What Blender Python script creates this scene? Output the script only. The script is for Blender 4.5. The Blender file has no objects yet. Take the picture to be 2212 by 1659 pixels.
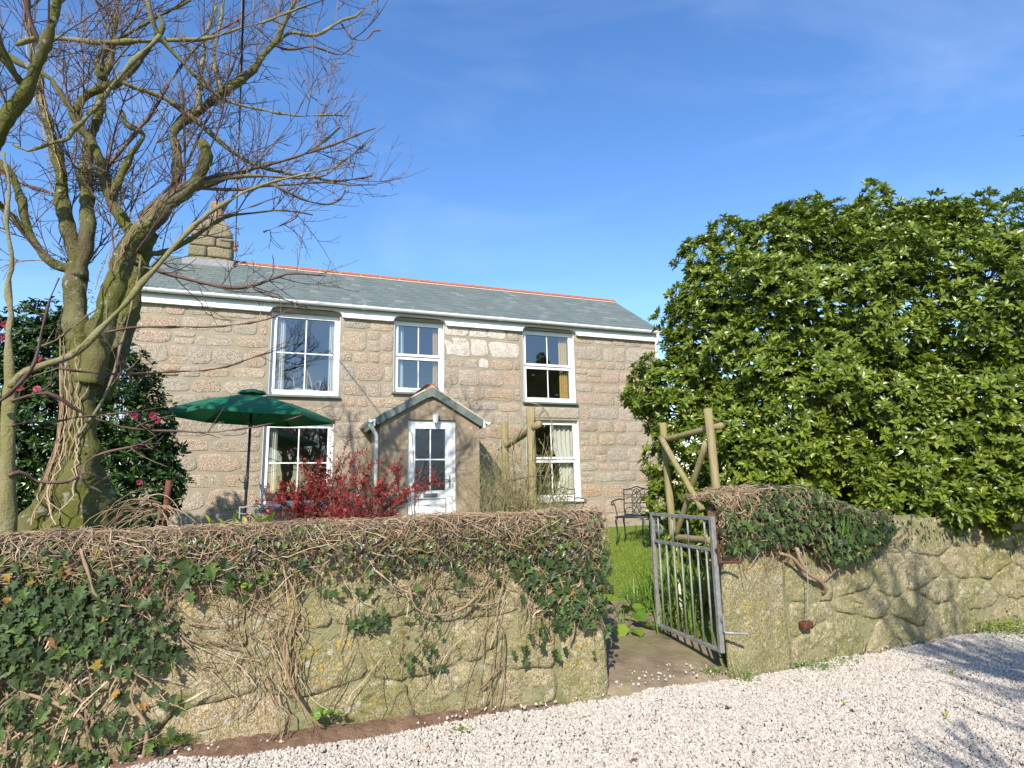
import bpy, math, random
import numpy as np
from mathutils import Vector, Matrix, noise

R = math.radians
rng = np.random.default_rng(11)
rnd = random.Random(7)
scene = bpy.context.scene
COL = scene.collection

# ------------------------------------------------------------------ camera
cam_d = bpy.data.cameras.new("camera")
cam = bpy.data.objects.new("camera", cam_d)
COL.objects.link(cam)
right = Vector((0.9998, 0.0035, -0.0204)).normalized()
fwd = Vector((0.0, 0.98569, 0.16857)).normalized()
upv = right.cross(fwd).normalized()
right = fwd.cross(upv).normalized()
cam.matrix_world = Matrix(((right.x, upv.x, -fwd.x, 0.0), (right.y, upv.y, -fwd.y, 0.0),
                           (right.z, upv.z, -fwd.z, 1.6), (0, 0, 0, 1)))
cam_d.sensor_width = 36.0
cam_d.lens = 36.0 * 1298.0 / 2212.0
cam_d.clip_end = 3000.0
cam_d.clip_start = 0.05
scene.camera = cam

# ------------------------------------------------------------------ light
SUN_EL = R(34.0)
to_sun = Vector((-0.18 * math.cos(SUN_EL), -0.984 * math.cos(SUN_EL), math.sin(SUN_EL))).normalized()
sun_d = bpy.data.lights.new("sun", 'SUN')
sun_d.energy = 5.0
sun_d.angle = R(0.53)
sun_d.color = (1.0, 0.93, 0.82)
sun = bpy.data.objects.new("sun", sun_d)
COL.objects.link(sun)
sun.rotation_euler = (-to_sun).to_track_quat('-Z', 'Y').to_euler()

world = bpy.data.worlds.new("World")
scene.world = world
world.use_nodes = True
wn = world.node_tree
for n_ in list(wn.nodes):
    wn.nodes.remove(n_)
w_out = wn.nodes.new('ShaderNodeOutputWorld')
w_bg = wn.nodes.new('ShaderNodeBackground')
w_sky = wn.nodes.new('ShaderNodeTexSky')
w_sky.sky_type = 'NISHITA'
w_sky.sun_disc = False
w_sky.sun_elevation = SUN_EL
w_sky.sun_rotation = R(190.0)
w_sky.air_density = 1.15
w_sky.dust_density = 0.25
w_sky.ozone_density = 3.2
w_bg.inputs['Strength'].default_value = 0.172
w_hs = wn.nodes.new('ShaderNodeHueSaturation')
w_hs.inputs['Saturation'].default_value = 1.20
w_hs.inputs['Hue'].default_value = 0.508
w_hs.inputs['Value'].default_value = 1.03
wn.links.new(w_sky.outputs[0], w_hs.inputs['Color'])
# thin cirrus streaks, all over the sky
w_tc = wn.nodes.new('ShaderNodeTexCoord')
w_map = wn.nodes.new('ShaderNodeMapping')
w_map.inputs['Rotation'].default_value = (0.3, 0.5, 0.5)
w_map.inputs['Scale'].default_value = (1.1, 2.6, 4.5)
w_noi = wn.nodes.new('ShaderNodeTexNoise')
w_noi.inputs['Scale'].default_value = 1.5
w_noi.inputs['Detail'].default_value = 7.0
w_noi.inputs['Roughness'].default_value = 0.55
w_noi.inputs['Distortion'].default_value = 0.6
w_ramp = wn.nodes.new('ShaderNodeMapRange')
w_ramp.inputs['From Min'].default_value = 0.50
w_ramp.inputs['From Max'].default_value = 0.85
w_ramp.inputs['To Max'].default_value = 0.11
w_mix = wn.nodes.new('ShaderNodeMixRGB')
w_mix.inputs['Color2'].default_value = (6.6, 7.2, 8.2, 1)
wn.links.new(w_tc.outputs['Generated'], w_map.inputs['Vector'])
wn.links.new(w_map.outputs[0], w_noi.inputs['Vector'])
wn.links.new(w_noi.outputs[0], w_ramp.inputs['Value'])
wn.links.new(w_ramp.outputs[0], w_mix.inputs['Fac'])
wn.links.new(w_hs.outputs[0], w_mix.inputs['Color1'])
wn.links.new(w_mix.outputs[0], w_bg.inputs['Color'])
wn.links.new(w_bg.outputs[0], w_out.inputs['Surface'])

scene.view_settings.view_transform = 'Standard'
scene.view_settings.look = 'None'
scene.view_settings.gamma = 1.0
scene.view_settings.use_curve_mapping = False
scene.view_settings.exposure = 0.50
scene.render.engine = 'CYCLES'
scene.cycles.max_bounces = 6
scene.cycles.transparent_max_bounces = 12
scene.cycles.use_denoising = True

# ------------------------------------------------------------------ tables (metres; x, y, z, radius)
TREE_LIMBS = [
  [(-3.572,5.2,0.371,0.5609),(-3.644,5.214,0.991,0.4821),(-3.71,5.229,1.428,0.3948),(-3.754,5.243,1.761,0.2747),(-3.784,5.257,2.042,0.1863),(-3.828,5.271,2.372,0.1543),(-3.872,5.286,2.71,0.1629),(-3.904,5.3,3.013,0.1715)],
  [(-3.969,5,0.777,0.2696),(-3.952,5.067,1.31,0.1952),(-3.828,5.133,1.645,0.1661),(-3.711,5.2,1.957,0.1202)],
  [(-3.908,5.3,2.884,0.1552),(-3.975,5.308,3.191,0.139),(-4.021,5.317,3.505,0.1311),(-4.066,5.325,3.848,0.1108),(-4.147,5.333,4.06,0.0986),(-4.239,5.342,4.3,0.0864),(-4.304,5.35,4.638,0.0783),(-4.426,5.358,5.011,0.0743),(-4.55,5.367,5.342,0.062),(-4.656,5.375,5.654,0.0538),(-4.76,5.383,6.025,0.0415),(-4.848,5.392,6.404,0.0291),(-4.963,5.4,6.847,0.0208)],
  [(-3.979,5.3,3.587,0.1062),(-4.011,5.362,4.164,0.0909),(-4.11,5.425,4.627,0.0836),(-4.169,5.488,5.06,0.0761),(-4.152,5.55,5.405,0.0641),(-4.177,5.612,5.818,0.0519),(-4.175,5.675,6.19,0.0437),(-4.217,5.738,6.633,0.0354),(-4.249,5.8,7.093,0.0268)],
  [(-4.04,5.3,3.679,0.0817),(-4.189,5.267,3.705,0.0609),(-4.324,5.233,3.839,0.0524),(-4.419,5.2,4.007,0.0521),(-4.504,5.167,4.311,0.0517),(-4.6,5.133,4.549,0.0554),(-4.769,5.1,4.696,0.0589)],
  [(-4.422,5.2,3.962,0.0361),(-4.484,5.1,4.097,0.0314),(-4.536,5,4.184,0.0308),(-4.578,4.9,4.222,0.0302)],
  [(-3.767,5.25,2.575,0.178),(-3.729,5.285,3.006,0.1629),(-3.685,5.32,3.409,0.1516),(-3.64,5.355,3.713,0.1444),(-3.565,5.39,4.002,0.1412),(-3.405,5.425,4.217,0.1296),(-3.317,5.46,4.385,0.1178),(-3.174,5.495,4.526,0.1016),(-3.091,5.53,4.641,0.0809),(-3.059,5.565,4.709,0.0429),(-3.061,5.6,4.748,0.0129)],
  [(-3.896,5.6,2.504,0.1294),(-3.788,5.675,3.059,0.1312),(-3.774,5.75,3.551,0.1152),(-3.762,5.825,3.969,0.0987),(-3.713,5.9,4.277,0.0818)],
  [(-3.17,5.58,4.6,0.0645),(-3.056,5.553,4.762,0.077),(-3.007,5.527,4.931,0.0766),(-3.05,5.5,5.072,0.0636)],
  [(-3.294,5.5,4.38,0.0508),(-3.302,5.55,4.479,0.0855),(-3.328,5.6,4.704,0.0777),(-3.37,5.65,5.038,0.0696),(-3.454,5.7,5.279,0.0659),(-3.38,5.75,5.479,0.0664),(-3.222,5.8,5.649,0.0626),(-3.061,5.85,5.844,0.0631),(-2.933,5.9,6.011,0.0591),(-2.821,5.95,6.159,0.055),(-2.758,6,6.322,0.0508),(-2.714,6.05,6.477,0.0419),(-2.657,6.1,6.622,0.0376),(-2.609,6.15,6.781,0.0379),(-2.573,6.2,6.992,0.0334),(-2.525,6.25,7.208,0.0289),(-2.453,6.3,7.452,0.0243)],
  [(-2.772,6.2,6.621,0.0239),(-2.656,6.244,6.775,0.0241),(-2.539,6.289,6.944,0.0242),(-2.413,6.333,6.954,0.022),(-2.263,6.378,6.975,0.0221),(-2.125,6.422,7.097,0.0198),(-1.985,6.467,7.246,0.0199),(-1.829,6.511,7.333,0.015),(-1.718,6.556,7.512,0.0126),(-1.581,6.6,7.641,0.0092)],
  [(-2.017,6.5,7.263,0.015),(-1.947,6.54,7.167,0.0131),(-1.875,6.58,7.083,0.0127),(-1.726,6.62,7.1,0.0112),(-1.646,6.66,7.248,0.0092),(-1.563,6.7,7.293,0.0067)],
  [(-2.702,6.2,6.74,0.0191),(-2.597,6.267,6.707,0.0164),(-2.471,6.333,6.758,0.0146),(-2.299,6.4,6.845,0.0123),(-2.118,6.467,6.819,0.01),(-1.992,6.533,6.832,0.0081),(-1.879,6.6,6.997,0.0061)],
  [(-2.992,5.7,5.736,0.0307),(-3.087,5.76,6.011,0.0288),(-3.163,5.82,6.281,0.0269),(-3.169,5.88,6.558,0.0227),(-3.175,5.94,6.842,0.0183),(-3.193,6,7.193,0.0162)],
  [(-3.156,5.6,5.468,0.0259),(-3.22,5.675,5.841,0.024),(-3.235,5.75,6.228,0.0221),(-3.249,5.825,6.628,0.018),(-3.206,5.9,6.984,0.0136)],
  [(-3.558,5.45,4.005,0.0504),(-3.621,5.425,4.089,0.0836),(-3.693,5.4,4.183,0.0832),(-3.768,5.375,4.305,0.0787),(-3.839,5.35,4.484,0.0742),(-3.883,5.325,4.663,0.0738),(-3.925,5.3,4.818,0.0653),(-3.994,5.275,4.974,0.061),(-4.065,5.25,5.057,0.0526),(-4.152,5.225,5.212,0.0443),(-4.237,5.2,5.358,0.0361),(-4.362,5.175,5.54,0.0359),(-4.522,5.15,5.633,0.0357),(-4.67,5.125,5.707,0.0395),(-4.87,5.1,5.85,0.0432)],
  [(-4.2,5.3,5.239,0.0449),(-4.175,5.31,5.37,0.0491),(-4.112,5.32,5.48,0.0492),(-3.971,5.33,5.555,0.0493),(-3.819,5.34,5.624,0.0453),(-3.727,5.35,5.757,0.0412),(-3.646,5.36,5.928,0.0372),(-3.56,5.37,6.049,0.0331),(-3.484,5.38,6.192,0.0332),(-3.471,5.39,6.317,0.0249),(-3.543,5.4,6.434,0.0166)],
  [(-3.958,5.3,5.634,0.0408),(-4.037,5.337,5.817,0.0411),(-4.041,5.375,5.975,0.0414),(-3.992,5.412,6.083,0.0375),(-3.925,5.45,6.218,0.0252),(-3.779,5.488,6.354,0.0211),(-3.622,5.525,6.513,0.0192),(-3.459,5.562,6.641,0.0171),(-3.342,5.6,6.773,0.0129)],
  [(-3.688,5.2,4.31,0.0561),(-3.626,5.217,4.55,0.0402),(-3.575,5.233,4.747,0.0403),(-3.51,5.25,4.899,0.0364),(-3.485,5.267,5.006,0.0325),(-3.662,5.283,5.127,0.0326),(-3.744,5.3,5.278,0.0286)],
  [(-4.435,4.7,4.454,0.1086),(-4.299,4.65,4.656,0.1075),(-4.15,4.6,4.865,0.0992),(-4.03,4.55,4.991,0.0841),(-3.936,4.5,5.124,0.0659),(-3.85,4.45,5.256,0.0583),(-3.772,4.4,5.386,0.0542),(-3.702,4.35,5.514,0.0536),(-3.649,4.3,5.727,0.053)],
  [(-4.003,4.6,5.442,0.0213),(-4.026,4.533,5.548,0.021),(-4.026,4.467,5.669,0.0172),(-3.994,4.4,5.785,0.0169)],
  [(-4.067,4.6,5.028,0.0354),(-4.079,4.467,5.059,0.031),(-4.1,4.333,5.21,0.03),(-4.042,4.2,5.348,0.0259)],
  [(-4.576,5,5.772,0.0231),(-4.525,5.053,5.863,0.0253),(-4.433,5.107,5.935,0.0256),(-4.263,5.16,5.965,0.0258),(-4.03,5.213,5.963,0.0253),(-3.843,5.267,6.007,0.0243),(-3.652,5.32,6.062,0.0225),(-3.455,5.373,6.102,0.0207),(-3.254,5.427,6.151,0.0209),(-3.096,5.48,6.202,0.019),(-2.96,5.533,6.287,0.0171),(-2.774,5.587,6.415,0.0172),(-2.558,5.64,6.522,0.0152),(-2.436,5.693,6.632,0.0132),(-2.261,5.747,6.766,0.0111),(-2.031,5.8,6.901,0.0089)],
  [(-3.475,5.1,6.424,0.0275),(-3.462,5.2,6.205,0.028),(-3.449,5.3,6.103,0.0286),(-3.39,5.4,6.038,0.025),(-3.277,5.5,5.925,0.0233),(-3.18,5.6,5.828,0.0237),(-3.07,5.7,5.748,0.022),(-2.929,5.8,5.697,0.0179),(-2.674,5.9,5.683,0.0136),(-2.308,6,5.664,0.0111),(-2.036,6.1,5.736,0.0094),(-1.775,6.2,5.786,0.0076)],
  [(-3.773,5.3,5.599,0.0286),(-3.668,5.41,5.596,0.0271),(-3.547,5.52,5.599,0.0276),(-3.418,5.63,5.568,0.0282),(-3.277,5.74,5.47,0.0265),(-3.129,5.85,5.355,0.027),(-2.976,5.96,5.235,0.023),(-2.82,6.07,5.154,0.0187),(-2.66,6.18,5.136,0.0167),(-2.443,6.29,5.136,0.0145),(-2.162,6.4,5.082,0.0099)],
  [(-3.366,5.2,6.018,0.028),(-3.43,5.186,5.906,0.028),(-3.52,5.171,5.796,0.0279),(-3.607,5.157,5.667,0.0278),(-3.691,5.143,5.52,0.0277),(-3.751,5.129,5.413,0.0277),(-3.807,5.114,5.269,0.0276),(-3.872,5.1,5.146,0.0255),(-3.954,5.086,5.024,0.0235),(-4.021,5.071,4.941,0.0234),(-4.035,5.057,4.848,0.0234),(-4.098,5.043,4.813,0.0194),(-4.25,5.029,4.752,0.0174),(-4.359,5.014,4.7,0.0155),(-4.481,5,4.758,0.0116)],
  [(-3.103,5.55,4.657,0.0299),(-3.049,5.669,4.76,0.0262),(-2.923,5.788,4.874,0.0223),(-2.74,5.906,4.984,0.0205),(-2.497,6.025,5.132,0.0186),(-2.241,6.144,5.295,0.0161),(-1.973,6.262,5.474,0.0145),(-1.745,6.381,5.658,0.0118),(-1.549,6.5,5.825,0.008)],
  [(-3.101,5.55,4.632,0.0299),(-2.96,5.681,4.75,0.0241),(-2.741,5.812,4.858,0.0202),(-2.455,5.944,4.913,0.0183),(-2.206,6.075,4.969,0.0164),(-2.022,6.206,5.07,0.0153),(-1.936,6.337,5.271,0.0137),(-1.791,6.469,5.49,0.0115),(-1.604,6.6,5.757,0.0081)],
  [(-2.182,6.3,5.091,0.0136),(-2.013,6.433,5.114,0.0119),(-1.837,6.567,5.205,0.0101),(-1.63,6.7,5.321,0.0072)],
  [(-3.146,5.6,4.64,0.0302),(-3.034,5.743,4.682,0.0221),(-2.864,5.886,4.743,0.0204),(-2.636,6.029,4.856,0.0186),(-2.34,6.171,4.947,0.0171),(-2.08,6.314,5.04,0.0146),(-1.805,6.457,5.076,0.0119),(-1.549,6.6,5.146,0.0076)],
  [(-3.213,5.6,4.591,0.0388),(-3.135,5.75,4.719,0.0354),(-2.976,5.9,4.869,0.0227),(-2.707,6.05,5.097,0.0186),(-2.467,6.2,5.261,0.0167),(-2.213,6.35,5.486,0.0147),(-1.972,6.5,5.84,0.011)],
  [(-2.482,5.9,4.795,0.0155),(-2.327,6.017,4.746,0.0139),(-2.165,6.133,4.716,0.0123),(-1.999,6.25,4.737,0.0116),(-1.922,6.367,4.85,0.0098),(-1.906,6.483,4.977,0.0085),(-1.92,6.6,5.096,0.0071)],
  [(-3.643,5.4,3.911,0.0374),(-3.581,5.5,3.908,0.0297),(-3.462,5.6,3.932,0.028),(-3.365,5.7,4.019,0.0263),(-3.265,5.8,4.158,0.0223),(-3.138,5.9,4.341,0.0191),(-3.001,6,4.499,0.0162),(-2.752,6.1,4.583,0.0141),(-2.492,6.2,4.658,0.0115),(-2.188,6.3,4.644,0.0078)],
  [(-3.677,5.4,3.8,0.0291),(-3.557,5.48,3.773,0.0253),(-3.377,5.56,3.724,0.0236),(-3.193,5.64,3.683,0.0217),(-3.003,5.72,3.649,0.0198),(-2.809,5.8,3.634,0.0201),(-2.659,5.88,3.678,0.0181),(-2.506,5.96,3.762,0.0161),(-2.347,6.04,3.858,0.014),(-2.18,6.12,3.884,0.0113),(-1.988,6.2,3.888,0.0086)],
  [(-2.577,5.7,3.614,0.0114),(-2.489,5.825,3.567,0.0108),(-2.348,5.95,3.556,0.0092),(-2.249,6.075,3.543,0.0075),(-2.175,6.2,3.539,0.0057)],
  [(-2.468,5.7,4.186,0.011),(-2.412,5.9,4.325,0.0109),(-2.298,6.1,4.52,0.0094),(-2.317,6.3,4.78,0.0078)],
  [(-3.545,5.4,4.218,0.025),(-3.463,5.462,4.39,0.021),(-3.335,5.525,4.614,0.0192),(-3.247,5.588,4.846,0.0172),(-3.203,5.65,5.086,0.0152),(-3.16,5.712,5.385,0.0132),(-3.065,5.775,5.693,0.0111),(-2.971,5.838,6.122,0.009),(-2.92,5.9,6.511,0.0073)],
  [(-3.914,5.3,4.602,0.0245),(-3.839,5.362,4.78,0.0207),(-3.682,5.425,5.11,0.0188),(-3.559,5.488,5.401,0.0169),(-3.478,5.55,5.703,0.015),(-3.348,5.612,6.067,0.013),(-3.158,5.675,6.387,0.0114),(-2.856,5.738,6.658,0.0088),(-2.591,5.8,6.879,0.0071)],
  [(-4.216,5.3,4.372,0.0245),(-4.471,5.35,4.498,0.0206),(-4.698,5.4,4.578,0.0187),(-4.889,5.45,4.706,0.0168),(-5.124,5.5,4.789,0.0169)],
]
YOUNG_LIMBS = [
  [(-3.519,4.35,0.582,0.067),(-3.578,4.346,1.197,0.0569),(-3.61,4.342,1.571,0.0535),(-3.636,4.338,1.843,0.0468),(-3.659,4.335,2.11,0.0451),(-3.672,4.331,2.354,0.0434),(-3.704,4.327,2.589,0.0267),(-3.733,4.323,2.8,0.0233),(-3.726,4.319,2.941,0.02),(-3.777,4.315,3.157,0.0166),(-3.765,4.312,3.375,0.0149),(-3.84,4.308,3.673,0.0133),(-3.852,4.304,3.976,0.0099),(-3.932,4.3,4.247,0.0083)],
  [(-3.644,4.3,2.39,0.0398),(-3.646,4.355,2.482,0.0369),(-3.576,4.41,2.547,0.0357),(-3.502,4.465,2.596,0.0344),(-3.408,4.52,2.66,0.0331),(-3.332,4.575,2.763,0.0317),(-3.273,4.63,2.9,0.0303),(-3.211,4.685,3.029,0.0289),(-3.155,4.74,3.15,0.0274),(-3.097,4.795,3.314,0.0259),(-3.025,4.85,3.463,0.0243),(-2.944,4.905,3.632,0.0227),(-2.867,4.96,3.802,0.021),(-2.792,5.015,3.95,0.0213),(-2.705,5.07,4.08,0.0195),(-2.572,5.125,4.22,0.0178),(-2.392,5.18,4.363,0.016),(-2.161,5.235,4.48,0.0137),(-1.922,5.29,4.571,0.0106),(-1.677,5.345,4.664,0.0082),(-1.515,5.4,4.75,0.0058)],
  [(-2.728,4.9,3.896,0.0151),(-2.732,5.125,4.071,0.0134),(-2.634,5.35,4.221,0.0124),(-2.474,5.575,4.424,0.0112),(-2.386,5.8,4.61,0.0089)],
  [(-3.4,4.9,2.95,0.017),(-3.285,5.011,3.018,0.0174),(-3.129,5.122,3.053,0.0158),(-2.93,5.233,3.079,0.0153),(-2.737,5.344,3.105,0.0144),(-2.534,5.456,3.157,0.0134),(-2.344,5.567,3.23,0.0129),(-2.19,5.678,3.342,0.0114),(-2.05,5.789,3.43,0.0098),(-1.878,5.9,3.49,0.0068)],
  [(-3.516,4.6,2.584,0.0159),(-3.406,4.733,2.577,0.0164),(-3.228,4.867,2.58,0.0157),(-3.085,5,2.614,0.0154),(-2.926,5.133,2.648,0.0142),(-2.754,5.267,2.682,0.0134),(-2.613,5.4,2.74,0.0125),(-2.46,5.533,2.844,0.0111),(-2.347,5.667,2.925,0.0096),(-2.213,5.8,3.018,0.0063)],
  [(-3.631,4.3,2.287,0.0182),(-3.585,4.387,2.333,0.0186),(-3.515,4.473,2.366,0.0179),(-3.437,4.56,2.313,0.0176),(-3.394,4.647,2.259,0.0179),(-3.295,4.733,2.194,0.0168),(-3.159,4.82,2.144,0.0156),(-2.989,4.907,2.119,0.014),(-2.836,4.993,2.116,0.0127),(-2.59,5.08,2.107,0.0117),(-2.387,5.167,2.135,0.0111),(-2.226,5.253,2.168,0.0101),(-2.099,5.34,2.211,0.0091),(-1.966,5.427,2.264,0.0079),(-1.829,5.513,2.327,0.0068),(-1.72,5.6,2.388,0.0052)],
  [(-3.587,4.3,1.749,0.0232),(-3.558,4.35,1.776,0.0201),(-3.529,4.4,1.756,0.0203),(-3.496,4.45,1.71,0.0189),(-3.397,4.5,1.701,0.0173),(-3.334,4.55,1.707,0.0161),(-3.294,4.6,1.748,0.0149),(-3.298,4.65,1.784,0.0143),(-3.332,4.7,1.843,0.013),(-3.297,4.75,1.906,0.0121),(-3.206,4.8,1.947,0.0111),(-3.093,4.85,1.977,0.0097),(-2.996,4.9,2.024,0.0091),(-2.935,4.95,2.08,0.0076),(-2.883,5,2.129,0.0054)],
  [(-3.216,4.5,1.745,0.009),(-3.219,4.567,1.688,0.0081),(-3.173,4.633,1.642,0.0071),(-3.107,4.7,1.591,0.0051)],
  [(-3.198,4.5,1.772,0.0069),(-3.178,4.6,1.746,0.0064),(-3.173,4.7,1.726,0.0047)],
  [(-3.411,4.7,2.05,0.0181),(-3.39,4.767,2.177,0.0184),(-3.366,4.833,2.304,0.0186),(-3.35,4.9,2.46,0.0174),(-3.348,4.967,2.637,0.0161),(-3.364,5.033,2.853,0.0155),(-3.375,5.1,3.035,0.0134),(-3.388,5.167,3.267,0.0119),(-3.4,5.233,3.507,0.0101),(-3.428,5.3,3.756,0.0082)],
  [(-3.655,4.2,2.244,0.0194),(-3.567,4.2,2.325,0.0178),(-3.48,4.2,2.423,0.0178),(-3.409,4.2,2.556,0.0162),(-3.393,4.2,2.709,0.0146),(-3.377,4.2,2.864,0.0129),(-3.349,4.2,3.038,0.0097),(-3.303,4.2,3.178,0.0065)],
  [(-3.488,4.3,2.683,0.0099),(-3.396,4.35,2.746,0.0094),(-3.307,4.4,2.865,0.0081),(-3.247,4.45,2.969,0.0069),(-3.181,4.5,3.049,0.0052)],
  [(-3.603,4.3,2.105,0.0133),(-3.574,4.4,2.142,0.0122),(-3.473,4.5,2.15,0.0114),(-3.382,4.6,2.195,0.0106),(-3.239,4.7,2.225,0.0094),(-3.011,4.8,2.263,0.0081),(-2.867,4.9,2.311,0.0053)],
]
EVERGREEN_BLOBS = [(5.51,8.50,5.81,0.20),(4.63,8.40,3.69,1.55),(6.09,8.40,3.66,1.75),(3.69,8.40,3.56,1.20),(7.03,8.30,3.00,1.35),(4.69,7.70,2.21,1.15),(5.83,7.50,2.11,1.10),(3.80,8.00,2.57,1.15),(3.09,8.40,3.17,0.90),(2.80,8.60,3.80,0.50),(3.22,8.50,4.37,0.60),(3.99,8.40,4.68,0.75),(4.76,8.40,4.84,0.70),(5.63,8.40,4.75,0.78),(6.43,8.40,4.62,0.70),(6.77,8.40,4.23,0.72),(7.23,8.40,3.71,0.50),(2.37,8.50,2.80,0.62),(1.94,8.50,2.84,0.30),(2.17,8.60,1.89,0.28),(2.21,8.60,1.56,0.30),(3.07,7.60,1.77,0.60),(4.59,6.90,1.49,0.42),(5.14,6.80,1.45,0.42),(4.18,6.75,1.40,0.28),(4.67,6.60,1.29,0.25),(5.40,6.70,1.35,0.30),(5.73,6.90,1.75,0.50),(4.17,8.50,5.37,0.30),(5.44,8.50,5.52,0.22),(2.49,8.20,2.46,0.40),(2.93,7.90,2.21,0.50),(2.67,8.10,1.95,0.45),(2.14,8.60,1.34,0.30),(2.43,8.30,1.22,0.36),(2.66,7.90,1.17,0.42),(2.28,8.10,0.85,0.30),(2.45,7.70,0.82,0.30),(2.49,8.00,2.10,0.33),(2.37,8.15,1.96,0.33),(2.56,8.00,1.80,0.30),(2.43,8.20,1.68,0.40),(2.93,7.90,1.55,0.40),(2.37,8.30,2.13,0.35),(2.83,8.30,1.55,0.40),(3.39,7.60,1.48,0.35),(4.54,8.50,5.58,0.22),(5.60,8.50,5.41,0.30),(3.26,8.50,5.27,0.25),(2.82,8.50,4.92,0.30),(2.64,8.50,4.38,0.22),(2.46,8.50,3.61,0.22),(6.78,8.50,5.16,0.25),(5.13,8.40,5.12,0.40),(4.02,8.40,5.00,0.45),(3.37,8.50,4.91,0.40),(3.89,7.50,1.75,0.50),(6.67,8.50,5.31,0.25),(6.12,8.50,5.36,0.25),]
CAMELLIA_BLOBS = [(-5.93,7.20,3.24,0.60),(-6.34,7.20,2.85,0.90),(-5.48,7.30,2.56,0.85),(-5.90,7.30,2.28,0.90),(-4.90,7.50,2.22,0.60),(-5.05,7.40,3.03,0.50),(-5.61,7.30,3.20,0.50),(-4.91,7.40,2.44,0.60),(-4.78,7.60,2.76,0.30),(-5.01,7.20,1.87,0.60),(-4.70,7.40,1.93,0.42),(-5.78,7.20,1.89,0.80),(-5.20,7.50,3.53,0.22),(-4.54,7.30,1.48,0.45),(-5.83,7.30,3.62,0.35),(-4.94,7.10,1.34,0.60),(-4.65,7.60,2.25,0.32),(-4.48,7.50,1.67,0.40),(-4.55,7.70,2.59,0.18),(-4.59,7.40,1.98,0.40),]
CAMELLIA_FLOWERS = [(-5.885,6.750,3.585),(-4.782,6.950,3.378),(-4.758,6.950,3.299),(-4.619,6.950,3.161),(-5.421,6.750,2.812),(-5.623,6.750,2.827),(-5.111,6.750,2.630),(-4.399,6.950,2.506),(-4.135,6.950,2.446),(-4.285,6.950,1.737),(-4.326,6.950,2.160),(-4.811,6.950,3.221),(-5.191,6.750,3.142),(-4.193,6.950,2.502),(-5.439,6.750,3.163),(-5.904,6.750,3.431),]

# ------------------------------------------------------------------ helpers
def tag(o, label=None, cat=None, group=None, kind=None):
    if label: o['label'] = label
    if cat: o['category'] = cat
    if group: o['group'] = group
    if kind: o['kind'] = kind
    return o


def empty(name, loc=(0, 0, 0), rz=0.0, label=None, cat=None, group=None):
    o = bpy.data.objects.new(name, None)
    COL.objects.link(o)
    o.empty_display_size = 0.1
    o.location = loc
    o.rotation_euler = (0, 0, rz)
    return tag(o, label, cat, group)


def link(name, me, m=None, parent=None, smooth=False):
    o = bpy.data.objects.new(name, me)
    COL.objects.link(o)
    if m is not None and not me.materials:
        me.materials.append(m)
    if smooth:
        me.polygons.foreach_set('use_smooth', [True] * len(me.polygons))
    if parent is not None:
        o.parent = parent
    return o


def np_mesh(name, V, Fc, attr=None, smooth=False):
    """V (n,3) floats, Fc (m,k) ints; attr (n,) per-point random value"""
    me = bpy.data.meshes.new(name)
    V = np.ascontiguousarray(V, dtype=np.float32)
    Fc = np.ascontiguousarray(Fc, dtype=np.int32)
    m, k = Fc.shape
    me.vertices.add(len(V)); me.vertices.foreach_set('co', V.ravel())
    me.loops.add(m * k); me.loops.foreach_set('vertex_index', Fc.ravel())
    me.polygons.add(m); me.polygons.foreach_set('loop_start', np.arange(0, m * k, k, dtype=np.int32))
    me.polygons.foreach_set('use_smooth', np.full(m, bool(smooth)))
    if attr is not None:
        a = me.attributes.new('rnd', 'FLOAT', 'POINT')
        a.data.foreach_set('value', np.ascontiguousarray(attr, dtype=np.float32))
    me.update(calc_edges=True)
    return me


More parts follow.
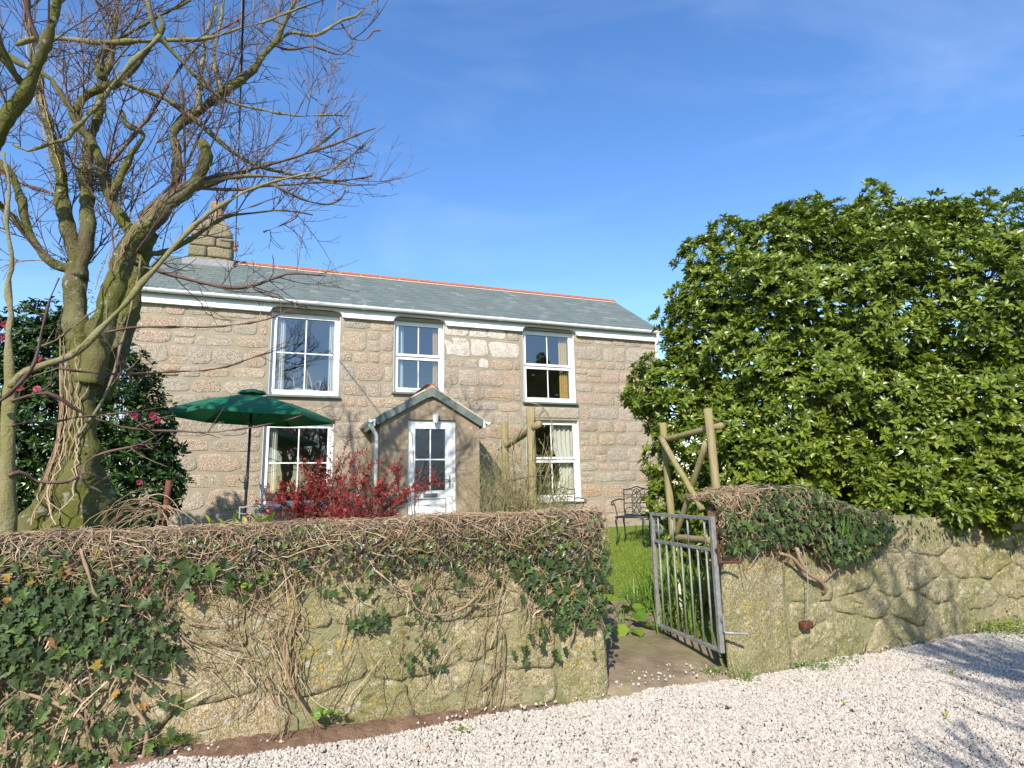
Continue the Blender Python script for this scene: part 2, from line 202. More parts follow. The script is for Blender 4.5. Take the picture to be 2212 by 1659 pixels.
class MB:
    """collects simple solids into one mesh"""
    def __init__(s):
        s.v = []; s.f = []

    def add(s, vs, fs):
        b = len(s.v)
        s.v += [tuple(v) for v in vs]
        s.f += [tuple(b + i for i in f) for f in fs]
        return s

    def box(s, x0, x1, y0, y1, z0, z1):
        vs = [(x, y, z) for x in (x0, x1) for y in (y0, y1) for z in (z0, z1)]
        return s.add(vs, [(0, 1, 3, 2), (4, 6, 7, 5), (0, 4, 5, 1), (2, 3, 7, 6), (0, 2, 6, 4), (1, 5, 7, 3)])

    def quad(s, a, b, c, d):
        return s.add([a, b, c, d], [(0, 1, 2, 3)])

    def prism(s, pts, a, b, axis='y'):
        """extrude a 2-d outline (u, v) between a and b along axis"""
        n = len(pts)
        if axis == 'y': vs = [(u, a, v) for u, v in pts] + [(u, b, v) for u, v in pts]
        elif axis == 'x': vs = [(a, u, v) for u, v in pts] + [(b, u, v) for u, v in pts]
        else: vs = [(u, v, a) for u, v in pts] + [(u, v, b) for u, v in pts]
        fs = [tuple(range(n)), tuple(range(2 * n - 1, n - 1, -1))]
        fs += [(i, (i + 1) % n, n + (i + 1) % n, n + i) for i in range(n)]
        return s.add(vs, fs)

    def tube(s, pts, rad, sides=8, caps=True):
        pts = [Vector(p) for p in pts]
        n = len(pts)
        rs = rad if hasattr(rad, '__len__') else [rad] * n
        b = len(s.v)
        ref = Vector((0.31, 0.17, 0.93))
        for i, p in enumerate(pts):
            t = (pts[min(i + 1, n - 1)] - pts[max(i - 1, 0)]).normalized()
            a = t.cross(ref)
            if a.length < 0.15: a = t.cross(Vector((1, 0, 0)))
            a.normalize(); c = t.cross(a)
            for j in range(sides):
                q = 2 * math.pi * j / sides
                s.v.append(tuple(p + (a * math.cos(q) + c * math.sin(q)) * rs[i]))
        for i in range(n - 1):
            for j in range(sides):
                k = (j + 1) % sides
                s.f.append((b + i * sides + j, b + i * sides + k, b + (i + 1) * sides + k, b + (i + 1) * sides + j))
        if caps:
            s.f.append(tuple(b + j for j in range(sides))[::-1])
            s.f.append(tuple(b + (n - 1) * sides + j for j in range(sides)))
        return s

    def build(s, name, m=None, parent=None, smooth=False, bevel=0.0, flip=False):
        me = bpy.data.meshes.new(name)
        me.from_pydata(s.v, [], s.f)
        me.validate()
        o = link(name, me, m, parent, smooth)
        import bmesh
        bm = bmesh.new(); bm.from_mesh(me)
        bmesh.ops.recalc_face_normals(bm, faces=bm.faces)
        if bevel:
            bmesh.ops.bevel(bm, geom=list(bm.edges), offset=bevel, segments=2, affect='EDGES', profile=0.5)
        bm.to_mesh(me); bm.free()
        if smooth:
            me.polygons.foreach_set('use_smooth', [True] * len(me.polygons))
        return o


def tubes(polys, sides=3):
    """many thin polylines -> arrays V, F, attr; polys: list of (P (n,3), r (n,))"""
    VV, FF, AA = [], [], []
    base = 0
    ang = np.arange(sides) * 2 * np.pi / sides
    ca, sa = np.cos(ang), np.sin(ang)
    for P, r in polys:
        n = len(P)
        T = np.gradient(P, axis=0)
        T /= np.linalg.norm(T, axis=1)[:, None] + 1e-9
        if n < 10:
            ref = np.zeros(3); ref[np.argmin(np.abs(T).max(0))] = 1.0
            A = np.cross(T, ref)
        else:                                     # carry the frame along
            a = np.cross(T[0], [0.3, 1.0, 0.1]); A = np.empty_like(T)
            for i in range(n):
                a = a - T[i] * a.dot(T[i]); a = a / (np.linalg.norm(a) + 1e-9); A[i] = a
        A /= np.linalg.norm(A, axis=1)[:, None] + 1e-9
        B = np.cross(T, A)
        V = P[:, None, :] + (A[:, None, :] * ca[None, :, None] + B[:, None, :] * sa[None, :, None]) * np.asarray(r)[:, None, None]
        VV.append(V.reshape(-1, 3))
        i = np.arange(n - 1)[:, None] * sides; j = np.arange(sides)[None, :]; k = (j + 1) % sides
        FF.append((base + np.stack([i + j, i + k, i + sides + k, i + sides + j], -1)).reshape(-1, 4))
        AA.append(np.full(n * sides, rng.random()))
        base += n * sides
    return np.concatenate(VV), np.concatenate(FF), np.concatenate(AA)


def rotmats(z, x=None, spin=None):
    """orthonormal frames (n,3,3) whose third column is z"""
    z = z / (np.linalg.norm(z, axis=1)[:, None] + 1e-9)
    if x is None:
        x = rng.normal(size=z.shape)
    x = x - z * (x * z).sum(1)[:, None]
    x /= np.linalg.norm(x, axis=1)[:, None] + 1e-9
    y = np.cross(z, x)
    return np.stack([x, y, z], -1)


def scatter(PV, PF, M, loc, scale, attr=None):
    """bake copies of a prototype: PV (k,3) PF (f,q), M (n,3,3), loc (n,3), scale (n,)"""
    n, k = len(loc), len(PV)
    V = np.einsum('nij,kj->nki', M, PV) * np.asarray(scale)[:, None, None] + loc[:, None, :]
    F_ = PF[None] + (np.arange(n) * k)[:, None, None]
    a = rng.random(n) if attr is None else attr
    return V.reshape(-1, 3), F_.reshape(-1, PF.shape[1]), np.repeat(a, k)


def leaf_objects(name, me, m, parent, M, loc, scale):
    for i in range(len(loc)):
        o = bpy.data.objects.new(name, me)
        COL.objects.link(o)
        mt = Matrix(M[i].tolist()).to_4x4()
        mt = Matrix.Translation(Vector(loc[i].tolist())) @ mt @ Matrix.Scale(float(scale[i]), 4)
        o.parent = parent
        o.matrix_local = mt


# ------------------------------------------------------------------ materials
class NT:
    def __init__(s, name):
        s.m = bpy.data.materials.new(name)
        s.m.use_nodes = True
        s.t = s.m.node_tree
        s.b = s.t.nodes['Principled BSDF']
        s.out = s.t.nodes['Material Output']
        s.tc = s.t.nodes.new('ShaderNodeTexCoord')

    def L(s, a, b): s.t.links.new(a, b)

    def N(s, ty, **kw):
        n = s.t.nodes.new(ty)
        for k, v in kw.items():
            if k in n.inputs: n.inputs[k].default_value = v
            else: setattr(n, k, v)
        return n

    def noise(s, scale, detail=4.0, rough=0.55, dist=0.0, stretch=None, seed=0.0, coord='Object'):
        n = s.N('ShaderNodeTexNoise', Scale=scale, Detail=detail, Roughness=rough, Distortion=dist)
        m = s.N('ShaderNodeMapping')
        if stretch: m.inputs['Scale'].default_value = stretch
        m.inputs['Location'].default_value = (seed, seed * 0.7, seed * 1.3)
        s.L(s.tc.outputs[coord], m.inputs['Vector']); s.L(m.outputs[0], n.inputs['Vector'])
        return n.outputs[0]

    def voro(s, scale, feature='F1', rand=1.0, stretch=None, out=0, rot=None):
        n = s.N('ShaderNodeTexVoronoi', Scale=scale, Randomness=rand)
        n.feature = feature
        m = s.N('ShaderNodeMapping')
        if stretch: m.inputs['Scale'].default_value = stretch
        if rot: m.inputs['Rotation'].default_value = rot
        s.L(s.tc.outputs['Object'], m.inputs['Vector']); s.L(m.outputs[0], n.inputs['Vector'])
        return n.outputs[out]

    def rng(s, v, a, b, c=0.0, d=1.0):
        n = s.N('ShaderNodeMapRange')
        n.inputs['From Min'].default_value = a; n.inputs['From Max'].default_value = b
        n.inputs['To Min'].default_value = c; n.inputs['To Max'].default_value = d
        s.L(v, n.inputs['Value'])
        return n.outputs[0]

    def math(s, op, a, b):
        n = s.N('ShaderNodeMath'); n.operation = op
        for i, v in enumerate((a, b)):
            if isinstance(v, (int, float)): n.inputs[i].default_value = v
            else: s.L(v, n.inputs[i])
        return n.outputs[0]

    def mix(s, fac, c1, c2, mode='MIX'):
        n = s.N('ShaderNodeMixRGB'); n.blend_type = mode
        for key, v in (('Fac', fac), ('Color1', c1), ('Color2', c2)):
            if isinstance(v, (int, float)): n.inputs[key].default_value = v
            elif isinstance(v, tuple): n.inputs[key].default_value = (*v, 1)
            else: s.L(v, n.inputs[key])
        return n.outputs[0]

    def ramp(s, v, stops):
        n = s.N('ShaderNodeValToRGB')
        el = n.color_ramp.elements
        while len(el) < len(stops): el.new(0.5)
        for e, (p, c) in zip(el, stops):
            e.position = p; e.color = (*c, 1)
        s.L(v, n.inputs[0])
        return n.outputs[0]

    def random(s):
        """per object and per baked piece"""
        a = s.N('ShaderNodeAttribute'); a.attribute_name = 'rnd'
        o = s.N('ShaderNodeObjectInfo')
        return s.math('FRACT', s.math('ADD', a.outputs['Fac'], o.outputs['Random']), 0.0)

    def bump(s, h, strength=0.5, dist=0.02):
        n = s.N('ShaderNodeBump', Strength=strength, Distance=dist)
        s.L(h, n.inputs['Height']); s.L(n.outputs[0], s.b.inputs['Normal'])

    def done(s, col, rough=0.8, spec=0.3, metal=0.0):
        if isinstance(col, tuple): s.b.inputs['Base Color'].default_value = (*col, 1)
        else: s.L(col, s.b.inputs['Base Color'])
        if isinstance(rough, (int, float)): s.b.inputs['Roughness'].default_value = rough
        else: s.L(rough, s.b.inputs['Roughness'])
        s.b.inputs['Specular IOR Level'].default_value = spec
        s.b.inputs['Metallic'].default_value = metal
        return s.m


def plain(name, col, rough=0.6, spec=0.3, metal=0.0, var=0.12, scale=14.0, bump=0.0):
    t = NT(name)
    n = t.noise(scale, 5)
    dark = tuple(c * (1 - var) for c in col); lite = tuple(min(1, c * (1 + var)) for c in col)
    c = t.mix(t.rng(n, 0.3, 0.7), dark, lite)
    if bump: t.bump(n, bump, 0.01)
    return t.done(c, rough, spec, metal)


def granite(name, tones, moss=0.0, speck=0.55, scale=1.0, lichen=0.0, bump=0.8, mosscol=(0.17, 0.175, 0.04)):
    t = NT(name)
    o = t.random()
    base = t.ramp(o, [(i / (len(tones) - 1), c) for i, c in enumerate(tones)])
    n1 = t.noise(5 * scale, 5, 0.6)
    base = t.mix(t.rng(n1, 0.35, 0.7, 0, 0.55), base, (0.25, 0.165, 0.095))
    # feldspar crystals: stretched cells of two orientations, only some of them white
    v1 = t.N('ShaderNodeTexVoronoi', Scale=30 * scale)
    mp = t.N('ShaderNodeMapping'); mp.inputs['Rotation'].default_value = (0, 0.5, 0.6); mp.inputs['Scale'].default_value = (1.0, 1.0, 2.1)
    t.L(t.tc.outputs['Object'], mp.inputs['Vector']); t.L(mp.outputs[0], v1.inputs['Vector'])
    sep = t.N('ShaderNodeSeparateColor'); t.L(v1.outputs['Color'], sep.inputs[0])
    f1 = t.math('MULTIPLY', t.rng(sep.outputs[0], 0.52, 0.6), t.rng(v1.outputs['Distance'], 0.40, 0.30))
    v2 = t.N('ShaderNodeTexVoronoi', Scale=62 * scale)
    mp2 = t.N('ShaderNodeMapping'); mp2.inputs['Rotation'].default_value = (0, -0.7, 0.2); mp2.inputs['Scale'].default_value = (2.0, 1.0, 1.0)
    t.L(t.tc.outputs['Object'], mp2.inputs['Vector']); t.L(mp2.outputs[0], v2.inputs['Vector'])
    sep2 = t.N('ShaderNodeSeparateColor'); t.L(v2.outputs['Color'], sep2.inputs[0])
    f2 = t.rng(sep2.outputs[1], 0.62, 0.7)
    white = t.math('MULTIPLY', t.math('MAXIMUM', f1, f2), speck)
    c = t.mix(white, base, (0.68, 0.60, 0.49))
    dk = t.math('MULTIPLY', t.rng(sep2.outputs[2], 0.78, 0.86), 0.65)
    c = t.mix(dk, c, (0.07, 0.055, 0.04))
    if moss:
        mn = t.noise(2.2, 6, 0.65, seed=3.0)
        mf = t.math('MULTIPLY', t.rng(mn, 0.36, 0.62), moss)
        fine = t.rng(t.noise(26, 4, 0.6), 0.35, 0.6, 0.35, 1.0)
        c = t.mix(t.math('MULTIPLY', mf, fine), c, mosscol)
        g2 = t.math('MULTIPLY', t.rng(t.noise(0.9, 4, 0.6, seed=9.0), 0.5, 0.68), moss)
        c = t.mix(t.math('MULTIPLY', g2, t.rng(t.noise(18, 4), 0.42, 0.6)), c, (0.075, 0.11, 0.018))
    if lichen:
        lv = t.N('ShaderNodeTexVoronoi', Scale=15.0); t.L(t.tc.outputs['Object'], lv.inputs['Vector'])
        ls = t.N('ShaderNodeSeparateColor'); t.L(lv.outputs['Color'], ls.inputs[0])
        edge = t.math('ADD', lv.outputs['Distance'], t.math('MULTIPLY', t.noise(40, 3), 0.35))
        spot = t.math('MULTIPLY', t.rng(edge, 0.52, 0.44), t.rng(ls.outputs[0], 0.80, 0.82))
        c = t.mix(t.math('MULTIPLY', spot, lichen * 0.8), c, (0.46, 0.46, 0.36))
        zone = t.rng(t.noise(1.1, 2, seed=21.0), 0.55, 0.62)
        lv2 = t.N('ShaderNodeTexVoronoi', Scale=30.0); t.L(t.tc.outputs['Object'], lv2.inputs['Vector'])
        ls2 = t.N('ShaderNodeSeparateColor'); t.L(lv2.outputs['Color'], ls2.inputs[0])
        e2 = t.math('ADD', lv2.outputs['Distance'], t.math('MULTIPLY', t.noise(70, 3), 0.3))
        s2 = t.math('MULTIPLY', t.math('MULTIPLY', t.rng(e2, 0.48, 0.42), t.rng(ls2.outputs[1], 0.6, 0.62)), zone)
        c = t.mix(t.math('MULTIPLY', s2, lichen), c, (0.62, 0.36, 0.03))
    h = t.math('ADD', t.noise(15 * scale, 9, 0.7), t.math('MULTIPLY', f1, 0.10))
    h = t.math('ADD', h, t.math('MULTIPLY', t.noise(3.5 * scale, 4, 0.6), 0.7))
    t.bump(h, bump, 0.04)
    return t.done(c, 0.88, 0.25)


def leafmat(name, stops, rough=0.35, spec=0.5, trans=0.25, vein=None):
    t = NT(name)
    c = t.ramp(t.random(), stops)
    n = t.noise(9, 2)
    c = t.mix(t.rng(n, 0.3, 0.7, 0, 0.25), c, tuple(x * 0.55 for x in stops[0][1]))
    t.done(c, rough, spec)
    tr = t.N('ShaderNodeBsdfTranslucent'); t.L(c, tr.inputs['Color'])
    mx = t.N('ShaderNodeMixShader'); mx.inputs[0].default_value = trans
    t.L(t.b.outputs[0], mx.inputs[1]); t.L(tr.outputs[0], mx.inputs[2]); t.L(mx.outputs[0], t.out.inputs['Surface'])
    return t.m


M = {}
M['stone'] = granite('house_granite', [(0.36, 0.29, 0.205), (0.40, 0.245, 0.14), (0.25, 0.20, 0.15), (0.43, 0.35, 0.25), (0.37, 0.225, 0.11), (0.29, 0.265, 0.225), (0.40, 0.26, 0.185), (0.37, 0.325, 0.25), (0.30, 0.21, 0.13)], speck=0.72, scale=1.5, bump=0.8)
M['stone_white'] = granite('lime_washed_granite', [(0.70, 0.66, 0.6), (0.62, 0.57, 0.5)], speck=0.7, scale=1.15, bump=0.7)
M['stone_dark'] = granite('dark_granite', [(0.16, 0.15, 0.14), (0.2, 0.18, 0.16)], speck=0.25, scale=1.15, bump=0.7)
M['wall_stone'] = granite('mossy_granite', [(0.38, 0.32, 0.17), (0.32, 0.28, 0.135), (0.43, 0.34, 0.19), (0.31, 0.28, 0.13), (0.41, 0.31, 0.165)], moss=0.72, speck=0.50, scale=1.35, lichen=0.9, bump=0.9)
M['chim_stone'] = granite('chimney_granite', [(0.25, 0.21, 0.14), (0.19, 0.165, 0.11), (0.27, 0.22, 0.14)], moss=0.6, speck=0.3, scale=1.3, bump=0.9)

t = NT('lime_mortar')
c = t.mix(t.rng(t.noise(3, 5), 0.35, 0.65), (0.27, 0.235, 0.17), (0.33, 0.29, 0.215))
c = t.mix(t.rng(t.noise(60, 3), 0.5, 0.75, 0, 0.5), c, (0.25, 0.215, 0.16))
t.bump(t.noise(40, 6, 0.65), 0.45, 0.012)
M['mortar'] = t.done(c, 0.95, 0.15)

t = NT('mossy_mortar')
c = t.mix(t.rng(t.noise(2.5, 5), 0.4, 0.62), (0.29, 0.26, 0.15), (0.25, 0.235, 0.12))
c = t.mix(t.rng(t.noise(1.3, 6, 0.7, seed=5), 0.52, 0.66, 0, 0.8), c, (0.11, 0.15, 0.03))
c = t.mix(t.rng(t.noise(45, 4), 0.5, 0.72, 0, 0.6), c, (0.12, 0.11, 0.06))
t.bump(t.noise(14, 9, 0.7), 0.9, 0.04)
M['wmortar'] = t.done(c, 0.95, 0.15)

t = NT('brown_cement_render')
c = t.mix(t.rng(t.noise(2.6, 6, 0.62), 0.36, 0.64), (0.24, 0.18, 0.125), (0.36, 0.29, 0.21))
c = t.mix(t.rng(t.noise(18, 5, 0.7), 0.45, 0.75, 0, 0.5), c, (0.19, 0.13, 0.075))
lv = t.N('ShaderNodeTexVoronoi', Scale=6.0); t.L(t.tc.outputs['Object'], lv.inputs['Vector'])
ls = t.N('ShaderNodeSeparateColor'); t.L(lv.outputs['Color'], ls.inputs[0])
e_ = t.math('ADD', lv.outputs['Distance'], t.math('MULTIPLY', t.noise(40, 3), 0.3))
c = t.mix(t.math('MULTIPLY', t.rng(e_, 0.36, 0.30), t.rng(ls.outputs[0], 0.7, 0.75, 0, 0.75)), c, (0.48, 0.42, 0.33))
t.bump(t.noise(50, 6, 0.7), 0.35, 0.01)
M['render'] = t.done(c, 0.95, 0.15)

t = NT('green_grey_slate')
c = t.ramp(t.random(), [(0, (0.12, 0.145, 0.128)), (0.5, (0.14, 0.168, 0.148)), (0.9, (0.16, 0.185, 0.162)), (1, (0.22, 0.235, 0.20))])
c = t.mix(t.rng(t.noise(7, 5), 0.3, 0.7, 0, 0.35), c, (0.14, 0.165, 0.15))
t.bump(t.noise(25, 5), 0.2, 0.006)
M['slate'] = t.done(c, 0.55, 0.4)

M['terracotta'] = plain('terracotta', (0.36, 0.115, 0.065), 0.8, 0.2, var=0.2, scale=9, bump=0.1)
M['pot'] = plain('buff_chimney_pot', (0.30, 0.19, 0.115), 0.8, 0.2, var=0.25, scale=9, bump=0.2)
M['bedding'] = plain('pale_bedding_mortar', (0.55, 0.47, 0.36), 0.9, 0.2, var=0.12)
M['lead'] = plain('lead_flashing', (0.20, 0.20, 0.195), 0.6, 0.4, var=0.2)
M['upvc'] = plain('white_plastic', (0.80, 0.80, 0.79), 0.32, 0.5, var=0.02, scale=5)
M['bead'] = plain('black_gasket', (0.02, 0.02, 0.02), 0.5, 0.3)
M['whitewash'] = plain('white_painted_plaster', (0.72, 0.71, 0.68), 0.85, 0.2, var=0.08, scale=7, bump=0.15)
M['room'] = plain('cream_room_paint', (0.55, 0.50, 0.40), 0.9, 0.1, var=0.04)
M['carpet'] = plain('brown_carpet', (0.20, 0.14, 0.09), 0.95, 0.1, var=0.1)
M['net'] = plain('cream_curtain_cloth', (0.66, 0.63, 0.55), 0.9, 0.1, var=0.06)
M['teal_cloth'] = plain('pale_blue_curtain_cloth', (0.50, 0.58, 0.58), 0.9, 0.1, var=0.06)
M['gold_cloth'] = plain('gold_curtain_cloth', (0.50, 0.34, 0.12), 0.9, 0.1, var=0.1)
M['cane'] = plain('cane', (0.45, 0.24, 0.10), 0.6, 0.3, var=0.15)
M['pinewood'] = plain('pine_wood', (0.50, 0.27, 0.09), 0.5, 0.4, var=0.12)
M['iron'] = plain('black_cast_iron', (0.022, 0.026, 0.032), 0.42, 0.5, var=0.25, scale=30, bump=0.1)
M['grey_iron'] = plain('grey_painted_metal', (0.30, 0.28, 0.26), 0.5, 0.4, var=0.15)
t = NT('galvanised_steel')
c = t.mix(t.rng(t.noise(18, 6, 0.65), 0.35, 0.65), (0.20, 0.195, 0.185), (0.31, 0.305, 0.295))
c = t.mix(t.rng(t.noise(60, 4), 0.60, 0.72, 0, 0.7), c, (0.42, 0.42, 0.38))
t.bump(t.noise(80, 4), 0.25, 0.003)
M['galv'] = t.done(c, 0.62, 0.4, 0.35)
M['rust'] = plain('rusty_iron', (0.11, 0.042, 0.025), 0.9, 0.2, var=0.4, scale=50, bump=0.4)
M['pole'] = plain('dark_grey_pole', (0.035, 0.04, 0.045), 0.35, 0.5, var=0.1)
M['wire'] = plain('black_cable', (0.01, 0.01, 0.014), 0.5, 0.3)
M['wire_grey'] = plain('grey_wire', (0.28, 0.28, 0.27), 0.5, 0.4)
t = NT('green_canvas')
c = t.mix(t.rng(t.noise(4, 4), 0.3, 0.7), (0.010, 0.125, 0.058), (0.014, 0.165, 0.078))
wv = t.N('ShaderNodeTexWave', Scale=90.0); t.L(t.tc.outputs['Object'], wv.inputs['Vector'])
t.bump(t.math('ADD', t.math('MULTIPLY', t.noise(5, 4), 3.0), wv.outputs[1]), 0.12, 0.01)
t.done(c, 0.7, 0.3)
tr = t.N('ShaderNodeBsdfTranslucent'); t.L(c, tr.inputs['Color'])
mx = t.N('ShaderNodeMixShader'); mx.inputs[0].default_value = 0.10
t.L(t.b.outputs[0], mx.inputs[1]); t.L(tr.outputs[0], mx.inputs[2]); t.L(mx.outputs[0], t.out.inputs['Surface'])
M['canvas'] = t.m

t = NT('glass')
gl = t.N('ShaderNodeBsdfGlossy', Roughness=0.0); gl.inputs['Color'].default_value = (1, 1, 1, 1)
tp = t.N('ShaderNodeBsdfTransparent'); tp.inputs['Color'].default_value = (0.93, 0.95, 0.94, 1)
fr = t.N('ShaderNodeFresnel', IOR=1.95); geo = t.N('ShaderNodeNewGeometry')
bn = t.N('ShaderNodeBump', Strength=0.04, Distance=0.02); t.L(t.noise(1.6, 2), bn.inputs['Height']); t.L(bn.outputs[0], gl.inputs['Normal'])
mx = t.N('ShaderNodeMixShader'); t.L(t.math('MULTIPLY', t.math('MULTIPLY', fr.outputs[0], 1.6), t.math('SUBTRACT', 1.0, geo.outputs['Backfacing'])), mx.inputs[0]); t.L(tp.outputs[0], mx.inputs[1]); t.L(gl.outputs[0], mx.inputs[2])
t.L(mx.outputs[0], t.out.inputs['Surface'])
M['glass'] = t.m
t = NT('patterned_door_glass')
gl = t.N('ShaderNodeBsdfGlossy', Roughness=0.22)
rf = t.N('ShaderNodeBsdfGlass', IOR=1.3, Roughness=0.25); rf.inputs['Color'].default_value = (0.8, 0.82, 0.78, 1)
bn = t.N('ShaderNodeBump', Strength=0.35, Distance=0.02)
t.L(t.math('ADD', t.voro(28), t.math('MULTIPLY', t.noise(30, 3), 0.5)), bn.inputs['Height'])
t.L(bn.outputs[0], gl.inputs['Normal']); t.L(bn.outputs[0], rf.inputs['Normal'])
mx = t.N('ShaderNodeMixShader'); mx.inputs[0].default_value = 0.12
t.L(rf.outputs[0], mx.inputs[1]); t.L(gl.outputs[0], mx.inputs[2]); t.L(mx.outputs[0], t.out.inputs['Surface'])
M['glass_door'] = t.m

def barkmat(name, brown, grey, moss, mossamt, lich):
    t = NT(name)
    c = t.mix(t.rng(t.noise(4, 6, 0.6, stretch=(1, 1, 0.4)), 0.35, 0.65), brown, grey)
    mf = t.rng(t.noise(1.7, 5, 0.65, seed=4), 0.34, 0.56, 0, mossamt)
    c = t.mix(t.math('MULTIPLY', mf, t.rng(t.noise(22, 4), 0.3, 0.55, 0.4, 1)), c, moss)
    lf = t.math('MULTIPLY', t.rng(t.noise(13, 5, 0.7, seed=8), 0.57, 0.63, 0, lich), t.rng(t.noise(2.4, 2, seed=2), 0.42, 0.58))
    c = t.mix(lf, c, (0.42, 0.44, 0.36))
    t.bump(t.math('ADD', t.noise(9, 8, 0.68, stretch=(1, 1, 0.45)), t.math('MULTIPLY', t.noise(45, 5, 0.7), 0.4)), 0.9, 0.045)
    return t.done(c, 0.92, 0.2)
M['bark'] = barkmat('mossy_bark', (0.085, 0.065, 0.038), (0.19, 0.16, 0.10), (0.12, 0.13, 0.018), 0.9, 0.6)
M['bark_young'] = barkmat('smooth_green_bark', (0.24, 0.20, 0.10), (0.30, 0.27, 0.16), (0.19, 0.18, 0.05), 0.7, 0.3)
M['bark_dark'] = barkmat('dark_bark', (0.05, 0.04, 0.03), (0.09, 0.075, 0.055), (0.05, 0.06, 0.02), 0.5, 0.3)
t = NT('red_brown_twig')
c = t.ramp(t.random(), [(0, (0.085, 0.050, 0.038)), (0.6, (0.13, 0.075, 0.055)), (1, (0.17, 0.14, 0.08))])
M['twig'] = t.done(c, 0.6, 0.35)
t = NT('dry_ivy_stem')
c = t.ramp(t.random(), [(0, (0.24, 0.16, 0.095)), (0.35, (0.38, 0.275, 0.17)), (0.6, (0.18, 0.115, 0.07)), (0.85, (0.45, 0.34, 0.22)), (1, (0.52, 0.42, 0.29))])
M['ivystem'] = t.done(t.mix(t.rng(t.noise(30, 3), 0.4, 0.7, 0, 0.5), c, (0.22, 0.16, 0.10)), 0.9, 0.2)
t = NT('green_rose_stem')
c = t.ramp(t.random(), [(0, (0.14, 0.15, 0.05)), (0.5, (0.22, 0.18, 0.09)), (1, (0.30, 0.24, 0.13))])
M['rosestem'] = t.done(c, 0.7, 0.3)
t = NT('leaf_litter')
c = t.mix(t.rng(t.noise(30, 5), 0.4, 0.6), (0.085, 0.052, 0.03), (0.20, 0.13, 0.075))
t.bump(t.noise(40, 6, 0.7), 0.9, 0.05)
M['litter'] = t.done(c, 0.95, 0.1)
t = NT('weathered_round_timber')
c = t.mix(t.rng(t.noise(3, 5, stretch=(6, 6, 0.6)), 0.35, 0.65), (0.24, 0.185, 0.09), (0.33, 0.27, 0.15))
c = t.mix(t.rng(t.noise(2, 4, seed=6), 0.46, 0.62, 0, 0.6), c, (0.20, 0.20, 0.06))
c = t.mix(t.rng(t.noise(5, 4, stretch=(9, 9, 0.5), seed=2), 0.60, 0.66, 0, 0.7), c, (0.10, 0.08, 0.045))
t.bump(t.noise(12, 6, stretch=(6, 6, 0.5)), 0.5, 0.012)
M['timber'] = t.done(c, 0.9, 0.2)
M['redpost'] = plain('red_brown_stake', (0.14, 0.055, 0.035), 0.85, 0.2, var=0.3, scale=25, bump=0.3)

M['ivyleaf'] = leafmat('ivy_leaf', [(0, (0.024, 0.044, 0.013)), (0.45, (0.042, 0.070, 0.017)), (0.8, (0.055, 0.095, 0.028)), (0.975, (0.10, 0.16, 0.03)), (0.985, (0.36, 0.20, 0.03)), (1, (0.16, 0.05, 0.03))], 0.48, 0.28, 0.15)
M['ivydark'] = leafmat('small_winter_ivy_leaf', [(0, (0.03, 0.04, 0.02)), (0.35, (0.045, 0.028, 0.024)), (0.6, (0.08, 0.11, 0.022)), (0.85, (0.14, 0.19, 0.04)), (1, (0.14, 0.035, 0.025))], 0.35, 0.4, 0.15)
M['evleaf'] = leafmat('evergreen_leaf', [(0, (0.075, 0.12, 0.012)), (0.5, (0.14, 0.20, 0.018)), (0.85, (0.22, 0.28, 0.028)), (0.985, (0.26, 0.34, 0.03)), (1, (0.36, 0.36, 0.03))], 0.35, 0.5, 0.26)
M['camleaf'] = leafmat('camellia_leaf', [(0, (0.012, 0.034, 0.006)), (0.6, (0.022, 0.060, 0.008)), (1, (0.07, 0.14, 0.015))], 0.40, 0.4, 0.12)
M['petal'] = leafmat('pink_petal', [(0, (0.50, 0.05, 0.14)), (1, (0.62, 0.14, 0.22))], 0.6, 0.2, 0.3)
M['stamen'] = plain('yellow_stamen', (0.7, 0.45, 0.05), 0.8)
M['redleaf'] = leafmat('crimson_shrub_leaf', [(0, (0.20, 0.012, 0.016)), (0.5, (0.38, 0.028, 0.03)), (0.85, (0.52, 0.06, 0.05)), (1, (0.42, 0.13, 0.06))], 0.35, 0.5, 0.3)
M['greenleaf'] = leafmat('fresh_green_leaf', [(0, (0.09, 0.19, 0.02)), (0.6, (0.15, 0.28, 0.03)), (1, (0.26, 0.36, 0.04))], 0.4, 0.4, 0.35)
M['limeleaf'] = leafmat('lime_green_leaf', [(0, (0.26, 0.34, 0.04)), (1, (0.42, 0.46, 0.07))], 0.4, 0.4, 0.35)
M['blade'] = leafmat('strap_leaf', [(0, (0.10, 0.21, 0.025)), (0.6, (0.17, 0.31, 0.04)), (0.94, (0.28, 0.38, 0.06)), (1, (0.42, 0.18, 0.06))], 0.35, 0.45, 0.35)
M['grass'] = leafmat('lawn_grass', [(0, (0.16, 0.23, 0.025)), (0.6, (0.24, 0.32, 0.045)), (1, (0.34, 0.38, 0.09))], 0.6, 0.3, 0.35)
M['deadleaf'] = leafmat('dead_leaf', [(0, (0.20, 0.07, 0.03)), (1, (0.36, 0.17, 0.07))], 0.7, 0.2, 0.2)
M['fallgreen'] = leafmat('fallen_green_leaf', [(0, (0.22, 0.30, 0.03)), (1, (0.45, 0.45, 0.05))], 0.4, 0.4, 0.2)
M['treemoss'] = leafmat('tree_moss', [(0, (0.07, 0.085, 0.012)), (0.6, (0.13, 0.145, 0.018)), (0.93, (0.14, 0.15, 0.03)), (1, (0.30, 0.32, 0.24))], 0.95, 0.1, 0.2)
M['moss'] = leafmat('cushion_moss', [(0, (0.06, 0.12, 0.012)), (1, (0.12, 0.20, 0.02))], 0.9, 0.1, 0.2)

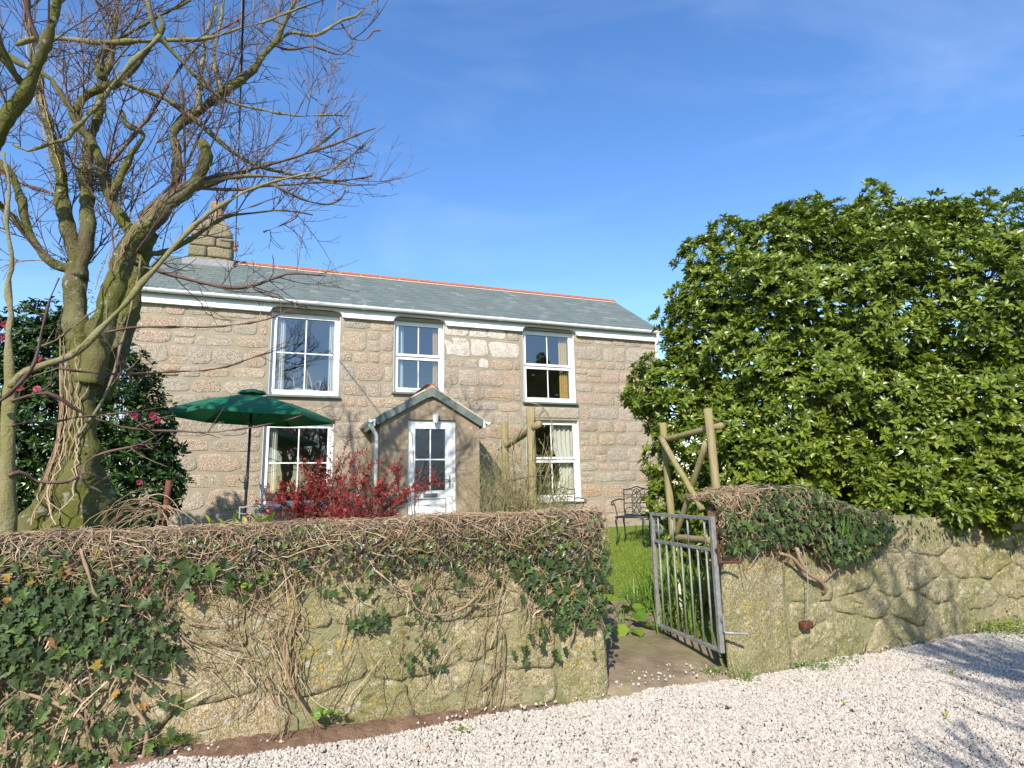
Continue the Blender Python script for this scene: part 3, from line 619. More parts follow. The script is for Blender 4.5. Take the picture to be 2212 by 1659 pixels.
t = NT('limestone_chip')
c = t.ramp(t.random(), [(0, (0.40, 0.355, 0.30)), (0.3, (0.47, 0.425, 0.37)), (0.65, (0.49, 0.445, 0.385)), (0.9, (0.54, 0.50, 0.435)), (1, (0.42, 0.31, 0.22))])
M['chip'] = t.done(c, 0.85, 0.2)
t = NT('gravel_bed')
vd = t.voro(75)
c = t.mix(t.rng(t.voro(75, out=0), 0.2, 0.6), (0.50, 0.46, 0.41), (0.25, 0.22, 0.19))
t.bump(t.math('MULTIPLY', vd, -1.0), 1.0, 0.02)
M['gravelbed'] = t.done(c, 0.9, 0.15)
t = NT('garden_soil')
c = t.mix(t.rng(t.noise(9, 6, 0.7), 0.35, 0.65), (0.14, 0.085, 0.055), (0.26, 0.165, 0.11))
t.bump(t.noise(22, 8, 0.7), 0.9, 0.04)
M['soil'] = t.done(c, 0.95, 0.1)
t = NT('lawn_soil')
c = t.mix(t.rng(t.noise(5, 5), 0.35, 0.65), (0.13, 0.19, 0.025), (0.19, 0.25, 0.04))
t.bump(t.noise(60, 5, 0.7), 0.8, 0.03)
M['lawn'] = t.done(c, 0.95, 0.1)
t = NT('worn_granite_slab')
c = t.mix(t.rng(t.noise(3.0, 6, 0.65), 0.36, 0.62), (0.16, 0.12, 0.075), (0.29, 0.225, 0.15))
c = t.mix(t.rng(t.noise(1.6, 5, 0.6, seed=7), 0.5, 0.66, 0, 0.65), c, (0.16, 0.16, 0.05))
c = t.mix(t.rng(t.noise(70, 3), 0.66, 0.72, 0, 0.6), c, (0.55, 0.5, 0.42))
t.bump(t.noise(16, 8, 0.65), 0.6, 0.03)
M['slab'] = t.done(c, 0.9, 0.2)
M['field'] = plain('far_field_grass', (0.09, 0.13, 0.03), 0.95, 0.1, var=0.3, scale=0.5)

# ------------------------------------------------------------------ ground
def sstep(t):
    t = min(1.0, max(0.0, t)); return t * t * (3 - 2 * t)


def path_h(y):
    pts = [(4.2, 0.0), (4.95, 0.02), (5.7, 0.085), (6.7, 0.15), (7.4, 0.30), (9.6, 0.68), (200, 0.70)]
    for (a, ha), (b, hb) in zip(pts, pts[1:]):
        if y <= b: return ha + (hb - ha) * max(0, (y - a)) / (b - a)
    return 0.7


def garden_h(x, y):
    h = path_h(y)
    left = sstep(((0.13 * y - 0.04) - x) / 0.35)
    rightb = sstep((x - 1.66) / 0.5)
    bank = max(h, 0.68)
    h2 = h + (bank - h) * left
    return h2 + (min(bank, h + 0.22) - h2) * rightb


def grid_mesh(name, xs, ys, zf, m, kind='structure'):
    V = [(x, y, zf(x, y)) for y in ys for x in xs]
    nx = len(xs)
    Fc = [(j * nx + i, j * nx + i + 1, (j + 1) * nx + i + 1, (j + 1) * nx + i) for j in range(len(ys) - 1) for i in range(nx - 1)]
    me = np_mesh(name, np.array(V), np.array(Fc), smooth=True)
    o = link(name, me, m)
    return tag(o, kind=kind)


g = MB(); g.quad((-1500, -1500, -0.03), (1500, -1500, -0.03), (1500, 1500, -0.03), (-1500, 1500, -0.03))
tag(g.build('ground', M['field']), kind='structure')

WL0 = Vector((0.70, 4.94, 0)); WLA = R(17.5)
WR0 = Vector((2.41, 5.60, 0)); WRA = R(24.0)
dL = Vector((math.cos(WLA), math.sin(WLA), 0)); bL = Vector((-math.sin(WLA), math.cos(WLA), 0))
dR = Vector((math.cos(WRA), math.sin(WRA), 0)); bR = Vector((-math.sin(WRA), math.cos(WRA), 0))


def road_edge_y(x):
    """front foot of the walls"""
    if x < 0.70: return 4.94 + (x - 0.70) * math.tan(WLA)
    if x > 1.72: return 5.29 + (x - 1.72) * math.tan(WRA)
    return 4.94 + (x - 0.70) * 0.34


xs = [-40, -25, -15, -10] + [round(-8 + 0.2 * i, 2) for i in range(86)] + [10, 15, 25, 40]
grid_mesh('gravel_road', xs, [-30, -12, -4, 0, 2] + [round(3 + 0.15 * i, 2) for i in range(45)],
          lambda x, y: 0.012 * noise.noise(Vector((x * 1.1, y * 1.1, 0))) - 0.008 if y < road_edge_y(x) + 0.35 else -0.06, M['gravelbed'])

ys = [0.0, 1.0] + [round(1.6 + 0.12 * i, 2) for i in range(78)] + [11.5, 12.5, 14, 17, 22, 40, 90]
xs = [-60, -30, -14] + [round(-9 + 0.25 * i, 2) for i in range(38)] + [round(0.5 + 0.09 * i, 2) for i in range(28)] + [round(3.2 + 0.25 * i, 2) for i in range(30)] + [12, 16, 30, 60]


def garden_sheet(x, y):
    lim = road_edge_y(x) + (0.38 if not 0.7 < x < 1.75 else -0.02)
    if y < lim: return -0.15
    return garden_h(x, y) - (0.03 if y < 7.1 and x < 1.75 else 0) + 0.012 * noise.noise(Vector((x * 2.3, y * 2.3, 1.0)))


grid_mesh('lawn', xs, ys, garden_sheet, M['lawn'])

# worn path from the gateway to the lawn
pv, pf = [], []
py_ = [round(4.88 + 0.1 * i, 2) for i in range(24)]
for j, y in enumerate(py_):
    xl = max(0.66, 0.13 * y - 0.10) ; xr = 1.80 - 0.16 * max(0, y - 5.4)
    if y > 6.7: xl += (y - 6.7) * 0.4
    for i in range(13):
        x = xl + (xr - xl) * i / 12
        yy = y + (0.34 * (x - 0.7) if y < 5.2 else 0.34 * (x - 0.7) * max(0, 1 - (y - 5.2) / 1.0))
        z = path_h(y) + 0.022 + 0.008 * noise.noise(Vector((x * 2.5, y * 2.5, 4.0)))
        if y > 5.22: z += 0.018
        if j == 0: z = -0.05
        pv.append((x, yy, z))
pf = [(j * 13 + i, j * 13 + i + 1, (j + 1) * 13 + i + 1, (j + 1) * 13 + i) for j in range(len(py_) - 1) for i in range(12)]
tag(link('path', np_mesh('path', np.array(pv), np.array(pf), smooth=True), M['slab']), kind='structure')

# bare soil along the foot of the left wall
pv = []
us = [round(-4.6 + 0.1 * i, 2) for i in range(45)]
for u in us:
    wd = 0.11 + 0.06 * noise.noise(Vector((u * 2.1, 0, 3))) + (0.08 if -3.2 < u < -1.2 else 0.0) * max(0, math.sin((u + 3.2) / 2.0 * math.pi))
    wd *= min(1.0, max(0.05, (-0.75 - u) / 0.5)); zf = min(1.0, max(0.0, (-0.6 - u) / 0.6))
    for k, (a, z) in enumerate([(0.06, 0.07 * zf), (0.0, 0.06 * zf), (-0.35, 0.045 * zf), (-0.7, 0.03 * zf), (-1.0, -0.02)]):
        q = WL0 + dL * u + bL * (a * (wd if a < 0 else 1))
        pv.append((q.x, q.y, z + 0.02 * noise.noise(Vector((u * 4, k * 0.7, 1)))))
pf = [(j * 5 + i, j * 5 + i + 1, (j + 1) * 5 + i + 1, (j + 1) * 5 + i) for j in range(len(us) - 1) for i in range(4)]
tag(link('soil_strip', np_mesh('soil_strip', np.array(pv), np.array(pf), smooth=True), M['soil']), kind='structure')

# ------------------------------------------------------------------ masonry
def outline(w, h, n, e=4.5, jit=0.05):
    sk = rnd.uniform(-0.10, 0.10) * h; tp = rnd.uniform(-0.09, 0.09); ph = rnd.uniform(0, 50)
    pts = []
    for i in range(n):
        a = 2 * math.pi * (i + 0.5) / n
        c, s = math.cos(a), math.sin(a)
        x = w / 2 * math.copysign(abs(c) ** (2 / e), c)
        z = h / 2 * math.copysign(abs(s) ** (2 / e), s)
        k = 1 + jit * noise.noise(Vector((c * 1.7 + ph, s * 1.7, 0.0)))*1.6
        k2 = 1 + jit * 0.7 * rnd.uniform(-1, 1)
        x *= k * k2 * (1 + tp * z / h); z *= k * k2
        pts.append((x + sk * z / h, z + 0.05 * sk * x / w))
    return pts


def stone(cx, cz, w, h, proud, m, parent, n=12, rings=2, bev=0.03, amp=0.010, e=4.5, jit=0.05, name='stone', y0=0.0):
    pts = outline(w, h, n, e, jit)
    prof = [(0.0, 0.035, 0), (0.006, -proud * 0.45, 0.4), (bev, -proud, 1)]
    if rings > 2: prof += [(min(w, h) * 0.26, -proud * 1.12, 1)]
    if rings > 3: prof += [(min(w, h) * 0.40, -proud * 1.15, 1)]
    V = []
    for ins, y, ns in prof:
        fx = max(0.05, 1 - 2 * ins / w); fz = max(0.05, 1 - 2 * ins / h)
        for x, z in pts:
            X, Z = cx + x * fx, cz + z * fz
            q = noise.noise(Vector((X * 9, Z * 9, 2.0))) * amp * ns + noise.noise(Vector((X * 23, Z * 23, 7.0))) * amp * 0.45 * ns
            V.append((X, y0 + y + q, Z))
    V.append((cx, y0 - proud * 1.15 + amp * noise.noise(Vector((cx * 9, cz * 9, 2))), cz))
    Fc = []
    for r_ in range(len(prof) - 1):
        for i in range(n):
            k = (i + 1) % n
            Fc.append((r_ * n + i, (r_ + 1) * n + i, (r_ + 1) * n + k, r_ * n + k)[::-1])
    b = (len(prof) - 1) * n; c = len(V) - 1
    Fc += [(b + i, b + (i + 1) % n, c) for i in range(n)]
    me = bpy.data.meshes.new(name)
    me.from_pydata(V, [], Fc)
    return link(name, me, m, parent, smooth=True)


def courses(x0, x1, z0, z1, opens, hs, ws, fixed=()):
    """rubble brought to courses: yields (cx, cz, w, h) cells, cut round the openings"""
    br = sorted(set([z0, z1] + [f for f in fixed if z0 < f < z1]))
    cells = []
    for a, b in zip(br, br[1:]):
        k = max(1, round((b - a) / rnd.uniform(*hs)))
        cut = [a] + sorted(a + (b - a) * (i + rnd.uniform(-0.25, 0.25)) / k for i in range(1, k)) + [b]
        for c0, c1 in zip(cut, cut[1:]):
            free = [(x0, x1)]
            for (ox0, ox1, oz0, oz1) in opens:
                if oz0 < c1 - 0.03 and oz1 > c0 + 0.03:
                    nf = []
                    for (f0, f1) in free:
                        if ox1 <= f0 or ox0 >= f1: nf.append((f0, f1)); continue
                        if ox0 - f0 > 0.05: nf.append((f0, ox0))
                        if f1 - ox1 > 0.05: nf.append((ox1, f1))
                    free = nf
            for f0, f1 in free:
                x = f0
                while x < f1 - 1e-4:
                    wd = rnd.uniform(*ws) * (0.75 + 0.9 * (c1 - c0))
                    if f1 - x - wd < ws[0] * 0.6: wd = f1 - x
                    h = c1 - c0
                    if h > 0.24 and rnd.random() < 0.35 and wd < 0.42:
                        q = rnd.uniform(0.38, 0.62)
                        cells.append((x + wd / 2, c0 + h * q / 2, wd, h * q))
                        cells.append((x + wd / 2, c0 + h * (1 + q) / 2, wd, h * (1 - q)))
                    else:
                        cells.append((x + wd / 2, (c0 + c1) / 2 + rnd.uniform(-0.012, 0.012), wd, h * rnd.uniform(0.86, 1.0)))
                    x += wd
    return cells


def rough_block(name, x0, x1, y0, y1, z0, z1, m, parent, amp=0.02, n=9, rnd_=0.06, shear=0.0):
    import bmesh
    bm = bmesh.new()
    bmesh.ops.create_cube(bm, size=1.0)
    bmesh.ops.subdivide_edges(bm, edges=list(bm.edges), cuts=n, use_grid_fill=True)
    sx, sy, sz = x1 - x0, y1 - y0, z1 - z0
    for v in bm.verts:
        p = Vector((v.co.x * sx, v.co.y * sy, v.co.z * sz))
        q = Vector((max(-sx / 2 + rnd_, min(sx / 2 - rnd_, p.x)), max(-sy / 2 + rnd_, min(sy / 2 - rnd_, p.y)), max(-sz / 2 + rnd_, min(sz / 2 - rnd_, p.z))))
        d = p - q
        if d.length > 1e-6: p = q + d.normalized() * rnd_
        p += Vector(((x0 + x1) / 2, (y0 + y1) / 2, (z0 + z1) / 2))
        nn = Vector((noise.noise(p * 3.1 + Vector((5, 0, 0))), noise.noise(p * 3.1 + Vector((0, 9, 0))), noise.noise(p * 3.1)))
        n2 = Vector((noise.noise(p * 11), noise.noise(p * 11 + Vector((3, 3, 3))), noise.noise(p * 11 + Vector((7, 1, 2)))))
        v.co = p + nn * amp * 1.5 + n2 * amp * 0.6
    if shear:
        for v in bm.verts: v.co.x += max(0.0, v.co.y) * shear * max(0.0, 1 - (v.co.x - x0) / (x1 - x0))
    me = bpy.data.meshes.new(name)
    bm.to_mesh(me); bm.free()
    return link(name, me, m, parent, smooth=True)


def wall_body(name, x0, x1, thick, topf, m, parent, y0=0.006):
    """mortared core of a garden wall with an uneven face"""
    n = int((x1 - x0) / 0.09) + 1
    prof = [(y0, 0.0), (y0, 0.12), (y0, 0.25), (y0, 0.38), (y0, 0.5), (y0, 0.62), (y0, 0.75), (y0, 0.88), (y0 + 0.01, 1.0), (y0 + 0.10, 1.04), (thick - 0.08, 1.04), (thick, 0.98), (thick, 0.0)]
    V = []
    for i in range(n):
        x = x0 + (x1 - x0) * i / (n - 1)
        for y, f in prof:
            z = f * topf(x) - (0.1 if f == 0 else 0)
            a = noise.noise(Vector((x * 3.5, z * 4.5, y))) * 0.018 + noise.noise(Vector((x * 11, z * 11, y))) * 0.010 + noise.noise(Vector((x * 27, z * 27, y))) * 0.005
            V.append((x, y + a, z + a * 0.5))
    k = len(prof)
    Fc = [(i * k + j, (i + 1) * k + j, (i + 1) * k + j + 1, i * k + j + 1) for i in range(n - 1) for j in range(k - 1)]
    me = bpy.data.meshes.new(name)
    me.from_pydata(V, [], Fc + [tuple(range(k)), tuple((n - 1) * k + j for j in range(k))[::-1]])
    return link(name, me, m, parent, smooth=True)


wallL = empty('garden_wall', WL0, WLA, 'mossy granite garden wall under a thatch of dry ivy, left of the iron gate', 'wall')
wallR = empty('garden_wall', WR0, WRA, 'mossy granite garden wall under the evergreen tree, right of the iron gate', 'wall')
wall_body('mortar_core', -7.5, -0.02, 0.55, lambda x: 1.27, M['wmortar'], wallL)
wall_body('mortar_core', -0.30, 9.0, 0.55, lambda x: 1.20 - 0.015 * max(0, x), M['wmortar'], wallR)
# gate piers of large dressed stones
rough_block('pier_stone', -0.40, 0.0, -0.015, 0.53, -0.1, 0.50, M['wall_stone'], wallL)
rough_block('pier_stone', -0.36, -0.01, 0.0, 0.52, 0.515, 0.93, M['wall_stone'], wallL, 0.018)
rough_block('pier_stone', -0.50, -0.01, -0.005, 0.54, 0.945, 1.30, M['wall_stone'], wallL)
rough_block('pier_stone', -0.74, -0.02, -0.03, 0.50, -0.1, 1.06, M['wall_stone'], wallR, 0.022, 11, 0.05, 0.95)
rough_block('pier_stone', -0.74, -0.20, 0.0, 0.50, 1.07, 1.28, M['wall_stone'], wallR, 0.02, 8, 0.06, 0.95)


def clip_poly(P, n, d):
    """keep the part of polygon P where p.n <= d"""
    out = []
    for a, b_ in zip(P, P[1:] + P[:1]):
        da, db = a[0] * n[0] + a[1] * n[1] - d, b_[0] * n[0] + b_[1] * n[1] - d
        if da <= 0: out.append(a)
        if da * db < 0:
            t_ = da / (da - db); out.append((a[0] + (b_[0] - a[0]) * t_, a[1] + (b_[1] - a[1]) * t_))
    return out


def rubble(x0, x1, z0, z1, dx, dz, parent, m, proud, gap=0.012):
    """random rubble: one irregular stone per cell, packed close"""
    sz = 2.1; seeds = []
    nz = max(1, round((z1 - z0) / dz)); 
    for j in range(nz):
        x = x0 + rnd.uniform(0.2, 0.6) * dx
        while x < x1:
            seeds.append((x, (z0 + (j + 0.5 + rnd.uniform(-0.36, 0.36)) * (z1 - z0) / nz) * sz))
            x += dx * rnd.uniform(0.55, 1.45)
    for i, (sx, sy) in enumerate(seeds):
        P = [(x0, z0 * sz), (x1, z0 * sz), (x1, z1 * sz), (x0, z1 * sz)]
        for k, (tx, ty) in enumerate(seeds):
            if k == i or abs(tx - sx) > 1.6: continue
            nx, ny = tx - sx, ty - sy; L_ = math.hypot(nx, ny)
            if L_ < 0.06: continue
            nx /= L_; ny /= L_
            P = clip_poly(P, (nx, ny), nx * (sx + tx) / 2 + ny * (sy + ty) / 2)
            if len(P) < 3: break
        if len(P) < 3: continue
        P = [(x, y / sz) for x, y in P]
        for _ in range(2):                       # round the corners
            Q = []
            for a, b_ in zip(P, P[1:] + P[:1]):
                Q.append((a[0] * 0.89 + b_[0] * 0.11, a[1] * 0.89 + b_[1] * 0.11)); Q.append((a[0] * 0.11 + b_[0] * 0.89, a[1] * 0.11 + b_[1] * 0.89))
            P = Q
        # even spacing
        per = [0]
        for a, b_ in zip(P, P[1:] + P[:1]): per.append(per[-1] + math.hypot(b_[0] - a[0], b_[1] - a[1]))
        n = 40; pts = []
        if per[-1] < 0.35: continue
        for q in range(n):
            t_ = per[-1] * q / n; k = max(kk for kk in range(len(P)) if per[kk] <= t_)
            a, b_ = P[k], P[(k + 1) % len(P)]; f = (t_ - per[k]) / max(1e-6, per[k + 1] - per[k])
            pts.append((a[0] + (b_[0] - a[0]) * f, a[1] + (b_[1] - a[1]) * f))
        cx = sum(p[0] for p in pts) / n; cz = sum(p[1] for p in pts) / n
        pr = rnd.uniform(*proud) * (1.0 if rnd.random() < 0.3 else 0.45); tx, tz = rnd.uniform(-0.04, 0.04), rnd.uniform(-0.04, 0.05)
        V = []
        rad = per[-1] / 6.3
        for ins, y, ns in ((gap * 0.5, 0.03, 0), (gap * 0.6, -pr * 0.35 + 0.003, 0.8), (gap + 0.03, -pr, 1), (rad * 0.28, -pr * 1.05, 1), (rad * 0.55, -pr * 1.1, 1), (rad * 0.8, -pr * 1.1, 1)):
            for px_, pz_ in pts:
                dxx, dzz = px_ - cx, pz_ - cz; L_ = math.hypot(dxx, dzz) + 1e-6
                jt = (0.022 * noise.noise(Vector((px_ * 13, pz_ * 13, i))) + 0.012 * noise.noise(Vector((px_ * 34, pz_ * 34, i)))) if ns < 1 else 0
                k = max(0.04, 1 - (ins + jt) / L_)
                X, Z = cx + dxx * k, cz + dzz * k
                yy = y + ns * (0.028 * noise.noise(Vector((X * 7, Z * 7, 2.0))) + 0.020 * noise.noise(Vector((X * 16, Z * 16, 7.0))) + 0.008 * noise.noise(Vector((X * 41, Z * 41, 3.0))) + tx * (X - cx) + tz * (Z - cz))
                V.append((X, min(0.03, yy), Z))
        V.append((cx, -pr * 1.1 + 0.028 * noise.noise(Vector((cx * 7, cz * 7, 2.0))), cz))
        R_ = 6
        Fc = [(r_ * n + q, r_ * n + (q + 1) % n, (r_ + 1) * n + (q + 1) % n, (r_ + 1) * n + q) for r_ in range(R_ - 1) for q in range(n)]
        Fc += [((R_ - 1) * n + q, (R_ - 1) * n + (q + 1) % n, R_ * n) for q in range(n)]
        me = bpy.data.meshes.new('stone'); me.from_pydata(V, [], Fc)
        link('stone', me, m, parent, smooth=True)


rubble(-7.4, -0.43, 0.02, 1.24, 0.58, 0.29, wallL, M['wall_stone'], (0.004, 0.024), 0.008)
rubble(-0.0, 8.9, -0.03, 1.19, 0.60, 0.28, wallR, M['wall_stone'], (0.004, 0.026), 0.008)

# ------------------------------------------------------------------ the cottage (local x along the front, -y towards the road)
HO = Vector((-1.675, 12.2, 0)); HA = R(21.0)
house = empty('stone_cottage', HO, HA, 'two storey granite cottage with grey slate roof and white windows', 'house')
W1 = (-3.09, -1.83, 3.40, 5.02); W2 = (-0.76, 0.28, 3.53, 5.04); W3 = (2.07, 3.32, 3.42, 5.05)
W4 = (-3.14, -1.90, 1.32, 2.88); W5 = (2.10, 3.36, 1.30, 3.03)
DOOR_IN = (-0.80, 0.28, 0.6, 2.80)
OPEN = [W1, W2, W3, W4, W5]
HX0, HX1, HZ0, HZ1, HD = -5.36, 5.56, 0.3, 5.10, 4.0


def pierced(mb, x0, x1, z0, z1, y0, y1, opens):
    xs = sorted(set([x0, x1] + [o[0] for o in opens] + [o[1] for o in opens]))
    zs = sorted(set([z0, z1] + [o[2] for o in opens] + [o[3] for o in opens]))
    inside = lambda x, z: any(o[0] < x < o[1] and o[2] < z < o[3] for o in opens)
    for a, b in zip(xs, xs[1:]):
        for c, d in zip(zs, zs[1:]):
            if inside((a + b) / 2, (c + d) / 2): continue
            mb.quad((a, y0, c), (b, y0, c), (b, y0, d), (a, y0, d))
            mb.quad((a, y1, c), (a, y1, d), (b, y1, d), (b, y1, c))
    for (a, b, c, d) in opens:
        mb.quad((a, y0, c), (a, y0, d), (a, y1, d), (a, y1, c)); mb.quad((b, y0, c), (b, y1, c), (b, y1, d), (b, y0, d))
        mb.quad((a, y0, c), (a, y1, c), (b, y1, c), (b, y0, c)); mb.quad((a, y0, d), (b, y0, d), (b, y1, d), (a, y1, d))


me_w = MB()
pierced(me_w, HX0, HX1, HZ0, HZ1, 0.0, 0.42, OPEN)
RIDGE_Y, RIDGE_Z = 2.0, 6.62
for x0, x1 in ((HX0, HX0 + 0.4), (HX1 - 0.4, HX1)):          # gable walls
    me_w.prism([(0.42, HZ0), (HD, HZ0), (HD, 5.10), (RIDGE_Y, RIDGE_Z - 0.14), (0.42, 5.10)], x0, x1, 'x')
me_w.box(HX0, HX1, HD - 0.3, HD, HZ0, HZ1)
wall = me_w.build('wall', M['mortar'], house)

lint = [(-3.16, -1.72, 2.90, 3.19), (2.0, 3.42, 3.05, 3.33), (-3.2, -1.72, 3.24, 3.37)]
opens2 = [(a - 0.015, b + 0.015, c - 0.05, d + 0.01) for a, b, c, d in OPEN] + [(lx0 - .01, lx1 + .01, lz0, lz1) for lx0, lx1, lz0, lz1 in lint[:2]] + [(-1.24, 0.70, 0.0, 2.95), (-0.95, 0.41, 2.9, 3.2), (-0.6, 0.1, 3.2, 3.48)]
n_st = 0
cl = courses(HX0 + 0.01, -3.15, 0.95, 5.0, opens2, (0.27, 0.45), (0.26, 0.85), fixed=(2.9, 3.37))
cl += courses(-3.15, 2.0, 0.95, 5.0, opens2, (0.23, 0.37), (0.22, 0.72), fixed=(1.32, 2.90, 3.40))
cl += courses(2.0, HX1 - 0.01, 0.75, 5.0, opens2, (0.23, 0.37), (0.20, 0.74), fixed=(1.30, 3.05, 3.37))
for (cx, cz, w, h) in cl:
    if w < 0.10 or h < 0.06: continue
    mm = M['stone']
    if 0.42 < cx < 2.0 and 4.2 < cz < 4.95 and rnd.random() < 0.30: mm = M['stone_white']
    elif rnd.random() < 0.012: mm = M['stone_dark']
    elif -4.8 < cx < -3.9 and 3.75 < cz < 4.0: mm = M['stone']
    left = cx < -3.1
    stone(cx, cz, w - rnd.uniform(0.006, 0.034), h - rnd.uniform(0.004, 0.028), rnd.uniform(0.002, 0.009), mm, wall, n=12, rings=2 if not left else 3,
          bev=0.022, amp=0.009 if not left else 0.012, e=5.0 if not left else 3.8, jit=0.10)
    n_st += 1
for (a, b, c, d) in lint[:2]:
    stone((a + b) / 2, (c + d) / 2, b - a - 0.03, d - c - 0.03, 0.012, M['stone'], wall, n=20, rings=3, e=9, jit=0.02)
# quoins on the left gable return so the corner reads as stone from the side
for k in range(13):
    z = 0.9 + k * 0.32
    stone(HX0 + 0.02, z + 0.14, 0.02, 0.02, 0.01, M['stone'], wall) if False else None
print('house stones', n_st)

# ---- roof
roof = empty('roof'); roof.parent = house
EY, EZ = -0.17, 5.21                    # eave edge
RX0, RX1 = -5.42, 5.64
sl = math.hypot(RIDGE_Y - EY, RIDGE_Z - EZ); ca, sa = (RIDGE_Y - EY) / sl, (RIDGE_Z - EZ) / sl
BY = 2 * RIDGE_Y - EY
b = MB()
b.prism([(EY + 0.02, EZ - 0.05), (RIDGE_Y, RIDGE_Z - 0.05), (BY - 0.02, EZ - 0.05), (BY - 0.02, EZ - 0.09), (RIDGE_Y, RIDGE_Z - 0.11), (EY + 0.02, EZ - 0.09)], RX0 + 0.02, RX1 - 0.02, 'x')
b.build('roof_boarding', M['slate'], roof)
CW, CE = 0.20, 0.172                    # slate width, exposure
rows = int(sl / CE)
sm_ = MB(); sm_.add([(-CW / 2 + .003, 0, 0), (CW / 2 - .003, 0, 0), (CW / 2 - .003, CE * 1.9, 0), (-CW / 2 + .003, CE * 1.9, 0),
                     (-CW / 2 + .003, 0, 0.006), (CW / 2 - .003, 0, 0.006), (CW / 2 - .003, CE * 1.9, 0.006), (-CW / 2 + .003, CE * 1.9, 0.006)],
                    [(4, 5, 6, 7), (0, 1, 5, 4), (1, 2, 6, 5), (0, 4, 7, 3), (2, 3, 7, 6), (3, 2, 1, 0)])
sme = bpy.data.meshes.new('slate'); sme.from_pydata(sm_.v, [], sm_.f); sme.materials.append(M['slate'])
slots = []
for r_ in range(rows + 1):
    off = CW / 2 if r_ % 2 else 0.0
    x = RX0 + CW / 2 - off
    while x - CW / 2 < RX1 - 0.01:
        slots.append((r_, x)); x += CW
tilt = math.atan2(sa, ca) - 0.032


def slate_mat(r_, x):
    d = r_ * CE
    xc = min(max(x, RX0 + CW / 2), RX1 - CW / 2)
    wz = rnd.uniform(-0.002, 0.002)
    mt = Matrix.Translation((xc, EY - 0.03 * ca + d * ca, EZ - 0.03 * sa + d * sa + 0.004 + wz * 0.5)) @ Matrix.Rotation(tilt + wz, 4, 'X') @ Matrix.Rotation(rnd.uniform(-0.006, 0.006), 4, 'Z')
    last = min(1.0, (sl - d + 0.03) / (CE * 1.9))
    return mt @ Matrix.Diagonal((1, last, 1, 1))


slots.sort(key=lambda s: (s[1] + 4.5) ** 2 * 0.35 + (s[0] * CE) ** 2)   # nearest the camera first
PVs = np.array([v[:] for v in sm_.v]); PFs = np.array(sm_.f)
VV, FFs, AA = [], [], []
for i, (r_, x) in enumerate(slots):
    mt = slate_mat(r_, x)
    if i < 300:
        o = bpy.data.objects.new('slate', sme); COL.objects.link(o); o.parent = roof; o.matrix_local = mt
    else:
        A4 = np.array(mt)
        VV.append(PVs @ A4[:3, :3].T + A4[:3, 3]); FFs.append(PFs + 8 * len(FFs)); AA.append(np.full(8, rng.random()))
tag(link('slate_field', np_mesh('slate_field', np.concatenate(VV), np.concatenate(FFs), np.concatenate(AA)), M['slate'], roof), kind='stuff')
# back slope of the roof
b = MB()
for r_ in range(rows):
    b.box(RX0, RX1, 0, 0.001, 0, 0.001) if False else None
    d = r_ * CE
    y0 = BY + 0.03 - d * ca; z0 = EZ - 0.02 + d * sa
    b.quad((RX0, y0, z0), (RX1, y0, z0), (RX1, y0 - CE * ca, z0 + CE * sa + 0.0), (RX0, y0 - CE * ca, z0 + CE * sa))
b.build('back_slope', M['slate'], roof)
# ridge: pale bedding and red tiles
b = MB(); b.prism([(RIDGE_Y - 0.16, RIDGE_Z - 0.085), (RIDGE_Y, RIDGE_Z + 0.028), (RIDGE_Y + 0.16, RIDGE_Z - 0.085), (RIDGE_Y + 0.1, RIDGE_Z - 0.12), (RIDGE_Y - 0.1, RIDGE_Z - 0.12)], -4.0, RX1 - 0.01, 'x')
b.build('ridge_bedding', M['bedding'], roof)
b = MB()
TL = 0.455
b.prism([(-0.125, -0.045), (-0.02, 0.04), (0.0, 0.048), (0.02, 0.04), (0.125, -0.045), (0.110, -0.06), (0.0, 0.025), (-0.110, -0.06)], 0.008, TL - 0.008, 'x')
rt = b.build('ridge_tile', M['terracotta'], roof)
rt.location = (-4.0, RIDGE_Y, RIDGE_Z + 0.005)
for k in range(1, 21):
    o = rt.copy(); COL.objects.link(o); o.parent = roof
    o.location = (-4.0 + k * TL + 0.005 * k, RIDGE_Y, RIDGE_Z + 0.005 + rnd.uniform(-0.003, 0.003))
    o.rotation_euler = (rnd.uniform(-0.01, 0.01), rnd.uniform(-0.004, 0.004), 0)

# ---- fascia with rounded cut-outs over the upper windows, soffit, gutter
FB, FT = 4.975, 5.155
fas = MB()
segs = [(RX0, W1[0] - 0.03), (W1[1] + 0.03, W2[0] - 0.03), (W2[1] + 0.03, W3[0] - 0.03), (W3[1] + 0.05, RX1 - 0.02)]
for i, (a, b_) in enumerate(segs):
    pts = [(a, FB)] if i == 0 else [(a - 0.16 + 0.16 * math.sin(q), FT - 0.05 - 0.12 * (1 - math.cos(q))) for q in [0, .3, .6, .9, 1.2, 1.5]] + [(a + 0.02, FB)]
    pr = [(a, FT)] if i == 0 else [(a - 0.17, FT)]
    if i == 3: end = [(b_, FB), (b_, FT)]
    else: end = [(b_ - 0.02, FB)] + [(b_ + 0.16 - 0.16 * math.sin(q), FT - 0.05 - 0.12 * (1 - math.cos(q))) for q in [1.5, 1.2, .9, .6, .3, 0]] + [(b_ + 0.17, FT)]
    fas.prism(pts + end + pr, -0.085, 0.0, 'y')
fas.box(RX0, RX1 - .02, -0.11, 0.01, FT, FT + 0.03)
fas.box(RX0, RX1 - .02, -0.115, -0.09, 5.125, 5.20)
for (a, b_, c, d) in (W1, W2, W3): fas.box(a - 0.2, b_ + 0.2, -0.088, -0.02, 5.105, 5.154)
fas.build('fascia', M['upvc'], house)
gut = MB(); nG = 9
prof = [(-0.115 - 0.055 + 0.055 * math.cos(q), 5.20 - 0.055 * math.sin(q)) for q in [i * math.pi / 8 for i in range(9)]]
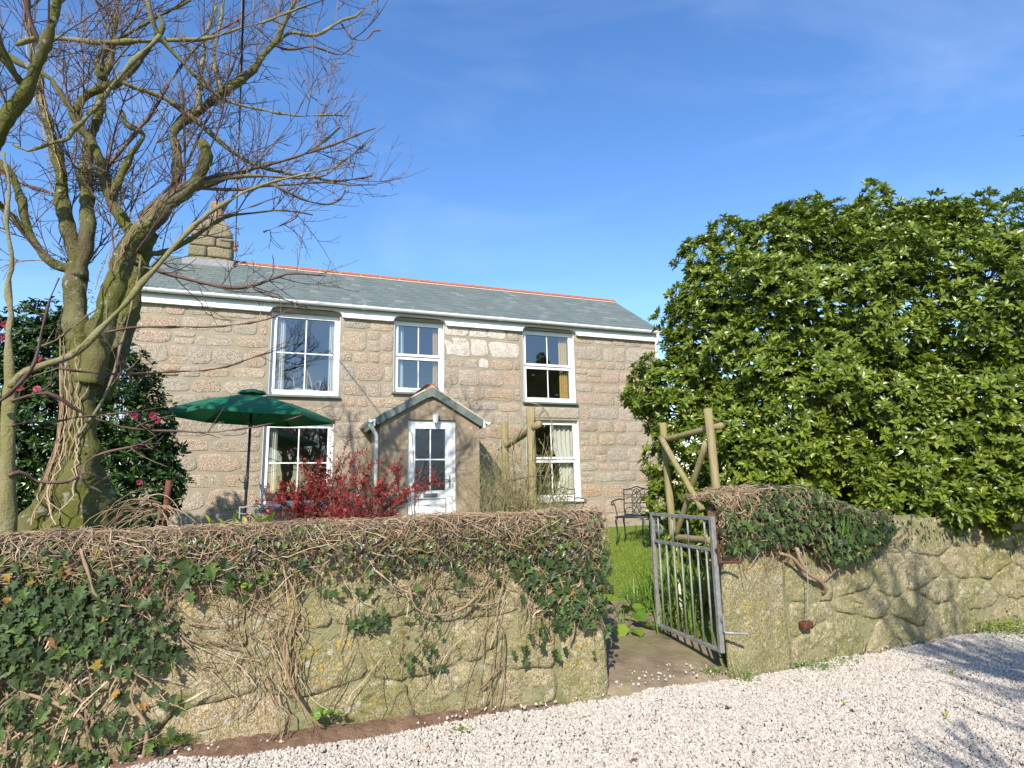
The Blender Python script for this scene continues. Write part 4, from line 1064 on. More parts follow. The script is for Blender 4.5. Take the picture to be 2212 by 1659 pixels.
prof += [(y + (0.006 if y < -0.17 else -0.006), z + 0.006) for y, z in prof[::-1]]
gut.prism(prof, RX0 + 0.02, RX1 + 0.02, 'x')
gutter = gut.build('gutter', M['upvc'], house, smooth=False)
for x in (-4.95, -4.1, -3.15, -2.3, -1.4, -0.45, 0.5, 1.5, 2.4, 3.3, 4.1, 4.9):
    b = MB()
    wd = 0.045 if x in (-1.4, 1.5) else 0.014
    p2_ = [(-0.115 - 0.055 + 0.062 * math.cos(q), 5.203 - 0.064 * math.sin(q)) for q in [i * math.pi / 8 for i in range(9)]] + [(-0.22, 5.215), (-0.115, 5.215)]
    b.prism(p2_, x - wd, x + wd, 'x'); b.build('gutter_bracket', M['upvc'], gutter)
b = MB(); b.tube([(5.50, -0.17, 5.15), (5.50, -0.17, 5.06), (5.50, -0.07, 4.9), (5.50, -0.07, 0.7)], 0.034, 10)
b.build('downpipe', M['upvc'], house, smooth=True)

# ---- windows
def window(o, kind, sill='slate'):
    a, b_, c, d = o
    y = 0.09
    root = empty('window'); root.parent = house
    fr = MB(); fw = 0.055
    fr.box(a, a + fw, y, y + 0.07, c, d); fr.box(b_ - fw, b_, y, y + 0.07, c, d)
    fr.box(a + fw, b_ - fw, y, y + 0.07, c, c + fw + 0.015); fr.box(a + fw, b_ - fw, y, y + 0.07, d - fw, d)
    fr.build('frame', M['upvc'], root, bevel=0.004)
    sg = 0.05
    def sash(x0, x1, z0, z1, cross):
        s = MB(); ys = y - 0.012
        s.box(x0, x0 + sg, ys, y + 0.055, z0, z1); s.box(x1 - sg, x1, ys, y + 0.055, z0, z1)
        s.box(x0 + sg, x1 - sg, ys, y + 0.055, z0, z0 + sg); s.box(x0 + sg, x1 - sg, ys, y + 0.055, z1 - sg, z1)
        s.build('sash', M['upvc'], root, bevel=0.004)
        g_ = MB(); g_.box(x0 + sg - 0.001, x1 - sg + 0.001, y + 0.02, y + 0.026, z0 + sg - 0.001, z1 - sg + 0.001)
        k = MB()
        for (p0, p1, q0, q1) in ((x0 + sg, x0 + sg + .006, z0 + sg, z1 - sg), (x1 - sg - .006, x1 - sg, z0 + sg, z1 - sg), (x0 + sg + .006, x1 - sg - .006, z0 + sg, z0 + sg + .006), (x0 + sg + .006, x1 - sg - .006, z1 - sg - .006, z1 - sg)):
            k.box(p0, p1, y + 0.012, y + 0.019, q0, q1)
        k.build('gasket', M['bead'], root)
        g_.build('pane', M['glass'], root)
        w = 0.011; xm = (x0 + x1) / 2
        bb = MB(); bb.box(xm - w, xm + w, y + 0.012, y + 0.018, z0 + sg, z1 - sg); bb.build('glazing_bar', M['upvc'], root)
        if cross:
            zm = (z0 + z1) / 2 + 0.02
            bb = MB(); bb.box(x0 + sg, xm - w - .001, y + 0.012, y + 0.018, zm - w, zm + w); bb.box(xm + w + .001, x1 - sg, y + 0.012, y + 0.018, zm - w, zm + w); bb.build('glazing_bar', M['upvc'], root)
    i_ = 0.048
    if kind == 'cross': sash(a + i_, b_ - i_, c + i_ + 0.01, d - i_, True)
    else:
        zm = c + (d - c) * 0.50
        sash(a + i_, b_ - i_, zm + 0.012, d - i_, False); sash(a + i_, b_ - i_, c + i_ + 0.01, zm - 0.012, False)
    s = MB(); s.box(a - 0.035, b_ + 0.035, -0.075, 0.088, c - 0.045, c - 0.004)
    s.build('sill', M['slate'] if sill == 'slate' else M['upvc'], root, bevel=0.004)
    rv = MB()
    rv.box(a - 0.004, a + 0.003, -0.002, y, c, d); rv.box(b_ - 0.003, b_ + 0.004, -0.002, y, c, d)
    rv.build('reveal', M['whitewash'], root)
    return root


window(W1, 'cross'); window(W2, 'two'); window(W3, 'two'); window(W4, 'cross'); window(W5, 'two', 'upvc')

# ---- rooms behind the windows
r_ = MB()
for z0, z1 in ((0.72, 2.95), (3.12, 5.08)):
    for x0, x1 in ((-4.96, -1.30), (-1.22, 0.90), (0.98, 5.16)):
        r_.quad((x0, 0.425, z0), (x0, 0.425, z1), (x0, 3.68, z1), (x0, 3.68, z0)); r_.quad((x1, 0.425, z0), (x1, 3.68, z0), (x1, 3.68, z1), (x1, 0.425, z1))
        r_.quad((x0, 3.68, z0), (x0, 3.68, z1), (x1, 3.68, z1), (x1, 3.68, z0)); r_.quad((x0, 0.425, z1), (x1, 0.425, z1), (x1, 3.68, z1), (x0, 3.68, z1))
r_.build('room_wall', M['room'], house)
r_ = MB()
for z0 in (0.72, 3.12): r_.quad((-5, 0.425, z0), (5.2, 0.425, z0), (5.2, 3.69, z0), (-5, 3.69, z0))
r_.build('room_floor', M['carpet'], house)


def HL(x, y, z): return HO + Vector((math.cos(HA) * x - math.sin(HA) * y, math.sin(HA) * x + math.cos(HA) * y, z))


def curtain(x0, x1, z0, z1, y, m, label, sway=0.0):
    n = 26; V = []; 
    for j in range(7):
        f = j / 6; z = z1 + (z0 - z1) * f
        sq = 1 - 0.35 * math.exp(-((f - 0.62) / 0.22) ** 2) * sway
        for i in range(n):
            s = i / (n - 1)
            x = x0 + (x1 - x0) * s * sq
            V.append((x, 0.028 * math.sin(s * 9 * math.pi + 0.4 * math.sin(f * 3)), z))
    Fc = [(j * n + i, j * n + i + 1, (j + 1) * n + i + 1, (j + 1) * n + i) for j in range(6) for i in range(n - 1)]
    me = np_mesh('curtain', np.array(V), np.array(Fc), smooth=True)
    o = link('curtain', me, m)
    o.location = HL(0, y, 0); o.rotation_euler = (0, 0, HA)
    return tag(o, label, 'curtain')


curtain(-3.03, -2.84, 3.3, 4.98, 0.20, M['net'], 'pale curtain at the left edge of the large upper window over the parasol')
curtain(-1.88, -2.02, 3.3, 4.98, 0.20, M['net'], 'pale curtain at the right edge of the large upper window over the parasol')
curtain(-0.72, -0.54, 3.4, 5.0, 0.20, M['teal_cloth'], 'pale blue curtain inside the small window above the porch')
curtain(0.24, 0.08, 3.4, 5.0, 0.20, M['gold_cloth'], 'narrow gold curtain inside the small window above the porch')
curtain(3.24, 3.02, 3.3, 5.0, 0.20, M['gold_cloth'], 'gold curtain inside the upper window nearest the evergreen tree')
curtain(-3.08, -2.90, 1.2, 2.84, 0.20, M['net'], 'cream curtain inside the ground floor window behind the red shrub')
curtain(3.30, 2.80, 1.2, 2.98, 0.22, M['net'], 'cream tied curtain inside the ground floor window behind the rose posts', 1.0)

# cane chair at the upper window
ch = empty('cane_chair', HL(-2.45, 0.62, 3.12), HA + 0.3, 'bow backed cane chair standing inside the large upper window', 'chair')
b = MB()
b.tube([(0.24 * math.cos(q), 0.2, 0.46 + 0.52 * math.sin(q)) for q in [i * math.pi / 12 for i in range(13)]], 0.014, 6); b.build('back_hoop', M['cane'], ch, smooth=True)
for x in (-0.12, -0.04, 0.04, 0.12):
    b = MB(); b.tube([(x, 0.2, 0.46), (x * 1.15, 0.2, 0.46 + 0.50 * math.sqrt(max(0, 1 - (x / 0.24) ** 2)))], 0.008, 6); b.build('back_spindle', M['cane'], ch)
for sx in (-1, 1):
    b = MB(); b.tube([(sx * 0.24, 0.2, 0.62), (sx * 0.28, 0.0, 0.68), (sx * 0.27, -0.18, 0.66), (sx * 0.25, -0.2, 0.44)], 0.012, 6); b.build('arm', M['cane'], ch, smooth=True)
    for sy in (-1, 1):
        b = MB(); b.tube([(sx * 0.22, sy * 0.19, 0.44), (sx * 0.25, sy * 0.22, 0.0)], 0.015, 6); b.build('leg', M['cane'], ch)
b = MB(); b.box(-0.24, 0.24, -0.22, 0.2, 0.42, 0.47); b.build('seat', M['teal_cloth'], ch, bevel=0.015)
# wooden furniture inside the upper right window
ch = empty('bedside_table', HL(2.75, 0.75, 3.12), HA, 'pine table behind the sill of the upper window nearest the evergreen tree', 'table')
b = MB(); b.box(-0.28, 0.28, -0.18, 0.18, 0.47, 0.50); b.build('table_top', M['pinewood'], ch)
for sx in (-1, 1):
    for sy in (-1, 1):
        b = MB(); b.box(sx * 0.25 - .02, sx * 0.25 + .02, sy * .15 - .02, sy * .15 + .02, 0, 0.469); b.build('leg', M['pinewood'], ch)

# ---- chimney
chim = empty('chimney'); chim.parent = house
def tbox(mb, x0, x1, y0, y1, z0, X0, X1, Y0, Y1, z1):
    mb.add([(x0, y0, z0), (x1, y0, z0), (x1, y1, z0), (x0, y1, z0), (X0, Y0, z1), (X1, Y0, z1), (X1, Y1, z1), (X0, Y1, z1)],
           [(0, 3, 2, 1), (4, 5, 6, 7), (0, 1, 5, 4), (1, 2, 6, 5), (2, 3, 7, 6), (3, 0, 4, 7)])
zc = 6.1; cz_ = []
levels = [6.1, 6.56, 6.80, 7.02, 7.20, 7.50]
def cw(z):
    f = (z - 6.1) / 1.38
    return (-4.86 + 0.07 * f, -3.98 - 0.06 * f, 1.62 + 0.04 * f, 2.38 - 0.04 * f)
for i, (za, zb) in enumerate(zip(levels, levels[1:])):
    a = cw(za); j_ = rnd.uniform(-0.012, 0.012)
    if i == len(levels) - 2:      # sloped haunch under the pot
        hb = rough_block('cap', -4.78, -4.06, 1.68, 2.32, za - 0.02, zb, M['chim_stone'], chim, 0.016, 7, 0.03)
        for v in hb.data.vertices:
            f = max(0.0, (v.co.z - za) / (zb - za)); k_ = 1 - 0.48 * f ** 1.3
            v.co.x = -4.39 + (v.co.x + 4.42) * k_; v.co.y = 2.0 + (v.co.y - 2.0) * k_
        continue
    mid = a[0] + (a[1] - a[0]) * rnd.uniform(0.4, 0.65)
    rough_block('stone', a[0] + j_, mid - 0.006, a[2] + j_, a[3], za + 0.006, zb - 0.006, M['chim_stone'], chim, 0.010, 5, 0.025)
    rough_block('stone', mid + 0.006, a[1] + j_, a[2] - j_, a[3], za + 0.006, zb - 0.006, M['chim_stone'], chim, 0.014, 5, 0.035)
b = MB(); tbox(b, -4.83, -4.01, 1.66, 2.34, 6.1, -4.77, -4.09, 1.72, 2.28, 7.15); b.build('mortar_core', M['mortar'], chim)
b = MB(); b.prism([(1.52, 6.25), (1.56, 6.40), (1.60, 6.50), (1.66, 6.50), (1.66, 6.2)], -4.92, -3.94, 'x'); b.build('flashing', M['lead'], chim)
b = MB()
pr_ = [(0.15, 7.44), (0.145, 7.56), (0.13, 7.62), (0.125, 7.78), (0.135, 7.80), (0.155, 7.84), (0.155, 7.88), (0.165, 7.90), (0.165, 7.93), (0.12, 7.93), (0.11, 7.6)]
n_ = 18
V = [(-4.36 + r0 * math.cos(2 * math.pi * i / n_), 2.0 + r0 * math.sin(2 * math.pi * i / n_), z) for r0, z in pr_ for i in range(n_)]
b.add(V, [(r0 * n_ + i, r0 * n_ + (i + 1) % n_, (r0 + 1) * n_ + (i + 1) % n_, (r0 + 1) * n_ + i) for r0 in range(len(pr_) - 1) for i in range(n_)])
pot = b.build('chimney_pot', M['pot'], chim, smooth=True)
b = MB()
for i in range(10):
    q = 2 * math.pi * i / 10
    b.tube([(-4.36 + 0.12 * math.cos(q), 2 + 0.12 * math.sin(q), 7.90), (-4.36 + 0.13 * math.cos(q), 2 + 0.13 * math.sin(q), 8.02), (-4.36 + 0.03 * math.cos(q), 2 + 0.03 * math.sin(q), 8.20)], 0.004, 4)
b.build('bird_guard', M['rust'], pot)
b = MB(); b.tube([(-3.93, 1.70, 6.7), (-3.93, 1.70, 7.45)], 0.014, 6)
for z in (6.98, 7.26): b.tube([(-4.25, 1.60, z), (-3.90, 1.60, z), (-3.90, 1.95, z)], 0.012, 6)
b.build('wire_bracket', M['grey_iron'], chim)
for z in (6.80, 6.88):
    b = MB(); b.tube([(-3.93, 1.66, z - 0.035), (-3.93, 1.66, z - .02), (-3.93, 1.66, z + .02), (-3.93, 1.66, z + .035)], [0.02, 0.04, 0.04, 0.02], 10); b.build('insulator', M['terracotta'], chim, smooth=True)

# ---- porch
porch = empty('porch'); porch.parent = house
PX0, PX1, PY = -1.19, 0.65, -1.2
PC = (PX0 + PX1) / 2
D0, D1, DT = -0.70, 0.20, 2.84
b = MB()
b.box(PX0, D0, PY, PY + 0.2, 0.5, DT); b.box(D1, PX1, PY, PY + 0.2, 0.5, DT)
b.prism([(PX0, DT), (PX1, DT), (PX1, 2.86), (PC, 3.40), (PX0, 2.86)], PY, PY + 0.2, 'y')
b.box(PX0, PX0 + 0.16, PY + 0.2, -0.01, 0.5, 2.86); b.box(PX1 - 0.16, PX1, PY + 0.2, -0.01, 0.5, 2.86)
b.box(D0, D1, PY - .1, PY + .2, 0.5, 0.74)
b.build('porch_wall', M['render'], porch)
# back of the porch: dim lobby wall
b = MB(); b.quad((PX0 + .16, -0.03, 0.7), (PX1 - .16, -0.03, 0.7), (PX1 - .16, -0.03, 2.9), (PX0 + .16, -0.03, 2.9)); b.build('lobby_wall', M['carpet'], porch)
# roof slopes
AZ = 3.475; EZp = 2.845; EXl, EXr = -1.32, 0.74
proof = empty('porch_roof'); proof.parent = porch
for sgn, ex in ((-1, EXl), (1, EXr)):
    b = MB()
    b.prism([(ex, EZp), (PC, AZ - 0.03), (PC, AZ - 0.075), (ex, EZp - 0.045)], PY - 0.06, 0.0, 'y'); b.build('slope', M['slate'], proof)
    L_ = math.hypot(PC - ex, AZ - EZp); n_ = 5
    ang = math.atan2(AZ - EZp, abs(PC - ex))
    for r0 in range(n_ + 1):
        for k in range(6):
            w = 0.2
            f = (r0 + 0.1) / (n_ + 1)
            px = ex + (PC - ex) * f; pz = EZp + (AZ - EZp) * f
            b = MB(); b.box(0, L_ / (n_ + 1) * 1.3, 0, w - 0.006, 0.0, 0.009)
            o = b.build('slate', M['slate'], proof)
            o.location = (px, PY - 0.065 + k * w + (0 if r0 % 2 else 0.0), pz + 0.004)
            o.rotation_euler = (0, -ang + 0.04, 0) if sgn < 0 else (0, -(math.pi - ang) - 0.04, 0)
            if sgn > 0: o.scale = (1, 1, -1)
    # slates hung on the face of the verge
    slopev = Vector((PC - ex, 0, AZ - 0.03 - EZp)); sl_ = slopev.length; sv = slopev.normalized()
    nv = 6
    for k in range(nv):
        a0 = sl_ * k / nv; a1 = sl_ * (k + 1) / nv - 0.004
        hgt = 0.135
        p0 = Vector((ex, 0, EZp)) + sv * a0; p1 = Vector((ex, 0, EZp)) + sv * a1
        nd = Vector((-sv.z, 0, sv.x)) * (-1 if sgn < 0 else 1)
        if nd.z > 0: nd = -nd
        q0 = p0 + nd * hgt; q1 = p1 + nd * hgt
        if k == nv - 1:
            q1 = Vector((PC - 0.002 * sgn, 0, p1.z - hgt * 1.28)); p1 = Vector((PC - 0.002 * sgn, 0, AZ - 0.03))
        b = MB(); yb = PY - 0.075 - 0.006 * (k % 2)
        b.prism([(p0.x, p0.z), (p1.x, p1.z), (q1.x, q1.z), (q0.x, q0.z)], yb, yb + 0.012, 'y')
        b.build('verge_slate', M['slate'], proof)
b = MB(); b.prism([(EXl, EZp + 0.012), (PC, AZ + 0.0), (EXr, EZp + 0.012), (EXr, EZp - 0.012), (PC, AZ - 0.03), (EXl, EZp - 0.012)], PY - 0.085, PY - 0.06, 'y'); b.build('verge_mortar', M['bedding'], proof)
for k in range(3):
    b = MB(); b.prism([(PC - 0.13, AZ - 0.065), (PC, AZ + 0.028), (PC + 0.13, AZ - 0.065), (PC + 0.115, AZ - 0.085), (PC, AZ + 0.002), (PC - 0.115, AZ - 0.085)], PY - 0.09 + k * 0.42, PY + 0.32 + k * 0.42, 'y')
    b.build('ridge_tile', M['terracotta'], proof)
# porch gutters, box ends, downpipe
for sx, ex in ((-1, EXl), (1, EXr)):
    b = MB()
    b.box(ex - 0.005 * 1, ex + 0.03 if sx < 0 else ex + 0.005, PY - 0.09, -0.01, EZp - 0.14, EZp - 0.012) if sx < 0 else b.box(ex - 0.03, ex + 0.005, PY - 0.09, -0.01, EZp - 0.14, EZp - 0.012)
    b.build('barge_end', M['upvc'], porch)
    cx = ex + sx * 0.062
    pr = [(cx + 0.052 * math.cos(q), EZp - 0.03 - 0.05 * math.sin(q)) for q in [i * math.pi / 8 for i in range(9)]]
    b = MB(); b.prism(pr, PY - 0.10, -0.01, 'y'); b.build('gutter', M['upvc'], porch)
b = MB(); px = EXl - 0.03
b.tube([(px, PY + 0.02, EZp - 0.06), (px, PY + 0.02, EZp - 0.13), (px + 0.07, PY + 0.04, EZp - 0.24), (px + 0.10, PY + 0.04, EZp - 0.30), (px + 0.10, PY + 0.04, 0.75)], [0.05, 0.042, 0.036, 0.036, 0.036], 12)
b.build('downpipe', M['upvc'], porch, smooth=True)
# door
door = empty('door'); door.parent = porch
y0 = PY + 0.05
b = MB()
b.box(D0, D0 + 0.055, y0, y0 + 0.07, 0.75, DT - 0.01); b.box(D1 - 0.055, D1, y0, y0 + 0.07, 0.75, DT - 0.01); b.box(D0 + 0.055, D1 - 0.055, y0, y0 + 0.07, DT - 0.065, DT - 0.01)
b.build('frame', M['upvc'], door, bevel=0.004)
LX0, LX1 = D0 + 0.058, D1 - 0.058
GX0, GX1, GZ0, GZ1 = LX0 + 0.085, LX1 - 0.135, 1.56, 2.68
b = MB(); yl = y0 - 0.012
b.box(LX0, GX0, yl, y0 + 0.045, 0.78, DT - 0.068); b.box(GX1, LX1, yl, y0 + 0.045, 0.78, DT - 0.068)
b.box(GX0, GX1, yl, y0 + 0.045, GZ1, DT - 0.068); b.box(GX0, GX1, yl, y0 + 0.045, 0.78, GZ0)
b.build('door_leaf', M['upvc'], door, bevel=0.003)
b = MB(); b.box(GX0 - .001, GX1 + .001, y0 + 0.01, y0 + 0.016, GZ0 - .001, GZ1 + .001); b.build('pane', M['glass_door'], door)
w = 0.011; xm = (GX0 + GX1) / 2; zm = (GZ0 + GZ1) / 2
b = MB(); b.box(xm - w, xm + w, y0 - 0.001, y0 + 0.007, GZ0, GZ1); b.box(GX0, xm - w - .001, y0 - .001, y0 + .007, zm - w, zm + w); b.box(xm + w + .001, GX1, y0 - .001, y0 + .007, zm - w, zm + w); b.build('glazing_bar', M['upvc'], door)
b = MB()
for (p0, p1, q0, q1) in ((GX0 - .012, GX0, GZ0, GZ1), (GX1, GX1 + .012, GZ0, GZ1), (GX0 - .012, GX1 + .012, GZ0 - .012, GZ0), (GX0 - .012, GX1 + .012, GZ1, GZ1 + .012)): b.box(p0, p1, yl - 0.006, yl - 0.001, q0, q1)
b.build('glazing_bead', M['upvc'], door)
b = MB(); b.box(GX0 - .012, GX1 + .012, yl - 0.004, yl - 0.0005, 1.405, 1.418); b.box(GX0 - .012, GX0, yl - .004, yl - .0005, 0.9, 1.405); b.box(GX1, GX1 + .012, yl - .004, yl - .0005, 0.9, 1.405)
b.build('panel_groove', M['bead'], door)
b = MB(); b.box(GX0, GX1, yl - 0.012, yl - 0.001, 0.92, 1.39); b.build('lower_panel', M['upvc'], door, bevel=0.005)
b = MB(); b.box(xm - 0.13, xm + 0.13, yl - 0.014, yl - 0.001, 1.445, 1.515); lb = b.build('letterbox', M['galv'], door, bevel=0.004)
b = MB(); b.box(xm - 0.105, xm + 0.105, yl - 0.02, yl - 0.0145, 1.457, 1.503); b.build('flap', M['lead'], lb)
b = MB(); b.box(LX1 - 0.075, LX1 - 0.045, yl - 0.012, yl - 0.001, 1.60, 1.83); b.tube([(LX1 - 0.06, yl - 0.012, 1.75), (LX1 - 0.06, yl - 0.05, 1.75), (LX1 - 0.17, yl - 0.05, 1.752)], 0.009, 8); b.build('handle', M['galv'], door)
# lamp above the door
lamp = empty('wall_lamp', HL(-0.20, PY, 2.86), HA, 'small frosted bulkhead lamp on the porch wall above the white door', 'lamp')
b = MB(); b.box(-0.055, 0.055, -0.07, 0.0, 0.06, 0.10); b.build('bracket', M['grey_iron'], lamp, bevel=0.006)
b = MB(); b.tube([(0, -0.06, 0.062), (0, -0.06, 0.05), (0, -0.06, -0.07), (0, -0.06, -0.085)], [0.058, 0.056, 0.046, 0.04], 14); b.build('shade', M['whitewash'], lamp, smooth=True)

# overhead cable from the chimney
cend = HL(-3.93, 1.66, 6.84)
p5 = Vector((-2.469, 5.0, 6.206))
dirc = p5 - cend
pp = [cend + dirc * s + Vector((0, 0, -0.10 * math.sin(min(1, s / 1.6) * math.pi))) for s in [i * 1.6 / 20 for i in range(21)]]
b = MB(); b.tube(pp, 0.011, 6)
tag(b.build('overhead_cable', M['wire'], smooth=True), 'black overhead cable running from the chimney across the bare tree', 'cable')

# ------------------------------------------------------------------ leaf prototypes (unit length along +x, blade normal +z)
def proto(pts, fold=0.25, droop=0.15):
    """half outline (x, y>=0) from base to tip -> folded leaf, two rows of quads"""
    V = [(x, 0.0, -droop * x * x) for x, _ in pts]
    V += [(x, y, fold * y - droop * x * x) for x, y in pts[1:-1]]
    V += [(x, -y, fold * y - droop * x * x) for x, y in pts[1:-1]]
    n = len(pts); m = n - 2; Fc = []
    for s in (0, 1):
        o = n + s * m
        rows_ = [(0, 1, o, o)] + [(i, i + 1, o + i, o + i - 1) for i in range(1, m)] + [(m, m + 1, m + 1, o + m - 1)]
        for a, b_, c, d in rows_:
            Fc.append((a, b_, c, d) if s == 0 else (a, d, c, b_))
    # triangles only (quads above may repeat a vertex)
    T = []
    for a, b_, c, d in Fc:
        for t3 in ((a, b_, c), (a, c, d)):
            if len(set(t3)) == 3: T.append(t3)
    return np.array(V, float), np.array(T)


LV, LF = proto([(0, 0), (0.35, 0.17), (0.7, 0.19), (1, 0)], 0.45, 0.22)            # broad evergreen leaf
SV, SF = proto([(0, 0), (0.5, 0.16), (1, 0)], 0.4, 0.2)                            # small leaf
BV, BF = proto([(0, 0), (0.3, 0.022), (0.65, 0.022), (1, 0)], 0.5, 0.0)            # blade
half = [(0, 0), (-0.12, 0.16), (0.02, 0.42), (0.24, 0.24), (0.42, 0.52), (0.56, 0.24), (1.0, 0)]
IV = np.array([(x, y, 0.22 * abs(y) - 0.12 * x * x) for x, y in half] + [(x, -y, 0.22 * y - 0.12 * x * x) for x, y in half[1:-1]] + [(0.30, 0, -0.05)])
IF = np.array([(12, i, i + 1) for i in range(0, 6)][::-1] + [(12, (7 + i if i else 0), (6 + i if i > 1 else 0)) for i in range(1, 1)])
IF = []
ringi = [0, 1, 2, 3, 4, 5, 6] + [11, 10, 9, 8, 7]
for a, b_ in zip(ringi, ringi[1:] + ringi[:1]): IF.append((12, b_, a))
IF = np.array(IF)


def proto_mesh(name, V, Fc, m):
    me = np_mesh(name, V, Fc); me.materials.append(m); return me


def unit(v): return v / (np.linalg.norm(v, axis=-1)[..., None] + 1e-9)


def leaf_frames(xdir, zdir):
    """columns x (length), y, z (blade normal)"""
    x = unit(xdir); z = zdir - x * (zdir * x).sum(-1)[..., None]; z = unit(z); y = np.cross(z, x)
    return np.stack([x, y, z], -1)


def foliage(parent, name, PV_, PF_, m, Mx, loc, sc, near=None, singles=300, mass='foliage'):
    """the leaves nearest NEAR become parts, the rest one mass"""
    n = len(loc)
    order = np.argsort(((loc - near) ** 2).sum(1) / (sc ** 2 + 1e-9)) if near is not None else np.arange(n)
    a, b_ = order[:singles], order[singles:]
    if singles:
        me = proto_mesh(name, PV_, PF_, m)
        leaf_objects(name, me, m, parent, Mx[a], loc[a], sc[a])
    if len(b_):
        V, Fc, A = scatter(PV_, PF_, Mx[b_], loc[b_], sc[b_])
        tag(link(mass, np_mesh(mass, V, Fc, A), m, parent), kind='stuff')


CAMP = np.array([0, 0, 1.6])


def blob_rosettes(blobs, dens, shells, per, length, tilt, wob=0.16, back=-0.25, squash=1.0, face=None):
    P, D = [], []
    bl = np.array(blobs)
    for (x, y, z, r) in blobs:
        c = np.array([x, y, z])
        for sh in shells:
            n = int(dens * 12.57 * (r * sh) ** 2)
            d = unit(rng.normal(size=(n, 3)))
            wn_ = np.array([noise.noise(Vector(tuple(c * 1.3 + q * 2.2))) for q in d])
            fine = np.array([noise.noise(Vector(tuple(c + q * r * 2.6))) for q in d])
            p = c + d * (r * sh * (1 + wob * wn_ * 1.5 + 0.10 * fine / max(r, .3)))[:, None]
            tocam = unit(CAMP - p)
            keep = (d * tocam).sum(1) > back
            for (x2, y2, z2, r2) in blobs:
                if (x2, y2, z2) == (x, y, z): continue
                keep &= ((p - [x2, y2, z2]) ** 2).sum(1) > (r2 * (sh - 0.10)) ** 2
            P.append(p[keep]); D.append(d[keep])
    P = np.concatenate(P); D = np.concatenate(D)
    ax = unit(D * 0.8 + np.array([0, 0, 0.55]) + rng.normal(size=D.shape) * 0.35)
    n = len(P)
    fr = rotmats(ax)
    k = np.arange(per)
    q = k * 2.399 + rng.random((n, 1)) * 6.28
    tl = tilt[0] + (tilt[1] - tilt[0]) * (k / per)[None, :] + rng.normal(size=(n, per)) * 0.15
    lx = np.cos(q) * np.sin(tl); ly = np.sin(q) * np.sin(tl); lz = np.cos(tl)
    X = np.einsum('nij,nkj->nki', fr, np.stack([lx, ly, lz], -1))
    # blade normals: away from the twig axis, tipped up
    Zl = np.einsum('nij,nkj->nki', fr, np.stack([-np.cos(q) * np.cos(tl), -np.sin(q) * np.cos(tl), np.sin(tl)], -1))
    Mx = leaf_frames(X.reshape(-1, 3), Zl.reshape(-1, 3) + rng.normal(size=(n * per, 3)) * 0.2)
    base = P[:, None, :] - ax[:, None, :] * (k / per * 0.06)[None, :, None]
    loc = base.reshape(-1, 3) + X.reshape(-1, 3) * 0.01
    sc = rng.uniform(length[0], length[1], n * per)
    return Mx, loc, sc, P, D


# ------------------------------------------------------------------ bare tree
def smooth_limb(L, step=0.09):
    P = np.array([q[:3] for q in L]); r = np.array([q[3] for q in L])
    out, ro = [], []
    n = len(P)
    for i in range(n - 1):
        p0, p1, p2, p3 = P[max(i - 1, 0)], P[i], P[i + 1], P[min(i + 2, n - 1)]
        m = max(2, int(np.linalg.norm(p2 - p1) / step))
        for j in range(m):
            t_ = j / m
            out.append(0.5 * ((2 * p1) + (-p0 + p2) * t_ + (2 * p0 - 5 * p1 + 4 * p2 - p3) * t_ ** 2 + (-p0 + 3 * p1 - 3 * p2 + p3) * t_ ** 3))
            ro.append(r[i] + (r[i + 1] - r[i]) * t_)
    out.append(P[-1]); ro.append(r[-1])
    return np.array(out), np.array(ro)


def limb_mesh(name, P, r, m, parent, knob=0.16):
    sides = 22 if r[0] > 0.05 else (8 if r[0] > 0.015 else 5)
    V, Fc, _ = tubes([(P, r)], sides)
    ctr = np.repeat(P, sides, 0); rr = np.repeat(r, sides)
    dv = V - ctr
    fq = 5.0
    nz = np.array([noise.noise(Vector(tuple(v * fq))) + 0.5 * noise.noise(Vector(tuple(v * fq * 3))) for v in V])
    V = ctr + dv * (1 + knob * nz)[:, None] + (dv / (rr[:, None] + 1e-6)) * (np.array([noise.noise(Vector(tuple(v * 22))) for v in V]) * 0.012 + nz * 0.012 * np.minimum(1, rr / 0.03))[:, None]
    nl = len(P)
    cap = np.array([(0, 1, 2, 3)]) if False else None
    me = np_mesh(name, V, Fc, smooth=True)
    o = link(name, me, m, parent)
    # closing end faces
    import bmesh
    bm = bmesh.new(); bm.from_mesh(me); bmesh.ops.holes_fill(bm, edges=[e for e in bm.edges if e.is_boundary], sides=0); bm.to_mesh(me); bm.free()
    return o


def twig_polys(P, r, per_m, lmin, lmax, out, buds, up=0.35, away=None, rmax=0.06, sub=3, th=0.0042):
    L = np.linalg.norm(np.diff(P, axis=0), axis=1)
    T = unit(np.gradient(P, axis=0))
    for i in range(1, len(P) - 1):
        if r[i] > rmax: continue
        for _ in range(rng.poisson(L[i] * per_m)):
            t_ = T[i]
            side = unit(np.cross(t_, rng.normal(size=3)))
            d = unit(t_ * rng.uniform(0.3, 1.0) + side * 0.8 + np.array([0, 0, up]) + (away if away is not None else 0))
            ln = rng.uniform(lmin, lmax)
            grow_twig(P[i], d, ln, max(th * 0.8, min(th * 1.5, r[i] * 0.6)), out, buds, sub, up)


